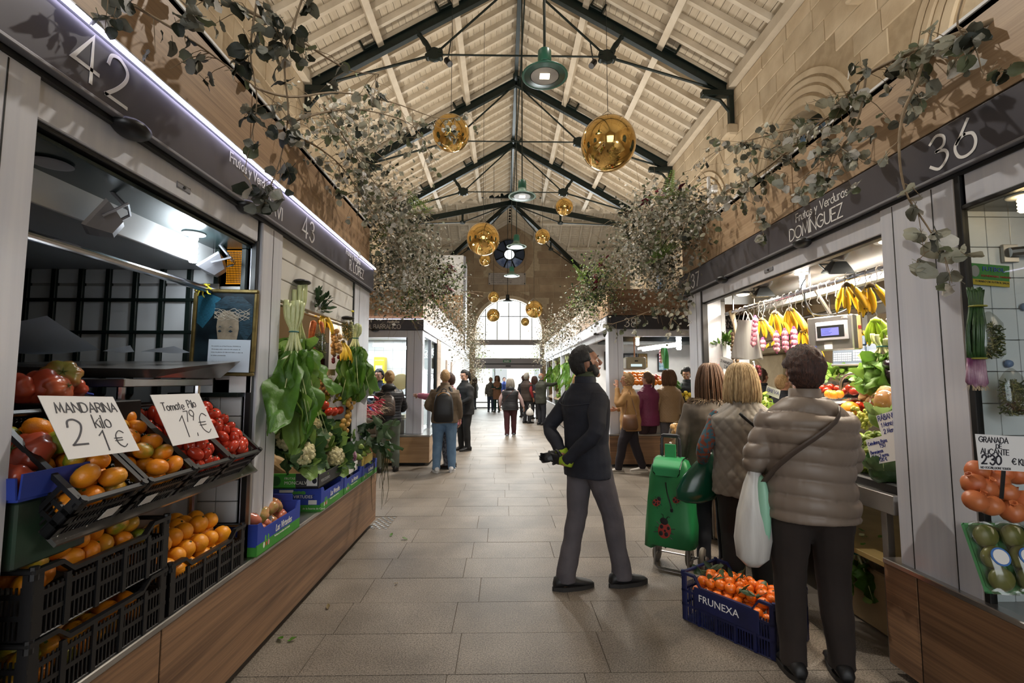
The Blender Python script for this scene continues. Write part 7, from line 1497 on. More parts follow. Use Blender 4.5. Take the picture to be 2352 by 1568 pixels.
for i in range(16):
 b = MB(); q = MBC @ Vector((rg.uniform(-.24, .24), rg.uniform(-.14, .14), .245+rg.uniform(0, .03))); dd = Vector((rg.gauss(0, 1), rg.gauss(0, 1), rg.uniform(.1, .8))).normalized(); leafgeo(b, basis(q, dd.orthogonal(), dd), .085, .034, .4, .3, .15, 3, 5, seed=i); tag(b.obj('citrus_leaf', M_KALE, smooth=True), 'dark citrus leaf among the clementines of the blue crate', 'leaf', 'citrus leaves in the blue crate')
 if i % 2: b = MB(); b.tube(smoothpath([q, q+dd*.03, q+dd*.055+Vector((.01, 0, .012))]), .0022, 4); tag(b.obj('citrus_twig', M_STEMD), 'thin twig among the clementines of the blue crate', 'twig', 'citrus twigs in the blue crate')
tc = at(1530, 1300, z=0); tc = Vector((1.36, 3.92, 0)); tl = thing('shopping_trolley', 'green fabric shopping trolley printed with ladybirds, standing in the aisle', 'trolley', tc); MT = T(*tc) @ RZ(R(-35))
M_TGRN = mat('trolley_fabric', '#1f7a42', .5, col2='#1a6a39', scale=4, bump=.1, bscale=18); M_TGRNL = mat('trolley_flap', '#33935a', .5)
rings = []
for z, w, d, oy in ((.20, .17, .10, -.02), (.215, .195, .125, -.02), (.35, .19, .12, -.01), (.55, .175, .105, 0), (.72, .16, .09, .01), (.80, .15, .08, .015), (.85, .13, .06, .02), (.865, .1, .04, .02)):
 n = 28; q = []
 for i in range(n):
  a_ = 2*pi*i/n; cx_, sy_ = cos(a_), sin(a_); e = .45; x_ = w*abs(cx_)**e*(1 if cx_ > 0 else -1); y_ = d*abs(sy_)**e*(1 if sy_ > 0 else -1)
  wob = 1+.05*sin(5*a_+z*14)*(1 if .3 < z < .8 else .3); q.append(MT @ Vector((x_*wob, y_*wob+oy-.04*(.5-z if z < .5 else 0), z+.03*(cx_ < -.5)*(z < .25)*-1)))
 rings.append(q)
b = MB(); b.loft(rings); b.obj('bag', M_TGRN, tl, True)
b = MB(); b.sheet(lambda u, v: MT @ Vector(((u-.5)*(.22-.02*v)*(1 if v < .9 else .85), .03-.17*min(1, v*1.6)+.03*max(0, v-.62)-.004, .885-.05*v*.4-.17*max(0, v-.35)-.01)), 8, 12); b.sheet(lambda u, v: MT @ Vector(((u-.5)*(.22-.02*v)*(1 if v < .9 else .85), .036-.17*min(1, v*1.6)+.03*max(0, v-.62), .889-.05*v*.4-.17*max(0, v-.35)-.01)), 8, 12); b.obj('flap', M_TGRNL, tl, True)
b = MB(); b.tube([MT @ Vector((x_, .03-.17*min(1, v*1.6)+.03*max(0, v-.62), .888-.02*v-.17*max(0, v-.35)-.01)) for x_, v in [(-.112, .1), (-.11, .4), (-.107, .7), (-.1, .9), (-.085, 1), (0, 1.02), (.085, 1), (.1, .9), (.107, .7), (.11, .4), (.112, .1)]], .004, 5); b.obj('flap_piping', M_BLACK, tl)
strokes('by GIMI', MT @ basis((-.06, -.1235, .77), (1, 0, 0), (0, .1, 1)), .022, .003, mat('brick_print', '#9a4a30', .5), tl)
MB().bbox(-.045, .045, -.005, .015, .87, .98, .004, MT).obj('strap', M_TGRNL, tl)
b = MB(); b.tube(smoothpath([MT @ Vector((0, -.15, .7)), MT @ Vector((.0, -.12, .62)), MT @ Vector((.03, -.115, .5))]), .005, 5); b.bbox(.022, .042, -.125, -.108, .47, .5, .004, MT); b.obj('cord', M_BLACK, tl)
b = MB(); fp = [(-.07, .01, .9), (-.07, .012, 1.02), (-.055, .012, 1.05), (.055, .012, 1.05), (.07, .012, 1.02), (.07, .01, .9)]; b.tube([MT @ Vector(p) for p in fp], .013, 8); b.bbox(-.075, .075, 0, .025, 1.03, 1.06, .008, MT); b.bbox(-.085, -.06, 0, .025, .88, .98, .006, MT); b.bbox(.06, .085, 0, .025, .88, .98, .006, MT); b.obj('handle', mat('dark_grey_plastic', '#2e2f33', .4), tl)
b = MB()
for s in (-1, 1): b.tube([MT @ Vector((s*.07, .015, .9)), MT @ Vector((s*.08, .06, .5)), MT @ Vector((s*.085, .09, .12))], .008, 6)
b.tube([MT @ Vector(p) for p in ((-.13, -.05, .22), (-.13, -.06, .03), (-.1, -.065, .012), (.1, -.065, .012), (.13, -.06, .03), (.13, -.05, .22))], .009, 8); b.tube([MT @ Vector((-.13, -.05, .1)), MT @ Vector((-.16, .11, .085))], .008, 6); b.tube([MT @ Vector((.13, -.05, .1)), MT @ Vector((.16, .11, .085))], .008, 6); b.tube([MT @ Vector((-.2, .11, .085)), MT @ Vector((.2, .11, .085))], .007, 6); b.tube([MT @ Vector((.085, .09, .12)), MT @ Vector((.085, .12, .25))], .008, 6)
b.obj('frame', M_STEEL, tl)
for x_ in (-.16, .10, .2):
 wl = MB(); M2 = MT @ T(x_, .11, .085) @ RY(pi/2); wl.lathe([(.05, -.014), (.078, -.016), (.085, -.008), (.085, .008), (.078, .016), (.05, .014)], 22, (0, 0, 0), M2); o = wl.obj('wheel', mat('grey_rubber', '#6d655c', .7), tl, True); hb = MB(); hb.lathe([(.052, -.01), (.052, .01), (.02, .015)], 16, (0, 0, 0), M2); hb.obj('hub', M_BLACK, o)
def ladybird(u, v, s, rot):                    # printed on the front of the bag
 zc_ = v; yf = -.155+.055*(zc_-.2)/.5; M = MT @ basis((u, yf, zc_), (cos(rot), 0, sin(rot)), (-sin(rot), .08, cos(rot)))
 def el(cx_, cy_, rx, ry, m, d, nm): bb = MB(); bb.ball((cx_*s, cy_*s, d), (rx*s, ry*s, .0012), 14, 6); bb.v = [tuple(M @ Vector(q)) for q in bb.v]; bb.obj(nm, m, tl)
 el(0, 0, .05, .062, mat('ladybird_red', '#8f2a20', .5), .003, 'printed_body'); el(-.02, .066, .032, .026, M_BLACK, .004, 'printed_head')
 for cx_, cy_, r_ in ((-.028, .02, .014), (.024, .028, .012), (-.02, -.03, .016), (.02, -.022, .015), (.004, .0, .008)): el(cx_, cy_, r_, r_*1.15, M_BLACK, .0045, 'printed_spot')
 for s_ in (-1, 1):
  for k in (-.03, 0, .03): bb = MB(); bb.tube([M @ Vector((s_*.046*s, k*s, .004)), M @ Vector((s_*.075*s, (k*1.4)*s, .004))], .0022*s/.8, 4); bb.obj('printed_leg', M_BLACK, tl)
  bb = MB(); bb.tube(smoothpath([M @ Vector((-.02*s+s_*.01*s, .085*s, .004)), M @ Vector((-.02*s+s_*.02*s, .11*s, .004)), M @ Vector((-.02*s+s_*.035*s, .11*s, .004))]), .0018*s/.8, 4); bb.obj('printed_feeler', M_BLACK, tl)
ladybird(-.02, .33, 1.0, -.25); ladybird(-.085, .53, .55, -.9); ladybird(.07, .57, .5, -1.0)
# ---- gold balls, pendant lamps
for i, (px, py, w_, D, l) in enumerate(((1036, 306, 88, .60, 'mirror gold ball with a leafy twig across it, left of the first lamp'), (1397, 330, 132, .75, 'largest mirror gold ball, right of the first lamp'), (1110, 549, 78, .72, 'mirror gold ball left of the rose window'), (1296, 475, 42, .42, 'small mirror gold ball under the third truss, right of the second lamp'), (1246, 543, 36, .42, 'small mirror gold ball right of the third lamp'), (1114, 597, 28, .42, 'small mirror gold ball just under the one left of the rose window'), (1134, 682, 27, .42, 'upper left gold ball in front of the arched window'), (1133, 724, 31, .5, 'lower left dull gold ball in front of the arched window'), (1227, 710, 42, .6, 'large gold ball on the right of the arched window'), (1206, 739, 20, .36, 'smallest gold ball low on the right of the arched window'))):
 y = D*1100/w_*1.0; c = at(px, py, y=y); t = thing('gold_ball', l, 'gold ball', c, 'gold balls hung from the roof'); b = MB(); b.ball(c, D/2*.985, 40, 28); b.obj('sphere', M_GOLD, t, True)
 zr = ZR-.01-min(abs(c.x-X0), abs(c.y-YC) if c.y > 17 else 99)*(ZR-ZE)/HW
 b = MB(); b.tube([(c.x, c.y, zr), c+Vector((0, 0, D*.62))], .004, 4); k = D*.62
 for s in (-1, 1): b.tube([c+Vector((0, 0, k)), c+Vector((s*D*.25, 0, D*.43))], .003, 4)
 b.obj('wire', M_IRON, t); b = MB()
 for s in (-1, 1): b.ball(c+Vector((s*D*.25, 0, D*.43)), D*.025, 8, 6)
 b.obj('lug', M_STEEL, t, True)
M_LGREEN = mat('green_enamel', '#1d5644', .35); M_LWH = mat('enamel_inside', '#4d6359', .35, .2); M_LIGR = mat('weathered_enamel', '#6f8a7c', .4, col2='#4f7263', scale=5)
for i, (x, y) in enumerate(LAMPS):
 z = 5.05; t = thing('pendant_lamp', '%s green enamel pendant lamp %s' % (('first', 'second', 'third', 'fourth', 'fifth')[i], ('hanging nearest on a long pipe', 'hanging beyond the largest gold ball', 'hanging before the rose window', 'hanging before the stone plaque', 'dark and unlit before the arched window')[i]), 'lamp', (x, y, z), 'pendant lamps on the hall axis')
 b = MB(); b.lathe([(.06, .32), (.078, .3), (.082, .16), (.078, .14)], 20, (x, y, z)); b.obj('gear_cap', M_LGREEN if i < 4 else M_IRON, t, True)
 b = MB(); b.lathe([(.08, .15), (.1, .1), (.15, .055), (.22, .02), (.268, .005), (.272, -.005), (.262, -.006), (.2, .0), (.14, .02), (.09, .06)], 28, (x, y, z)); b.obj('shade', M_LIGR if i in (1, 2, 3) else (M_LGREEN if i == 0 else M_IRON), t, True)
 b = MB(); b.lathe([(.255, -.004), (.19, .002), (.165, -.002), (.165, .012), (.0001, .02)], 28, (x, y, z)); b.obj('reflector', M_LWH, t, True)
 if i < 4:
  b = MB(); b.lathe([(.17, -.006), (.163, -.006), (.163, 0), (.17, 0)], 28, (x, y, z)); b.obj('ring_clip', M_STEEL, t); b = MB(); b.box(x-.055, x+.055, y-.045, y+.045, z-.01, z+.005); b.obj('led_panel', emat('led_panel', '#fff1d0', 22), t)
 MB().tube([(x, y, z+.3), (x, y, 9.5), (X0, y, 9.72)], .016 if i == 0 else .012, 8).obj('rod', M_GREEN, t)
for i, (x, y) in enumerate(ROOF_FILLS):  # boxes for the added ceiling uplights, hidden behind the cladding
 t = thing('added_uplight', 'added uplight hidden on the %s stall roofs, %s along' % ('left' if x < 0 else 'right', ('nearest', 'second', 'third')[i//2]), 'floodlight', (x, y, 3.1))
 MB().bbox(x-.3, x+.3, y-.2, y+.2, 3.13, 3.3, .02).obj('housing', M_WHITE, t); MB().bbox(x-.05, x+.05, y-.25, y+.25, 3.08, 3.14, .01).obj('foot', M_ALU, t)
for i, (a_, b_) in enumerate(SPOTS):
 t = thing('spotlight', 'small black spotlight clamped to the %s truss, %s side' % ('nearest' if i < 2 else 'second', 'right' if i % 2 == 0 else 'left'), 'spotlight', a_); dv = (Vector(a_)-Vector(b_)).normalized(); MB().tube([Vector(a_)+dv*.03, Vector(a_)+dv*.2], .06, 12).obj('housing', M_BLKPL, t); MB().tube([Vector(a_)+dv*.15, Vector(a_)+Vector((0, 0, .5))], .012, 6).obj('clamp', M_BLKPL, t)
for x, y, l in ((-2.1, 6.3, 'white boxed wall lamp on a white post above the left sign end'), (4.4, 9.9, 'white boxed wall lamp on a white post high on the right wall')):
 c = at(838, 440, y=5.8) if x < 0 else at(1628, 432, y=9.9); t = thing('wall_lamp', l, 'lamp', c); MB().bbox(c.x-.03, c.x+.03, c.y-.03, c.y+.03, 3.1 if x < 0 else c.z-.7, c.z+.25, .008).obj('post', M_WHITE, t); MB().bbox(c.x+.03, c.x+.18, c.y-.1, c.y+.05, c.z-.1, c.z+.05, .02).obj('housing', M_WHITE, t)
# ================================================================== FAR STALLS GOODS
sb = at(1460, 834, y=8.55); t = thing('hanging_scale', 'cream faced box scale hanging in the window of stall 38', 'scale', sb); MB().bbox(sb.x-.18, sb.x+.18, 8.5, 8.75, sb.z-.11, sb.z+.11, .02).obj('case', mat('cream_case', '#a39c84', .4), t); MB().bbox(sb.x-.1, sb.x+.1, 8.495, 8.5, sb.z-.06, sb.z-.015, .003).obj('dial_window', emat('scale_display', '#cfe0e0', .8), t); MB().bbox(sb.x-.11, sb.x+.11, 8.493, 8.499, sb.z-.07, sb.z-.062, .002).obj('dial_trim', M_BLACK, t); MB().bbox(sb.x-.03, sb.x+.03, 8.495, 8.5, sb.z+.03, sb.z+.05, .002).obj('badge', M_BLACK, t); MB().tube([(sb.x, 8.62, sb.z+.1), (sb.x, 8.62, 2.35)], .012, 6).obj('hanger', mat('copper_pipe', '#a8744c', .4, .6), t)
tag(MB().plate([(2.1, 8.75, .56), (3.5, 8.75, .56), (3.5, 9.3, 1.3), (2.1, 9.3, 1.3)], .02).obj('display_board', M_BLACK), 'dark sloping display board of stall 38', 'board')
rg = random.Random(33); MF_ = [mat('far_orange', '#d9801c', .4), mat('far_green', '#4f7a2a', .5), mat('far_yellow', '#cdb02a', .5), mat('far_red', '#a8281c', .4)]
P_FO = thing('far_orange', 'orange', 'orange'); b = MB(); b.ball((0, 0, 0), .05, 10, 7); b.obj('skin', MF_[0], P_FO, True)
for k in range(34): place(P_FO, (2.25+.085*(k % 9)+rg.uniform(-.01, .01), 8.95+.06*(k//9), 1.45+.055*(k//9)+rg.uniform(-.01, .01)), (0, 0, 0), rg.uniform(.9, 1.1), 'orange in the bank of oranges beneath the scale of stall 38', 'oranges of stall 38')
for i, (x0, m, l, n) in enumerate(((2.95, MF_[3], 'pile of red peppers beside the oranges of stall 38', 16), (3.15, MF_[1], 'pile of dark courgettes in the middle of stall 38', 30), (3.45, MF_[2], 'pile of yellow lemons toward the right of stall 38', 30), (3.75, MF_[1], 'pile of green herbs right of the lemons in stall 38', 60))):
 b = MB()
 for k in range(n):
  c = Vector((x0+rg.uniform(-.11, .11), (9.0 if i < 2 else 8.85)+rg.uniform(-.05, .2), (1.44 if i < 2 else 1.14)+rg.uniform(0, .14)))
  if i == 1: b.tube([c, c+Vector((.03, -.1, -.08)), c+Vector((.05, -.2, -.13))], [.02, .025, .015], 6)
  else: b.ball(c, .04, 8, 6)
 tag(b.obj('produce_pile', m, smooth=True, kind='stuff'), l, 'vegetables')
for i, (x0, w, m, l) in enumerate(((2.2, .5, MF_[1], 'green vegetables on the lower steel shelf of stall 38'), (3.1, .5, mat('pale_veg', '#c2c79a', .5), 'pale vegetables on the lower steel shelf of stall 38'))):
 b = MB()
 for k in range(40): b.ball((x0+rg.uniform(0, w), 8.72+rg.uniform(0, .12), .96+rg.uniform(0, .09)), .035, 8, 6)
 tag(b.obj('produce_pile', m, smooth=True, kind='stuff'), l, 'vegetables')
for i, (x, z, w, h, m, l) in enumerate(((2.55, 1.95, .28, .34, mat('violet_print', '#5a5a78', .5, col2='#8f8fb0', scale=18), 'violet poster at the back left of stall 38'), (2.98, 1.93, .26, .3, mat('dark_picture', '#2a2a30', .4, col2='#77777c', scale=9), 'dark framed picture with a pale motif in stall 38'), (3.28, 1.95, .17, .26, mat('gold_picture', '#a07a35', .4, col2='#4a2f20', scale=16), 'small gilt devotional picture in stall 38'), (3.75, 1.9, .2, .34, mat('blue_vase_print', '#2f6f94', .4, col2='#b9d1da', scale=9), 'blue and white picture at the right of stall 38'))):
 t = thing('picture', l, 'picture', (x, 11.1, z)); MB().bbox(x-w/2*1.25, x+w/2*1.25, 11.14, 11.18, z-h/2*1.25, z+h/2*1.25, .01).obj('picture_frame', M_BLACK if i != 2 else GILT, t); MB().box(x-w/2, x+w/2, 11.13, 11.14, z-h/2, z+h/2).obj('print', m, t)
b = MB(); b.sheet(lambda u, v: at(1525+(u-.5)*14+6*v, 798+48*v, y=9.0)+Vector((0, .03*sin(9*u+5*v), 0)), 8, 8); tag(b.obj('green_bag', mat('green_film_bag', '#5fae6c', .5), smooth=True), 'pale green plastic bag hanging in stall 38', 'bag')
garlic('pink garlic net hanging beside the green bag in stall 38', at(1518, 808, y=9.1), 4, .035, (0, 0, 0), M_GARL, None)
for i in range(3): tag(MB().bbox(3.1, 3.5, 8.38, 8.6, .57+.11*i, .67+.11*i, .006).obj('stacked_tray', M_BLKPL), 'black tray of greens on the stall 38 ledge, %s of three' % ('lowest', 'middle', 'topmost')[i], 'tray')
for k in range(12):
 y = 11.95+.75*k*(1 if k < 9 else .97);
 if any(abs(y-p-.08) < .12 for p in (13.4, 15.6, 18.2)): y += .25
 chard('bunch of long greens hanging along the far right stall', (2.0+.04*(k % 2), y, 2.24), .85+.1*(k % 3), 8, .22, .28, 'greens hung along the far right stall', .17, 100+k, M_LETT if k % 2 else M_CHARD)
tag(MB().plate([(1.92, 11.6, .78), (1.92, 20.5, .78), (2.6, 20.5, 1.15), (2.6, 11.6, 1.15)], -.03).obj('display_board', M_CARD), 'sloping produce board of the far right stall', 'board')
for k in range(10):
 y = 11.8+.62*k; m = (M_CABL, M_LETT, MF_[3], M_CABL, MF_[0], M_HERB)[k % 6]; b = MB()
 if k % 3 == 1: spray(b, (2.1, y, .95), 40, .22, .12, .08, 200+k, .8)
 else:
  for q in range(22): b.ball((2.0+rg.uniform(0, .35), y+rg.uniform(-.24, .24), .9+rg.uniform(0, .12)), (.05, .07, .05), 8, 6)
 tag(b.obj('produce_pile', m, smooth=True, kind='stuff'), '%s on the far right stall, %s from the near end' % (('pale squashes', 'leafy lettuces', 'red peppers', 'pale cabbages', 'oranges', 'mixed herbs')[k % 6], ('first', 'second', 'third', 'fourth', 'fifth', 'sixth', 'seventh', 'eighth', 'ninth', 'tenth')[k]), 'vegetables')
P_FC = crate(.55, .36, .2, mat('green_black_plastic', '#16281f', .4), dip=.02)
for k in range(7): place(P_FC, (1.9, 11.8+.62*k, .64), (0, 0, pi/2), 1, 'dark green crate on the far right counter, %s from the near end' % ('first', 'second', 'third', 'fourth', 'fifth', 'sixth', 'seventh')[k], 'crates on the far right counter')
yb = thing('yellow_box', 'tall yellow printed carton on the olive stall back shelf', 'box', (-2.65, 10.2, 1.6)); MB().bbox(-2.72, -2.5, 10.15, 10.4, 1.42, 1.98, .01).obj('carton', mat('yellow_carton', '#d2bc2c', .5), yb); text('ENCURTIDOS', onY(-2.7, 1.9, 10.149), .022, mat('banner_blue', '#3a4fa8', .5), yb); MB().box(-2.68, -2.54, 10.147, 10.15, 1.6, 1.8).obj('carton_label', M_PAPER, yb); sheetbox('back_shelf', -3.6, -2.4, 10.1, 10.48, 1.38, 1.41, M_STEEL, s3)
for k in range(4): b = MB(); b.lathe([(.09, 0), (.09, .26), (.08, .28)], 14, (-2.85-.2*k, 10.25, 1.415)); tag(b.obj('tin', mat(('tin_brown', 'tin_dark')[k % 2], ('#7b5a2a', '#3a3a30')[k % 2], .35, .3), smooth=False), 'olive tin on the back shelf, %s left of the yellow carton' % ('first', 'second', 'third', 'fourth')[k], 'tin')
b = MB(); b.lathe([(.17, 0), (.18, .03), (.16, .035)], 20, (0, 0, 0), T(-1.95, 9.2, 1.45) @ RX(R(60))); tag(b.obj('round_lid', mat('cream_lid', '#cfc08c', .5), smooth=True), 'round cream lid leaning on the olive stall counter', 'lid')
# ================================================================== PEOPLE
SKIN = {k: mat('skin_'+k, a, .5, col2=b_, scale=12, sss=.08) for k, a, b_ in (('fair', '#b88a70', '#a97860'), ('tan', '#a2745a', '#8f634b'), ('pale', '#c79d86', '#b78a72'))}
def hmat(n, a, b_): return mat('hair_'+n, a, .6, col2=b_, scale=14, stretch=(9, 9, 1.2), rnd=.02, bump=.6, bscale=26)
HAIR = {'black': hmat('black', '#0d0b0a', '#1d1815'), 'brown': hmat('brown', '#24140f', '#4a2c20'), 'auburn': hmat('auburn', '#4b3322', '#6c4c33'), 'blonde': hmat('blonde', '#92764f', '#d6bb8e'), 'grey': hmat('grey', '#6f6a62', '#9a948a'), 'light': hmat('light', '#86683f', '#b8966a')}
CL = lambda n, a, b_=None, **k: mat('cloth_'+n, a, k.pop('rough', .8), col2=b_ or a, scale=k.pop('scale', 5), **k)
M_EYEW = mat('eye_white', '#cfc8c0', .3); M_EYED = mat('eye_iris', '#1c120c', .2)
TOR = [(.78, .185, .135), (.92, .185, .135), (1.05, .168, .122), (1.16, .178, .126), (1.28, .2, .135), (1.36, .198, .125), (1.415, .155, .105), (1.455, .105, .088), (1.485, .085, .075)]
def tor(z, f=1, g=0):
 for (z0, a0, b0), (z1, a1, b1) in zip(TOR, TOR[1:]):
  if z <= z1 or z1 == TOR[-1][0]:
   k = min(1, max(0, (z-z0)/(z1-z0))); return (a0+(a1-a0)*k)*f+g, (b0+(b1-b0)*k)*f+g
def person(label, x, y, yaw, H, hair=('short', 'brown'), skin='fair', top=None, vest=None, legs=None, shoe=None, L=None, Rr=None, feet=None, head=(0, 0), lean=0, girth=1, hem=.78, pat='fold', vox=.012, sole=None, glove=None, collar=None, beard=None, fur=None, lip=None, hood=False, cuff=None, hd=None, extra=None, group=None, z0=0, bulge=1):
 s = H/1.75; root = thing('person', label, 'person', group=group); fine = vox < .011
 Sh = lambda p: Vector((p[0], p[1]+max(0, p[2]-.9)*lean, p[2]))*s
 feet = feet or ((-.1, 0, 0), (.1, .03, 0)); arms = [(-1, L or (((-.25, -.03, 1.14)), (-.26, .06, .9))), (1, Rr or (((.25, -.03, 1.14)), (.26, .06, .9)))]
 hipc = Vector((sum(f[0] for f in feet)/2, sum(f[1] for f in feet)/2, 0))*.0
 Mh = T(*Sh((0, .015, 1.635))) @ RZ(head[0]) @ RX(head[1]) @ Matrix.Scale(s, 4); hp = lambda a, b_, c: Mh @ Vector((a, b_, c))
 legp = []
 for sd, f in zip((-1, 1), feet):
  ank = Vector((f[0], f[1], .085)); hip = Vector((sd*.09*girth, 0, .9)); kn = (ank+hip)/2+Vector((0, .035, .03)); legp.append((hip, kn, ank, f[2]))
 b = MB(); el = lambda z, a, c, dy=0: [Sh((a*cos(2*pi*i/20), c*sin(2*pi*i/20)+dy, z)) for i in range(20)]
 b.loft([el(z, *[v*.8 for v in tor(z)]) for z in (.96, 1.05, 1.16, 1.28, 1.36, 1.415)]+[el(1.48, .062, .06), el(1.55, .054, .058, .01), el(1.6, .05, .055, .015)])
 for hip, kn, ank, fy in legp: b.tube([hip*s, (hip+kn)/2*s, kn*s, (kn*.55+ank*.45)*s, ank*s, (ank+Vector((0, 0, -.05)))*s], [.075*s, .065*s, .048*s, .046*s, .034*s, .03*s], 12); b.tube([(ank+Vector((0, -.03, -.055)))*s, (ank+Vector((sin(-fy)*.1, cos(fy)*.1, -.062)))*s], [.024*s, .018*s], 10)
 hands = []
 for sd, (e, w) in arms:
  sh = Vector((sd*.165, 0, 1.375)); e, w = Vector(e), Vector(w); d = (w-e).normalized(); b.tube([Sh(p) for p in (sh, (sh+e)/2, e, (e+w)/2, w, w+d*.03)], [.045*s, .042*s, .036*s, .035*s, .026*s, .028*s], 10)
  inn = Vector((-sd, 0, 0)); inn = (inn-d*inn.dot(d)); inn = inn.normalized() if inn.length > .1 else Vector((0, -1, 0)); ac = d.cross(inn).normalized(); ac = ac if ac.y > 0 or abs(ac.y) < .2 else -ac
  if hd and sd in hd: d, inn = (Vector(v).normalized() for v in hd[sd]); inn = (inn-d*inn.dot(d)).normalized(); ac = d.cross(inn)*hd.get('s', 1)
  def hand(mb, g=1.0, w=w, d=d, inn=inn, ac=ac):
   pc = w+d*.065; Mp = Matrix((ac, inn, d)).transposed()
   mb.ball(Sh(pc), (.038*s*g, .016*s*g, .05*s*g), 12, 8, M=Mp)
   for k, ln in enumerate((.062, .074, .07, .055)):
    q = w+d*.1+ac*(.027-.018*k); cu = .35+.12*k; mb.tube([Sh(q), Sh(q+d*ln*.5+inn*ln*.12), Sh(q+d*ln*.85+inn*ln*(.2+cu*.5)), Sh(q+d*ln*.95+inn*ln*(.3+cu))], [.0095*s*g, .009*s*g, .0085*s*g, .007*s*g], 7)
   q = w+d*.035+ac*.03; mb.tube([Sh(q), Sh(q+ac*.022+d*.025+inn*.008), Sh(q+ac*.03+d*.055+inn*.02)], [.013*s*g, .011*s*g, .0085*s*g], 7)
  hand(b, .8 if glove else 1); hands.append((hand, w, d))
 b.ball(hp(0, -.012, .012), (.075*s, .095*s, .105*s), 20, 14, M=Mh.to_3x3().normalized())
 b.ball(hp(0, .03, -.05), (.058*s, .062*s, .065*s), 16, 10, M=Mh.to_3x3().normalized()); b.ball(hp(0, .075, -.1), .022*s, 10, 7); b.ball(hp(0, .05, .035), (.058*s, .045*s, .05*s), 14, 9, M=Mh.to_3x3().normalized())
 b.tube([hp(0, .088, .03), hp(0, .102, .008), hp(0, .117, -.016), hp(0, .1, -.03)], [.009*s, .011*s, .0155*s, .012*s], 8); b.tube([hp(-.05, .07, .034), hp(-.025, .09, .037), hp(0, .09, .034), hp(.025, .09, .037), hp(.05, .07, .034)], .009*s, 6)
 b.ball(hp(0, .088, -.057), (.024*s, .013*s, .012*s), 10, 7, M=Mh.to_3x3().normalized())
 for sd in (-1, 1): b.ball(hp(sd*.042, .07, -.02), (.02*s, .02*s, .022*s), 10, 7); b.ball(hp(sd*.079, -.004, -.008), (.0095*s, .02*s, .031*s), 10, 8, M=(Mh.to_3x3().normalized() @ Matrix.Rotation(-sd*.35, 3, 'Z')))
 me = finish(remesh(b, vox*.62 if fine else vox*.8, 3, .45), 'body', SKIN[skin]); link('body', me, root)
 for sd in (-1, 1):
  b = MB(); b.ball(hp(sd*.03, .0765, .012), .0115*s, 10, 8); e = b.obj('eye', M_EYEW, root, True); b = MB(); b.ball(hp(sd*.03, .0842, .012), .0055*s, 8, 6); b.obj('iris', M_EYED, e, True)
  b = MB(); b.tube([hp(sd*.014, .1, .036), hp(sd*.03, .097, .042), hp(sd*.05, .082, .034)], [.0035*s, .0045*s, .002*s], 5); b.obj('eyebrow', HAIR[hair[1]], root, True)
 b = MB(); b.tube([hp(-.022, .093, -.056), hp(-.008, .101, -.052), hp(0, .1015, -.054), hp(.008, .101, -.052), hp(.022, .093, -.056)], [.002*s, .0055*s, .0055*s, .0055*s, .002*s], 6); b.obj('lips', mat('lips_'+(lip or 'plain'), lip or '#8f5a4c', .45), root, True)
 hm = HAIR[hair[1]]; st = hair[0]; rg = random.Random(int(x*977+y*131)); b = MB()
 def keep(q):                               # which scalp points carry hair, in head space
  if q.y > .02 and q.z < .052+.02*(q.y < .07): return False
  if st in ('short', 'crop', 'pony', 'bun') and q.z < .008 and q.y > -.028 and not (beard and .012 < q.y < .045 and q.z > -.03): return False
  if q.y > -.02 and q.z < -.015 and st not in ('bob', 'long'): return False
  return q.z > (-.085 if st in ('short', 'crop', 'pony', 'bun', 'curly') else -.1)
 if st == 'bald': keep = lambda q: q.z < .03 and q.y < .0 and q.z > -.07
 th = {'crop': .006, 'bald': .003}.get(st, .016 if st != 'short' else (.017 if beard else .026)); seg, rn = (56, 40) if fine else (30, 22); vs = []; ok = []
 for j in range(rn+1):
  for i in range(seg):
   a, w_ = 2*pi*i/seg, pi*j/rn; d = Vector((cos(a)*sin(w_), sin(a)*sin(w_), cos(w_))); q = Vector((d.x*.077, -.012+d.y*.097, .012+d.z*.108)); k = keep(q); n_ = noise.noise(Vector((d.x*5, d.y*5, d.z*2.2))*(2.2 if st != 'curly' else 3))*.008+noise.noise(Vector((d.x*19, d.y*19, d.z*9)))*.006+noise.noise(Vector((atan2(d.y, d.x)*11, d.z*2, 3)))*.0035; q2 = q+d*((th*(1 if q.y < .035 else .45)+n_) if k else -.012); vs.append(hp(*q2)); ok.append(k)
 fs = [(j*seg+i, (j+1)*seg+i, (j+1)*seg+(i+1) % seg, j*seg+(i+1) % seg) for j in range(rn) for i in range(seg)]
 b.add(vs, [f for f in fs if any(ok[v] for v in f)]); b.obj('hair', hm, root, True)
 b = MB()
 if st in ('bob', 'long'):
  ln = {'bob': -.17, 'long': -.24}[st]; n = 150 if fine else 90
  for k in range(n):
   a = -pi/2+(rg.uniform(-1, 1))*2.25; ct, sn = cos(a), sin(a); l = ln*rg.uniform(.9, 1.05); r_ = 1.0+rg.uniform(0, .17); x0 = .03*rg.uniform(-1, 1)
   pts = [(x0+.02*ct, -.01+.02*sn, .131), (.066*ct*r_, -.012+.082*sn*r_, .106), (.092*ct*r_, -.012+.112*sn*r_, .03), (.105*ct*r_, -.014+.12*sn*r_, -.05), (.112*ct*r_, -.012+.115*sn*r_, l*.7), (.106*ct*r_, -.01+.11*sn*r_, l)]
   b.tube([hp(*p) for p in smoothpath(pts, 3)], [(.004+.0105*sin(pi*min(1, .12+i/15*.85)))*s*(.8 if fine else 1.5) for i in range(16)], 5, .5)
 elif st in ('pony', 'bun'):
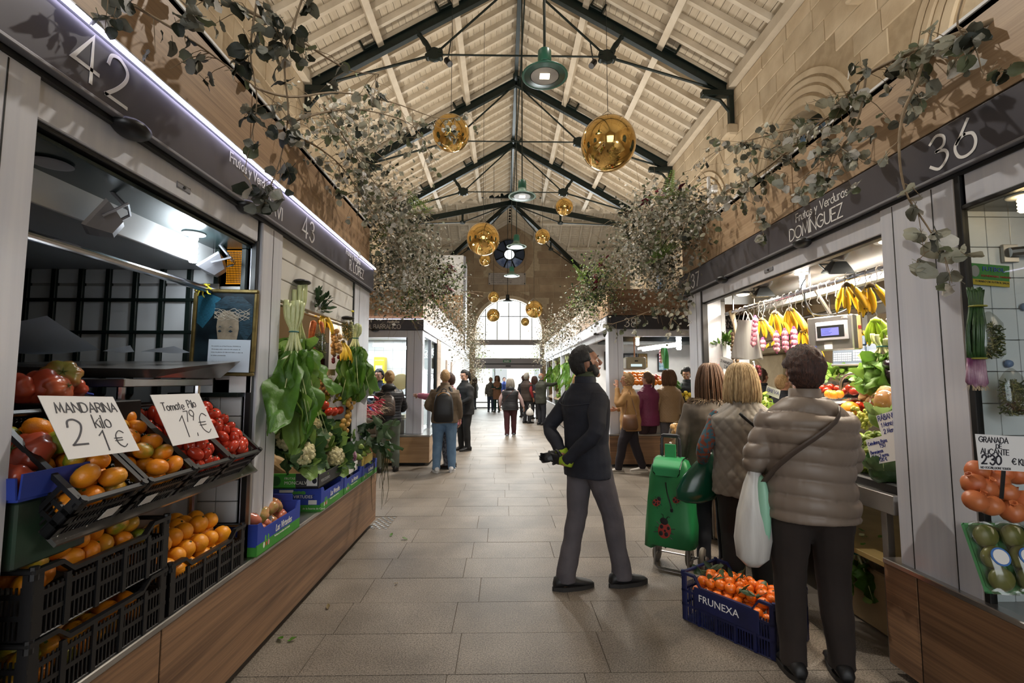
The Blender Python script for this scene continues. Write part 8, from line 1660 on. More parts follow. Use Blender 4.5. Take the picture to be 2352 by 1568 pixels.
  if st == 'pony':
   for k in range(14): o = Vector((rg.uniform(-.02, .02), rg.uniform(-.02, .02), 0)); b.tube([hp(*(Vector(p)+o*min(1, i))) for i, p in enumerate(smoothpath([(0, -.1, .05), (0, -.135, .045), (0, -.15, -.02), (0, -.14, -.1), (0, -.13, -.17)], 2))], [.012*s, .016*s, .016*s, .016*s, .015*s, .013*s, .01*s, .007*s, .004*s], 6)
  else: b.ball(hp(0, -.1, .06), .045*s, 12, 9, fn=lambda d: 1+.1*sin(9*d.x+7*d.z))
 elif st == 'curly':
  for k in range(90 if not fine else 140): a = -pi/2+rg.uniform(-1, 1)*2.4; z = rg.uniform(-.1, .115); q = sqrt(max(.05, 1-(z/.13)**2)); b.ball(hp(.088*cos(a)*q, -.012+.108*sin(a)*q, z), .017*s*rg.uniform(.7, 1.2), 7, 5)
 if b.v: b.obj('locks', hm, root, True)
 if beard:                                  # short beard hugging the jaw
  b = MB()
  def B(u, v): a = (u-.5)*pi*1.25; r_ = .0015+.004*sin(pi*min(1, max(0, v)))**.5*sin(pi*u)**.35; zz = -.02-.098*v; kk = 1-.5*max(0, (v-.55)/.45)**2; q = Vector(((.0735-.02*v)*kk*sin(a), .012+(.066+.014*v)*kk*cos(a), zz+(.03 if abs(a) > 1.25 else 0))); return hp(*(q*1+Vector((sin(a), cos(a), -.45*v))*r_))
  b.sheet(B, 26, 12); m_ = me; b.v = b.v; fs = []
  for f in b.f:
   c = sum((Mh.inverted() @ Vector(b.v[i]) for i in f), Vector())/4
   if not (abs(c.x) < .034 and c.z > -.044) and not (abs(c.x) < .055 and c.z > -.03 and c.y > .05): fs.append(f)
  b.f = fs; b.m = [0]*len(fs); b.obj('beard', HAIR[beard], root, True)
 b = MB(); b.ball(Vector((0, 0, .93))*s, (.18*girth*s, .135*girth*s, .16*s), 18, 12)
 for hip, kn, ank, fy in legp: b.tube([Vector((hip.x, 0, .95))*s, (hip*.6+kn*.4)*s, kn*s, (kn*.5+ank*.5)*s, (ank+Vector((0, 0, .035)))*s, (ank+Vector((0, 0, -.03)))*s], [.108*girth*s, .096*girth*s, .076*girth*s, .07*girth*s, .058*girth*(cuff or 1)*s, .062*girth*(cuff or 1)*s], 14)
 me = finish(remesh(b, vox, 3), 'trousers', legs or CL('dark', '#1b1b20')); fold(me, 'fold', s, .006); link('trousers', me, root)
 for hip, kn, ank, fy in legp:
  M = T(ank.x*s, ank.y*s, 0) @ RZ(fy) @ Matrix.Scale(s*1.12, 4); b = MB(); rings = []
  for yy, w_, h_ in ((-.085, .02, .055), (-.075, .033, .085), (-.03, .04, .1), (.03, .041, .088), (.09, .046, .062), (.14, .046, .05), (.175, .034, .04), (.188, .015, .03)): rings.append([M @ Vector((w_*cos(2*pi*i/14), yy, .018+max(0, h_-.018)*(.5+.5*sin(2*pi*i/14)))) for i in range(14)])
  b.loft(rings); sh_ = b.obj('shoe', shoe or CL('black_shoe', '#121214', rough=.5), root, True)
  b = MB(); out = [(.047*cos(t)*(1 if -.05 < .05+.14*sin(t) else .85)*(1.0 if sin(t) > -.7 else .85), .05+.145*sin(t)) for t in [2*pi*i/20 for i in range(20)]]; b.prism(out, M, .026); b.obj('sole', sole or mat('dark_sole', '#24211f', .7), sh_)
 g = .022*bulge; b = MB(); zs = [z for z in (.78, .85, .92, 1.0, 1.05, 1.16, 1.28, 1.36, 1.415, 1.455, 1.485) if z > hem]; zs = [hem]+zs
 def body_rings(mb, gg): mb.loft([[Sh((w_*cos(2*pi*i/24), d_*sin(2*pi*i/24)*(1.05 if sin(2*pi*i/24) < 0 else 1), z)) for i in range(24)] for z in zs for w_, d_ in [[v*(girth if z < 1.4 else 1) for v in tor(max(z, .78), 1, gg)]]])
 def sleeve(mb, sd, e, w, gg, kk=1):
  sh = Vector((sd*.155*(girth+2)/3, 0, 1.385)); e, w = Vector(e), Vector(w); mb.tube([Sh(p) for p in smoothpath([sh, sh*.55+e*.45, e, e*.45+w*.55, w-(w-e).normalized()*.005], 3)], [v*kk*s for v in (.074, .074, .073, .07, .067, .064, .06, .057, .055, .052, .048, .045, .044)], 14)
 tm = top or CL('navy', '#14161f'); body_rings(b, g)
 if not vest:
  for sd, (e, w) in arms: sleeve(b, sd, e, w, g, 1+.35*(bulge-1)+.3*(girth-1))
 me = finish(remesh(b, vox*.85, 3), 'jacket', vest or tm); fold(me, pat, s, .008); link('jacket', me, root)
 if vest:
  for sd, (e, w) in arms: b = MB(); sleeve(b, sd, e, w, g, .92+.3*(girth-1)); me = finish(remesh(b, vox*.85, 3), 'sleeve', tm); fold(me, 'fold', s, .006); link('sleeve', me, root)
 b = MB(); c_ = collar or tm; b.loft([[Sh((w_*cos(2*pi*i/20), d_*sin(2*pi*i/20)+.005, z)) for i in range(20)] for w_, d_, z in ((.1, .088, 1.45), (.082, .08, 1.49), (.078, .08, 1.53), (.072, .075, 1.535), (.068, .07, 1.49))], False); b.obj('collar', c_ if collar else (vest or tm), root, True)
 if hood: b = MB(); b.ball(Sh((0, -.1, 1.46)), (.13*s, .06*s, .075*s), 16, 10); b.obj('hood', vest or tm, root, True)
 if fur:
  b = MB()
  for k in range(700): a = rg.uniform(0, 2*pi); q = Vector((.16*cos(a)*rg.uniform(.7, 1.1), .1*sin(a)*rg.uniform(.7, 1.1), 1.455-.05*rg.random()*(abs(cos(a))+.3))); d = Vector((cos(a)+rg.gauss(0, .5), sin(a)+rg.gauss(0, .5), rg.uniform(-.6, .6)))*.035; b.tube([Sh(q), Sh(q+d*.6), Sh(q+d+Vector((0, 0, -.012)))], [.005*s, .003*s, .0008*s], 4)
  b.obj('fur_collar', fur, root, kind='stuff')
 if glove:
  for hand, w, d in hands:
   b = MB(); hand(b, 1.14); me = finish(remesh(b, .0042, 2, .4), 'glove', glove[0]); gl_ = link('glove', me, root); b = MB(); b.tube([Sh(w-d*.05), Sh(w-d*.01), Sh(w+d*.04)], [.034*s, .036*s, .036*s], 14, .8); b.obj('glove_cuff', glove[1], gl_, True)
   ac_ = d.cross(Vector((0, 0, 1))).normalized()
 if extra: extra(root, s, Sh, hp)
 root.location = (x, y, z0); root.rotation_euler = (0, 0, yaw); return root
def fold(me, pat, s, amp):
 """quilting, padding bands or cloth folds pressed into a garment along its normals"""
 n = len(me.vertices); co = [0.0]*(3*n); no = [0.0]*(3*n); me.vertices.foreach_get('co', co); me.vertices.foreach_get('normal', no)
 for i in range(n):
  x, y, z = co[3*i]/s, co[3*i+1]/s, co[3*i+2]/s; a = atan2(x, -y)*.19
  w = noise.noise(Vector((x*5, y*5, z*9)))*amp+noise.noise(Vector((x*13+4, y*13, z*20)))*amp*.45
  if pat == 'puffer': t = ((z+.012*sin(a*9)+.25*abs(a)*.12) % .088)/.088; w = w*.5+.02*(sin(pi*t)**.4)-.011+noise.noise(Vector((a*60, z*16, 1)))*.0035*(1-sin(pi*t))
  elif pat == 'thin_puffer': t = (z % .05)/.05; w = w*.4+.007*(sin(pi*t)**.5)
  elif pat == 'quilt': t1, t2 = ((a*1.3+z) % .1)/.1, ((a*1.3-z) % .1)/.1; w = w*.8+.009*(sin(pi*t1)**.4*sin(pi*t2)**.4)-.003
  elif pat == 'small_quilt': t1, t2 = ((a*1.2+z) % .055)/.055, ((a*1.2-z) % .055)/.055; w = w*.5+.006*(sin(pi*t1)**.4*sin(pi*t2)**.4)
  for k in range(3): co[3*i+k] += no[3*i+k]*w*s
 me.vertices.foreach_set('co', co); me.update()
def strap(root, s, Sh, a0, z0, a1, z1, m, r=.016, g=.04, girth=1, n=14, name='strap'):
 pts = []
 for i in range(n+1):
  k = i/n; a = a0+(a1-a0)*k; z = z0+(z1-z0)*k; w_, d_ = tor(z, girth, g); pts.append(Sh((w_*sin(a), -d_*cos(a)*1.05, z)))
 b = MB(); b.tube(pts, r*s, 6, .3, up=(0, 0, 1)); b.obj(name, m, root, True)
def backpack(m1, m2, w, h, z, trim=None):
 def f(root, s, Sh, hp):
  b = MB(); rings = []
  for k, (zz, fw, dd) in enumerate(((0, .8, .06), (.06, 1, .13), (.3, 1.02, .15), (.65, .98, .14), (.88, .8, .1), (1, .4, .05))): rings.append([Sh((w/2*fw*abs(cos(t))**.6*(1 if cos(t) > 0 else -1), -.15-dd*.55+dd*.5*abs(sin(t))**.7*(1 if sin(t) > 0 else -1), z+h*zz)) for t in [2*pi*i/20 for i in range(20)]])
  b.loft(rings); bp = b.obj('backpack', m1, root, True); b = MB(); b.loft([[Sh((w*.36*f_*cos(t), -.27+.0+.02*sin(t), z+h*zz)) for t in [2*pi*i/14 for i in range(14)]] for zz, f_ in ((.08, .8), (.12, 1), (.38, 1), (.42, .85))]); b.obj('pocket', m2, bp, True)
  b = MB(); b.tube([Sh((w*.46*cos(t), -.245, z+h*(.55+.42*sin(t)))) for t in [pi*i/14 for i in range(15)]], .006*s, 5); b.obj('zip', trim or M_BLACK, bp)
  b = MB(); b.tube(smoothpath([Sh((-.04, -.2, z+h*.97)), Sh((-.03, -.2, z+h*1.08)), Sh((.03, -.2, z+h*1.08)), Sh((.04, -.2, z+h*.97))]), .008*s, 6); b.obj('grab_loop', m1, bp)
  for sd in (-1, 1): strap(root, s, Sh, sd*.25, 1.2, sd*.75, 1.46, m2, .024, .03, 1, 8, 'backpack_strap')
 return f
def sack(name, label, top, h, w, d, m, lean=0, seed=0, cat='bag'):
 t = thing(name, label, cat, top); b = MB(); rings = []
 for z, k in ((0, .12), (-.1, .3), (-.25, .6), (-.5, .92), (-.75, 1.05), (-.92, .9), (-1, .4)):
  rings.append([Vector(top)+Vector((w/2*k*cos(a)*(1+.08*sin(7*a+seed)*(1.4+z)), d/2*k*sin(a)*(1+.08*cos(6*a+seed)*(1.4+z)), h*z))+Vector((lean*h*z, 0, 0)) for a in [2*pi*i/26 for i in range(26)]])
 b.loft(rings); b.obj('sack', m, t, True); b = MB()
 for sx in (-1, 1): b.tube(smoothpath([Vector(top)+Vector((sx*.02, 0, -.03)), Vector(top)+Vector((sx*.02, .01, .05)), Vector(top)+Vector((0, .015, .1))], 3), .008, 5, .5)
 b.obj('sack_handles', m, t, True); return t
def man_extra(root, s, Sh, hp):
 b = MB(); b.loft([[Sh((w_*cos(2*pi*i/20), d_*sin(2*pi*i/20)+.012, z)) for i in range(20)] for w_, d_, z in ((.075, .078, 1.5), (.07, .074, 1.545), (.066, .07, 1.57), (.06, .062, 1.56))], False); b.obj('neck_gaiter', CL('olive', '#333b22'), root, True)
 b = MB(); b.tube([Sh((.2*cos(t)*1.08, -.135*sin(t)*1.32, 1.33+.01*sin(t*3))) for t in [pi*(.12+.76*i/14) for i in range(15)]], .003*s, 4); b.obj('yoke_seam', CL('navy_seam', '#20222e'), root)
person('bearded man in navy fleece standing with gloved hands clasped behind his back', .63, 3.6, R(-62), 1.74, ('short', 'black'), 'tan', CL('navy_fleece', '#10121c', '#171a26', scale=3, bump=.15, bscale=160), None, CL('charcoal_jersey', '#454146', '#514c50', scale=7, bump=.15, bscale=120), CL('black_shoe', '#121214', rough=.5),
 ((-.27, -.15, 1.14), (-.03, -.215, .97)), ((.28, -.14, 1.15), (.05, -.235, .93)), ((-.05, -.17, R(-15)), (.1, .22, R(-12))), (R(-26), R(9)), -.03, 1.0, .8, 'fold', .0095, None, (mat('black_rubber_glove', '#17181a', .45), mat('lime_knit', '#9ab52a', .7)), None, 'black', hd={-1: ((-.35, -.9, -.22), (.75, -.3, .35)), 1: ((-.75, -.35, .1), (0, 1, .2)), 's': -1}, extra=man_extra, cuff=1.25, bulge=.9)
def puffer_extra(root, s, Sh, hp): strap(root, s, Sh, .6, 1.43, -1.5, 1.0, CL('taupe_strap', '#4b3f37', rough=.5), .024, .056, 1.05)
person('woman in padded taupe jacket with crossbody strap seen from behind', 1.60, 2.52, R(-14), 1.66, ('short', 'brown'), 'fair', CL('taupe_puffer', '#7d7066', '#736558', rough=.5, scale=4), None, CL('dark_brown', '#2a211d', '#221a17', rough=.9), CL('black_shoe', '#121214', rough=.5),
 ((-.27, .0, 1.13), (-.17, .22, 1.04)), ((.22, .06, 1.12), (.12, .26, 1.04)), ((-.12, 0, .1), (.12, .02, -.1)), (R(8), R(3)), .0, 1.1, .84, 'puffer', .0095, extra=puffer_extra, bulge=1.15)
def vest_extra(root, s, Sh, hp): strap(root, s, Sh, -.35, 1.4, 1.2, 1.05, M_BLKPL, .012, .04, 1.1)
person('blonde woman in quilted greige waistcoat seen from behind', 1.66, 3.3, R(-8), 1.6, ('bob', 'blonde'), 'fair', mat('patterned_sleeve', '#7a3b22', .8, col2='#2f5a66', scale=40, ramp=(.45, .55)), CL('greige_quilt', '#878078', '#7d766c', rough=.65, scale=4), CL('black_trouser', '#141413', '#191817'), CL('black_shoe', '#121214', rough=.5),
 ((-.29, .0, 1.13), (-.26, .18, 1.0)), ((.27, .05, 1.12), (.2, .2, 1.05)), None, (R(-6), R(-2)), .02, 1.12, .80, 'quilt', .0095, extra=vest_extra, bulge=1.2)
person('brown haired woman in grey coat with fur collar, half hidden beyond the blonde one', 1.72, 3.95, R(-20), 1.62, ('long', 'auburn'), 'fair', CL('grey_wool', '#6b6259', '#5c544b'), None, CL('indigo', '#14161f'), CL('brown_boot', '#2a1a14', rough=.5), None, None, ((-.1, 0, 0), (.08, .02, 0)), (R(-15), 0), 0, 1, .7, vox=.0105, fur=mat('fur', '#6e5c48', .9))
sack('carrier_bag', 'white plastic carrier bag hanging from the arm of the padded jacket woman', (1.36, 2.6, 1.08), .56, .18, .16, M_PLAS, .06, 1); b = MB(); b.ball((1.37, 2.56, .8), (.035, .05, .2), 10, 8); tag(b.obj('green_wrap', mat('mint_film', '#8fc2a8', .4), smooth=True), 'pale green wrap showing through the white carrier bag', 'wrap')
gs = sack('carrier_bag', 'shiny dark green plastic bag held over the shopping trolley', (1.50, 3.5, .98), .36, .3, .15, mat('green_film_bag_dark', '#0e4a34', .2, col2='#0b3d2c', scale=5), .35, 3)
def W(px, py): q = at(px, py, z=0); return q.x, q.y
def bagpack(label_m): return None
tanw = CL('camel', '#a8804f', '#9a7344', rough=.75)
def shoulder_bag(m, sd=1, z=.75, w=.28, h=.26):
 def f(root, s, Sh, hp): b = MB(); b.loft([[Sh((sd*.33+.07*k*cos(t), .02+w/2*k2*sin(t), z+zz)) for t in [2*pi*i/16 for i in range(16)]] for zz, k, k2 in ((0, .6, .8), (.05, 1, 1), (h*.7, .9, .9), (h, .3, .75))]); b.obj('handbag', m, root, True); b = MB(); b.tube(smoothpath([Sh((sd*.33, -.1, z+h)), Sh((sd*.27, -.06, 1.2)), Sh((sd*.2, 0, 1.47)), Sh((sd*.26, .06, 1.2)), Sh((sd*.33, .1, z+h))], 3), .008*s, 5); b.obj('bag_strap', m, root)
 return f
x, y = W(1450, 1085); person('woman in camel jacket walking left with a brown handbag, hand at her mouth', x, y, R(78), 1.6, ('curly', 'light'), 'fair', tanw, None, CL('plum_black', '#1e1820'), CL('white_shoe', '#a9a299', rough=.5), ((-.2, .2, 1.2), (-.08, .2, 1.5)), ((.25, .05, 1.12), (.2, .22, 1.1)), ((-.09, .22, 0), (.1, -.2, 0)), (0, R(-5)), .04, 1.15, .74, 'fold', .012, mat('pale_sole', '#b9b2a8', .6), extra=shoulder_bag(CL('tan_leather', '#6e4a30', '#5f3f28', rough=.45), -1, .78))
x, y = W(1492, 1070); person('woman in magenta quilted jacket with a ponytail at stall 38', x, y, R(25), 1.62, ('pony', 'auburn'), 'fair', CL('magenta', '#6e1f48', '#611a3f', rough=.6), None, CL('burgundy', '#2f1a1e'), CL('brown_boot', '#2a1a14'), None, None, ((-.09, .05, 0), (.09, 0, 0)), (R(12), R(-3)), 0, 1.05, .76, 'small_quilt')
x, y = W(1540, 1068); person('woman in tan quilted waistcoat with short bob at stall 38', x, y, R(12), 1.66, ('bob', 'auburn'), 'fair', CL('tan_sleeve', '#8c7355'), CL('tan_quilt', '#93795a', '#876d4f', rough=.6), CL('grey_trouser', '#575256', '#4d484c'), None, None, None, None, (R(30), R(-4)), 0, 1.1, .8, 'small_quilt')
def apron(m, z0=.6, z1=1.3):
 def f(root, s, Sh, hp): b = MB(); b.sheet(lambda u, v: (lambda z, wd: Sh((wd*sin((u-.5)*1.7)*1.05, wd*.72*cos((u-.5)*1.7)+.012, z)))(z0+(z1-z0)*v, tor(max(.78, z0+(z1-z0)*v), 1, .035)[0]*(1 if v < .6 else 1-.5*(v-.6)/.4)), 12, 10); b.obj('apron', m, root, True); b = MB(); [b.tube([Sh((sd*.09, .15, z1)), Sh((sd*.08, .1, 1.45)), Sh((sd*.05, -.06, 1.5))], .006*s, 5) for sd in (-1, 1)]; b.obj('apron_ties', m, root)
 return f
person('stallholder with green apron over a checked shirt looking down in stall 38', 3.5, 9.05, R(150), 1.72, ('short', 'black'), 'tan', mat('checked_shirt', '#c6cbd2', .8, col2='#3a4a66', scale=20, ramp=(.48, .52)), CL('black_gilet', '#17181c'), CL('dark', '#1b1b20'), None, ((-.26, .1, 1.15), (-.1, .33, 1.1)), ((.26, .1, 1.15), (.1, .33, 1.1)), None, (0, R(-28)), .08, 1.1, .78, extra=apron(CL('apron_green', '#1f6a45')))
x, y = 1.45, 9.0; person('smiling blonde woman with sunglasses on her head behind the bearded man', x, y, R(-75), 1.6, ('long', 'light'), 'fair', CL('dark_coat', '#1a1c24'), None, None, None, None, None, None, (R(-5), 0))
x, y = W(900, 1062); x = -1.9; y = 8.05; person('woman in dark padded jacket with small brown backpack leaning at the olive stall', x, y, R(8), 1.64, ('bun', 'light'), 'fair', CL('midnight_puffer', '#15181f', '#101218', rough=.5), None, CL('sage', '#626a5f', '#565d53'), CL('black_shoe', '#121214'), ((-.24, .18, 1.1), (-.08, .36, 1.02)), ((.26, .16, 1.1), (.12, .34, 1.02)), ((-.12, -.05, 0), (.14, .02, 0)), (R(5), R(-8)), .12, 1.12, .86, 'thin_puffer', extra=backpack(CL('bag_brown', '#4a3f3a', rough=.4), CL('bag_brown2', '#564a44', rough=.4), .27, .36, .98), hood=True)
x, y = W(1020, 1083); person('person in khaki jacket and jeans with big black backpack in the left cross aisle', x, y, R(2), 1.66, ('crop', 'light'), 'fair', CL('khaki', '#6a5a47', '#5d4e3d'), None, CL('denim', '#6885a3', '#54718f', scale=7), CL('white_trainer', '#cfcfd2', rough=.5), ((-.3, -.02, 1.14), (-.2, .22, 1.02)), None, ((-.13, -.05, .3), (.13, .0, -.1)), (R(3), R(-2)), 0, 1.15, .84, 'fold', .011, mat('white_sole', '#d0d0d0', .6), extra=backpack(CL('black_nylon', '#15161a', rough=.5), CL('black_nylon2', '#1b1d22', rough=.5), .33, .52, .86, mat('orange_zip', '#a8732c', .5)))
person('woman in pink padded jacket and plaid trousers reaching left into the glass case', -.9, 8.35, R(62), 1.6, ('short', 'brown'), 'fair', CL('pink_puffer', '#b56a80', '#a85c73', rough=.5), None, mat('plaid', '#3c3c44', .8, col2='#6b6b70', scale=26, ramp=(.47, .53)), CL('brown_boot', '#2a1a14'), ((-.22, .3, 1.32), (-.2, .58, 1.34)), None, None, (R(10), R(-6)), .05, 1.12, .8, 'thin_puffer')
x, y = W(1068, 1034); person('woman in black zipped top with tied back hair looking down by the left aisle', x, y, R(130), 1.7, ('pony', 'black'), 'pale', CL('black_top', '#101013', '#0d0d10'), None, CL('black_legging', '#0c0c0e'), CL('black_shoe', '#121214'), ((-.25, .06, 1.14), (-.13, .24, 1.02)), ((.26, .02, 1.14), (.18, .24, 1.05)), None, (R(10), R(-20)), .02, 1.1, .78)
def cb(m, sd=1):
 def f(root, s, Sh, hp): strap(root, s, Sh, sd*.5, 1.42, -sd*1.4, .95, m, .01, .035, 1.15)
 return f
x, y = W(1172, 1002); person('grey haired woman in black padded gilet and maroon trousers walking away down the aisle', x, y, R(-4), 1.52, ('bob', 'grey'), 'fair', CL('blush_sleeve', '#b39a98', '#a68c8b'), CL('black_gilet_pad', '#15161d', '#101117', rough=.5), CL('maroon', '#3c0f1a', '#340c16'), CL('grey_trainer', '#55585e'), ((-.3, 0, 1.14), (-.32, .1, .92)), ((.33, .0, 1.12), (.4, .1, .9)), ((-.09, -.12, 0), (.1, .14, 0)), (0, 0), 0, 1.2, .8, 'thin_puffer', .012, mat('pale_sole', '#b9b2a8', .6), extra=cb(CL('maroon_strap', '#5c2a22')), hood=True)
sack('carrier_bag', 'small white carrier in the hand of the grey haired woman walking away', (.72, 12.8, .76), .2, .2, .1, M_PLAS, 0, 5)
sml = dict(vox=.018)
for lab, px, py, yaw, H, hr, sk, tp, vs_, lg, kw in (
 ('man in brown padded gilet with red sleeves at the far right stall', 1210, 972, -50, 1.72, ('short', 'grey'), 'tan', CL('red_sleeve', '#7d1a1e'), CL('brown_gilet', '#33261e', '#2a1f19'), CL('dark', '#1b1b20'), dict(pat='thin_puffer', girth=1.15, L=((-.2, .15, 1.15), (-.02, .28, 1.1)))),
 ('balding man in olive jacket reaching over the far right stall', 1243, 976, -65, 1.72, ('bald', 'grey'), 'tan', CL('olive_wax', '#2b2c22', '#24251c'), None, CL('indigo', '#14161f'), dict(girth=1.12, hem=.72, Rr=((.2, .3, 1.36), (.1, .62, 1.42)))),
 ('dark haired woman with yellow bag between the two men at the far right', 1228, 962, -30, 1.62, ('long', 'brown'), 'fair', CL('ink_coat', '#191c2b'), None, CL('dark', '#1b1b20'), dict(extra=shoulder_bag(CL('mustard', '#8c7c2a'), 1, .7))),
 ('curly haired woman in long olive coat by the far left wall', 1090, 940, 60, 1.62, ('long', 'brown'), 'fair', CL('olive_coat', '#33312a', '#2b2922'), None, CL('indigo', '#14161f'), dict(hem=.62)),
 ('person in patterned top holding a white tote near the far entrance', 1127, 945, 175, 1.6, ('short', 'grey'), 'tan', mat('camo_knit', '#6e665a', .8, col2='#3f3a34', scale=16), None, CL('denim_dark', '#2b3448'), dict(extra=shoulder_bag(CL('canvas', '#b5aea2'), -1, .7))),
 ('woman in long tan gilet and green top near the far entrance', 1142, 946, 165, 1.68, ('bob', 'auburn'), 'tan', CL('bottle_green', '#16352f'), CL('tan_gilet', '#8a6146', '#7d563d'), CL('bottle_green', '#16352f'), dict(hem=.62, pat='thin_puffer', L=((-.2, .12, 1.16), (.04, .24, 1.14)), Rr=((.2, .12, 1.16), (-.02, .26, 1.2)))),
 ('person in bright blue top just outside the far entrance', 1158, 936, 190, 1.62, ('short', 'brown'), 'tan', CL('cobalt', '#2c4486'), None, CL('dark', '#1b1b20'), {}),
 ('man with short hair half hidden behind the brown gilet man', 1203, 958, 20, 1.66, ('short', 'brown'), 'tan', CL('dark_coat', '#1a1c24'), None, CL('dark', '#1b1b20'), {})):
 x, y = W(px, py); kw.setdefault('pat', 'fold'); person(lab, x, y, R(yaw), H, hr, sk, tp, vs_, lg, **{**sml, **kw})
person('stallholder in blue apron and navy top behind the olive counter', -2.5, 9.75, R(190), 1.7, ('short', 'black'), 'fair', CL('navy_top', '#171c2c'), None, None, None, ((-.24, .1, 1.14), (-.1, .3, 1.05)), ((.24, .1, 1.14), (.1, .3, 1.05)), None, (R(-20), R(-12)), .03, 1.05, .78, vox=.014, extra=apron(CL('cobalt_apron', '#2a5fc0', rough=.4), .6, 1.28))
def shades(root, s, Sh, hp):
 for sd in (-1, 1): b = MB(); b.ball(hp(sd*.034, .1, .012), (.03*s, .008*s, .022*s), 12, 8); b.obj('sunglass_lens', mat('teal_lens', '#0f4a44', .08, .3), root, True); b = MB(); b.tube([hp(sd*.06, .095, .02), hp(sd*.08, .0, .02)], .004*s, 5); b.obj('sunglass_arm', mat('blue_grey_plastic', '#6f8391', .4), root)
q = at(1800, 890, y=6.0); person('blonde woman in teal sunglasses behind the mound of greens', q.x-.02, 6.0, R(-80), 1.56, ('crop', 'light'), 'fair', CL('dark_coat', '#1a1c24'), None, None, None, None, None, None, (0, R(6)), extra=shades)
q = at(1748, 850, y=6.9); person('grey haired man beside the stone pier beyond the greens', q.x, 6.9, R(-60), 1.66, ('crop', 'brown'), 'fair', CL('dark_coat', '#1a1c24'), head=(0, 0), vox=.016)
q = at(1910, 905, y=5.8); person('silver haired shopper glimpsed under the till scale', q.x, 5.8, R(200), 1.46, ('bob', 'grey'), 'fair', CL('green_fleece', '#2f6a58'), vox=.016)
q = at(1945, 885, y=6.2); person('dark haired shopper glimpsed behind the till scale', q.x, 6.2, R(170), 1.5, ('short', 'black'), 'tan', CL('dark_coat', '#1a1c24'), vox=.016)
# ================================================================== GARLANDS
LM = [leafmat('poplar_leaf_pale', '#8a8a7c', '#c4c0b6', .6), leafmat('poplar_leaf_olive', '#5d6348', '#a3a08c', .6), leafmat('poplar_leaf_dark', '#262b1f', '#5a5a4e', .6)]
M_TWIG = mat('grey_twig', '#75624a', .8, col2='#8d7a60', scale=20); M_BURG = leafmat('burgundy_leaf', '#4a1220', '#6b2030'); M_FERN = leafmat('fern_leaf', '#5f7a38', '#7f9650')
grng = random.Random(5); LEAFM = []
for i in range(9):
 b = MB(); leafgeo(b, Matrix.Identity(4), .055, .052, grng.uniform(-.5, .6), grng.uniform(-.3, .7), .15, 4, 5, .62, i, .25); b.tube([(0, -.02, 0), (0, 0, 0), (0, .03, .002)], [.0011, .0011, .0006], 4); LEAFM.append(b.mesh('leaf', [LM[i % 3]], True))
def leaf_at(root, p, d, size, pick=None):
 n = Vector((grng.gauss(0, 1), grng.gauss(0, 1), grng.gauss(0, .6))); x = d.cross(n)
 if x.length < 1e-3: x = d.orthogonal()
 o = bpy.data.objects.new('leaf', LEAFM[pick if pick is not None else grng.randrange(9)]); COL.objects.link(o); o.parent = root; o.matrix_local = Matrix.Translation(-rootloc(root)) @ basis(p, x, d) @ Matrix.Scale(size/.055, 4)
def branch(label, pts, nl, size=.055, r=.008, spread=.16, droop=.5, dark=.3, seed=0):
 """bare branch with side twigs; every leaf is a part"""
 P = smoothpath(pts, 5); t = thing('leafy_branch', label, 'branch', P[0]); n = len(P)
 MB().tube(P, [r*(1-.75*i/(n-1)) for i in range(n)], 6).obj('stem', M_TWIG, t, True); b = MB(); k = 0
 while k < nl:
  p = P[min(n-1, int(grng.random()*n))]; d = Vector((grng.gauss(0, 1), grng.gauss(0, 1), grng.gauss(-droop, .8))).normalized(); L = spread*grng.uniform(.4, 1.3); q = [p, p+d*L*.5+Vector((0, 0, -.02*droop)), p+d*L+Vector((0, 0, -.09*droop))]; b.tube(q, [.0022, .0017, .001], 4)
  for j in range(grng.choice((2, 3, 4))):
   f = grng.uniform(.45, 1); c = q[0].lerp(q[2], f)+Vector((grng.gauss(0, .012),)*3); dd = (Vector((0, 0, -1))*grng.uniform(.1, 1.2)+Vector((grng.gauss(0, 1), grng.gauss(0, 1), grng.gauss(0, .5)))*.8).normalized()
   leaf_at(t, c, dd, size*grng.uniform(.65, 1.25), grng.choice((2, 5, 8)) if grng.random() < dark else grng.choice((0, 1, 3, 4, 6, 7))); k += 1
 b.obj('twigs', M_TWIG, t, kind='stuff'); return t
A = lambda x, *p: [at(px, py, x=x+(0 if len(q) < 3 else q[2])) for q in p for px, py in [q[:2]]]
def AY(*p): return [at(px, py, y=y) for px, py, y in p]
branch('thick leafy branch drooping past the top left over sign 42', AY((430, -40, 1.9), (600, 40, 2.1), (700, 100, 2.4), (800, 160, 2.7), (870, 170, 2.9)), 90, .06, .01, .16, .6, .55)
branch('long strand of dark leaves hanging down over the words on the left sign', AY((700, -20, 2.2), (655, 130, 2.2), (662, 260, 2.25), (645, 360, 2.3), (618, 440, 2.3), (605, 490, 2.3)), 42, .062, .006, .06, .7, .8)
branch('short strand of dark leaves hanging left of the long one', AY((590, 0, 1.9), (575, 120, 2.0), (590, 230, 2.05), (572, 340, 2.1), (560, 400, 2.15)), 26, .058, .005, .07, .6, .8)
branch('twiggy branch of dark leaves high in the top left corner', AY((250, -20, 1.5), (420, 80, 1.7), (520, 150, 1.9), (640, 240, 2.1)), 44, .05, .006, .12, .5, .7)
branch('long bare branch reaching across to the left gold ball', AY((520, 175, 2.4), (660, 222, 2.9), (780, 212, 3.4), (900, 235, 3.9), (1010, 272, 4.3), (1080, 262, 4.5)), 80, .05, .009, .2, .5, .2)
branch('arched grey branch below the one reaching the gold ball', AY((660, 282, 2.9), (760, 255, 3.3), (850, 255, 3.6), (950, 290, 4.0), (985, 360, 4.1)), 110, .048, .008, .22, .6, .2)
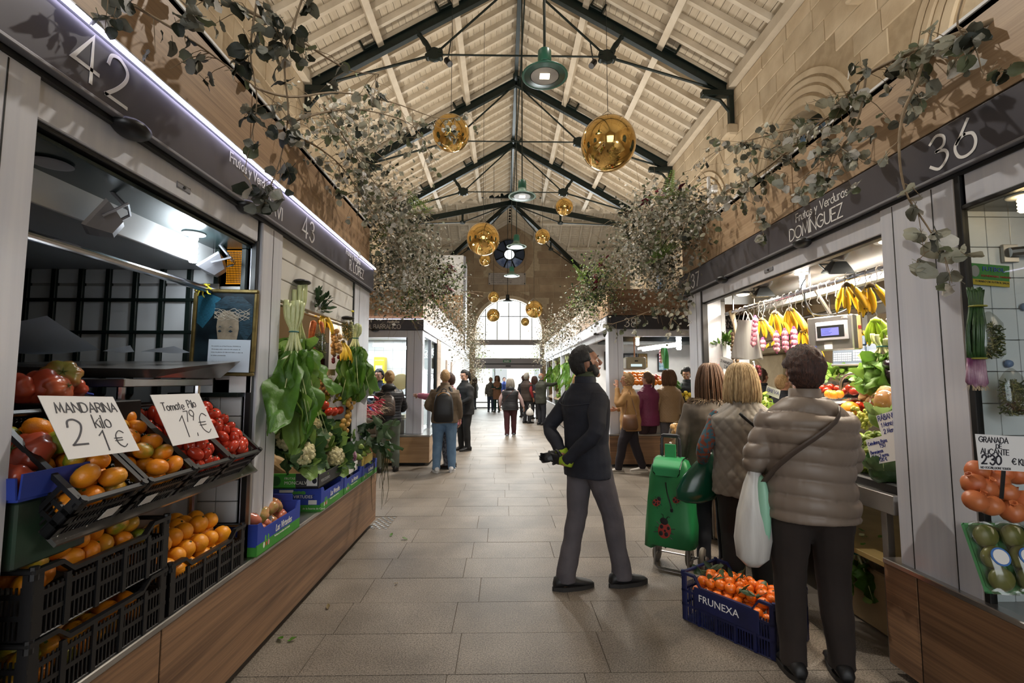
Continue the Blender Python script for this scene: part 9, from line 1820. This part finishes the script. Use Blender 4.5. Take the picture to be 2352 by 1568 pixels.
branch('grey branch slanting down the timber toward stall sign 43', AY((672, 306, 3.0), (740, 345, 3.3), (790, 390, 3.6), (850, 480, 4.0), (930, 600, 4.6)), 130, .046, .008, .24, .5, .25)
branch('pale leafy spray hanging in front of the far end of the left timber', AY((740, 240, 3.4), (800, 330, 3.7), (860, 420, 4.2), (930, 500, 4.8)), 150, .045, .007, .3, .5, .15)
branch('thick pale branch sweeping in from the top right corner', AY((2420, -10, 1.75), (2250, 60, 1.9), (2130, 105, 2.05), (2010, 160, 2.3), (1960, 200, 2.45), (1925, 250, 2.6), (1850, 310, 2.9)), 120, .06, .016, .16, .4, .1)
branch('leafy branch hanging down over the number 36', AY((2130, 100, 2.05), (2105, 190, 2.0), (2075, 260, 1.95), (2065, 340, 1.9), (2080, 440, 1.85), (2130, 520, 1.8), (2170, 585, 1.78)), 44, .062, .008, .09, .6, .15)
branch('leafy branch hanging over the middle of the right timber', AY((1990, 165, 2.3), (1975, 260, 2.3), (1940, 330, 2.35), (1890, 370, 2.4), (1830, 420, 2.5)), 100, .056, .007, .16, .5, .1)
branch('thin branch trailing leaves in the top right corner', AY((2210, 0, 1.7), (2200, 60, 1.7), (2240, 110, 1.68), (2260, 170, 1.65), (2290, 140, 1.65)), 18, .055, .004, .07, .5, .6)
branch('bushy pale branch before the arched window on the right wall', AY((1930, 265, 2.9), (1840, 290, 3.2), (1730, 320, 3.6), (1640, 350, 4.0)), 150, .052, .008, .22, .3, .2)
branch('dense pale spray along the right timber edge', AY((1830, 330, 3.0), (1740, 400, 3.4), (1650, 450, 3.9), (1560, 520, 4.5)), 170, .05, .009, .24, .3, .2)
branch('thin strands dangling over the word above the right stall', AY((1720, 430, 3.3), (1735, 480, 3.2), (1748, 520, 3.15), (1755, 540, 3.1)), 14, .05, .003, .05, .6, .4)
branch('grey branch crossing in front of the number 38', AY((1590, 640, 5.2), (1520, 700, 5.4), (1450, 730, 5.6), (1400, 745, 5.7)), 70, .05, .008, .2, .4, .3)
branch('leafy strand hanging at the corner below number 37', AY((1600, 560, 4.9), (1580, 640, 4.9), (1560, 700, 4.9), (1535, 745, 4.9)), 60, .048, .006, .16, .6, .3)
def mass(label, blobs, seed, mats_=None, size=.042, extra=()):
 """tangled garland foliage, too fine to count"""
 rg = random.Random(seed); t = thing('garland', label, 'garland', at(*blobs[0][:2], y=blobs[0][2])); ms = (mats_ or LM); b = MB(); tw = MB()
 for px, py, y, sx, sy, n in blobs:
  for k in range(n):
   c = at(px+rg.gauss(0, sx), py+rg.gauss(0, sy), y=y+rg.gauss(0, .25)); d = Vector((rg.gauss(0, 1), rg.gauss(0, 1), rg.gauss(-.5, .8))).normalized(); w = d.cross(Vector((rg.gauss(0, 1), rg.gauss(0, 1), rg.gauss(0, 1)))).normalized(); nn = w.cross(d); L = size*rg.uniform(.6, 1.3); b.cur = rg.choice((0, 0, 0, 1, 1, 2)) if len(ms) == 3 else rg.randrange(len(ms))
   b.add([c, c+d*L*.45+w*L*.4+nn*L*.15, c+d*L, c+d*L*.45-w*L*.4+nn*L*.15, c+d*L*.5], [(0, 1, 4), (1, 2, 4), (2, 3, 4), (3, 0, 4)])
   if k % 9 == 0: e = Vector((rg.gauss(0, .2), rg.gauss(0, .2), rg.gauss(-.05, .15))); tw.tube([c, c+e*.5+Vector((0, 0, .02)), c+e], [.003, .0022, .0012], 3)
 b.obj('foliage', list(ms), t, kind='stuff'); tw.obj('twigs', M_TWIG, t, kind='stuff')
 for px, py, y, kind, n in extra:
  for k in range(n):
   c = at(px+rg.gauss(0, 9), py+rg.gauss(0, 9), y=y); d = Vector((rg.gauss(.3, .6), rg.gauss(-.4, .4), rg.gauss(.3, .6))).normalized(); q = MB()
   if kind == 'burgundy': leafgeo(q, basis(c, d.orthogonal(), d), .11, .06, .5, .4, .3, 3, 4, seed=k); q.obj('burgundy_leaf', M_BURG, t, True)
   else:
    x = d.cross(Vector((0, 0, 1))).normalized()
    for j in range(12):
     f = j/12
     for s in (-1, 1): p = c+d*.32*f; e = (d*.5+x*s).normalized()*.09*(1-f*.8); q.add([p, p+e*.5+d*.012, p+e, p+e*.5-d*.012], [(0, 1, 2, 3)])
    q.tube([c, c+d*.32], [.003, .001], 3); q.obj('fern_frond', M_FERN, t)
 return t
GM = LM+[]; MIX = [LM[1], LM[2], M_FERN, M_KALE]
mass('pale tangled garland over the far end of the left sign band', ((880, 480, 5.2, 38, 40, 1100), (930, 570, 5.8, 36, 38, 1500), (880, 640, 5.6, 30, 38, 700), (970, 620, 6.5, 26, 30, 700), (800, 300, 4.2, 60, 50, 420)), 1, None, .046, ((955, 490, 5.6, 'fern', 7), (900, 455, 5.4, 'burgundy', 5), (870, 560, 5.3, 'fern', 4)))
mass('green and burgundy garland bush across the left cross aisle', ((1000, 640, 7.2, 28, 26, 900), (960, 680, 7.2, 30, 22, 700), (1030, 620, 7.4, 10, 10, 120)), 2, MIX, .045, ((1035, 620, 7.2, 'burgundy', 8), (1020, 660, 7.1, 'burgundy', 6), (1040, 650, 7.3, 'fern', 5)))
mass('pale tangled garland trailing down by the far left wall', ((1030, 710, 9.0, 26, 26, 900), (1065, 760, 11, 18, 26, 900), (1090, 800, 13.5, 13, 26, 900), (1095, 850, 14.5, 9, 12, 260), (930, 700, 8.2, 40, 12, 500)), 3, None, .045)
mass('leafy garland with burgundy sprays at the far end of the right timber', ((1560, 470, 5.0, 45, 28, 700), (1500, 520, 5.5, 36, 40, 1500), (1510, 600, 5.6, 30, 36, 1200), (1600, 520, 4.9, 34, 34, 600), (1450, 570, 6.2, 26, 34, 700), (1540, 680, 5.4, 24, 30, 140)), 4, None, .048, ((1530, 430, 5.1, 'burgundy', 6), (1480, 470, 5.3, 'burgundy', 5), (1505, 600, 5.2, 'fern', 6), (1540, 450, 5.0, 'fern', 5)))
mass('round green bush with burgundy leaves on the right cross aisle', ((1375, 640, 8.0, 26, 26, 1100), (1370, 680, 8.0, 24, 22, 700), (1330, 690, 8.3, 14, 14, 200)), 5, MIX, .045, ((1375, 605, 7.8, 'burgundy', 6), (1365, 650, 7.7, 'burgundy', 6), (1340, 640, 8.0, 'fern', 6)))
mass('pale tangled garland trailing down by the far right stall', ((1350, 720, 9.5, 30, 16, 700), (1300, 755, 11.5, 24, 22, 1000), (1265, 780, 14, 18, 20, 900), (1245, 820, 15.5, 10, 14, 260), (1420, 705, 8.2, 34, 10, 110)), 6, None, .045)
bpy.context.view_layer.update(); byl = {}
for o in list(COL.objects):
 if o.parent is None and o.get('group') and o.get('label'): byl.setdefault((o['group'], o['label']), []).append(o)
ORD = 'leftmost second third fourth fifth sixth seventh eighth ninth tenth eleventh twelfth'.split()
def px_(o):
 v = (Vector(o.location) if o.type == 'EMPTY' else sum((Vector(c) for c in o.bound_box), Vector())/8)-Vector((0, 0, 1.5)); return v.dot(CAMR)/v.dot(CAMF)
for (g_, l_), os_ in byl.items():
 if 1 < len(os_) <= 12:
  for k, o in enumerate(sorted(os_, key=px_)): o['label'] = l_+(', leftmost' if k == 0 else ', %s from left' % ORD[k])
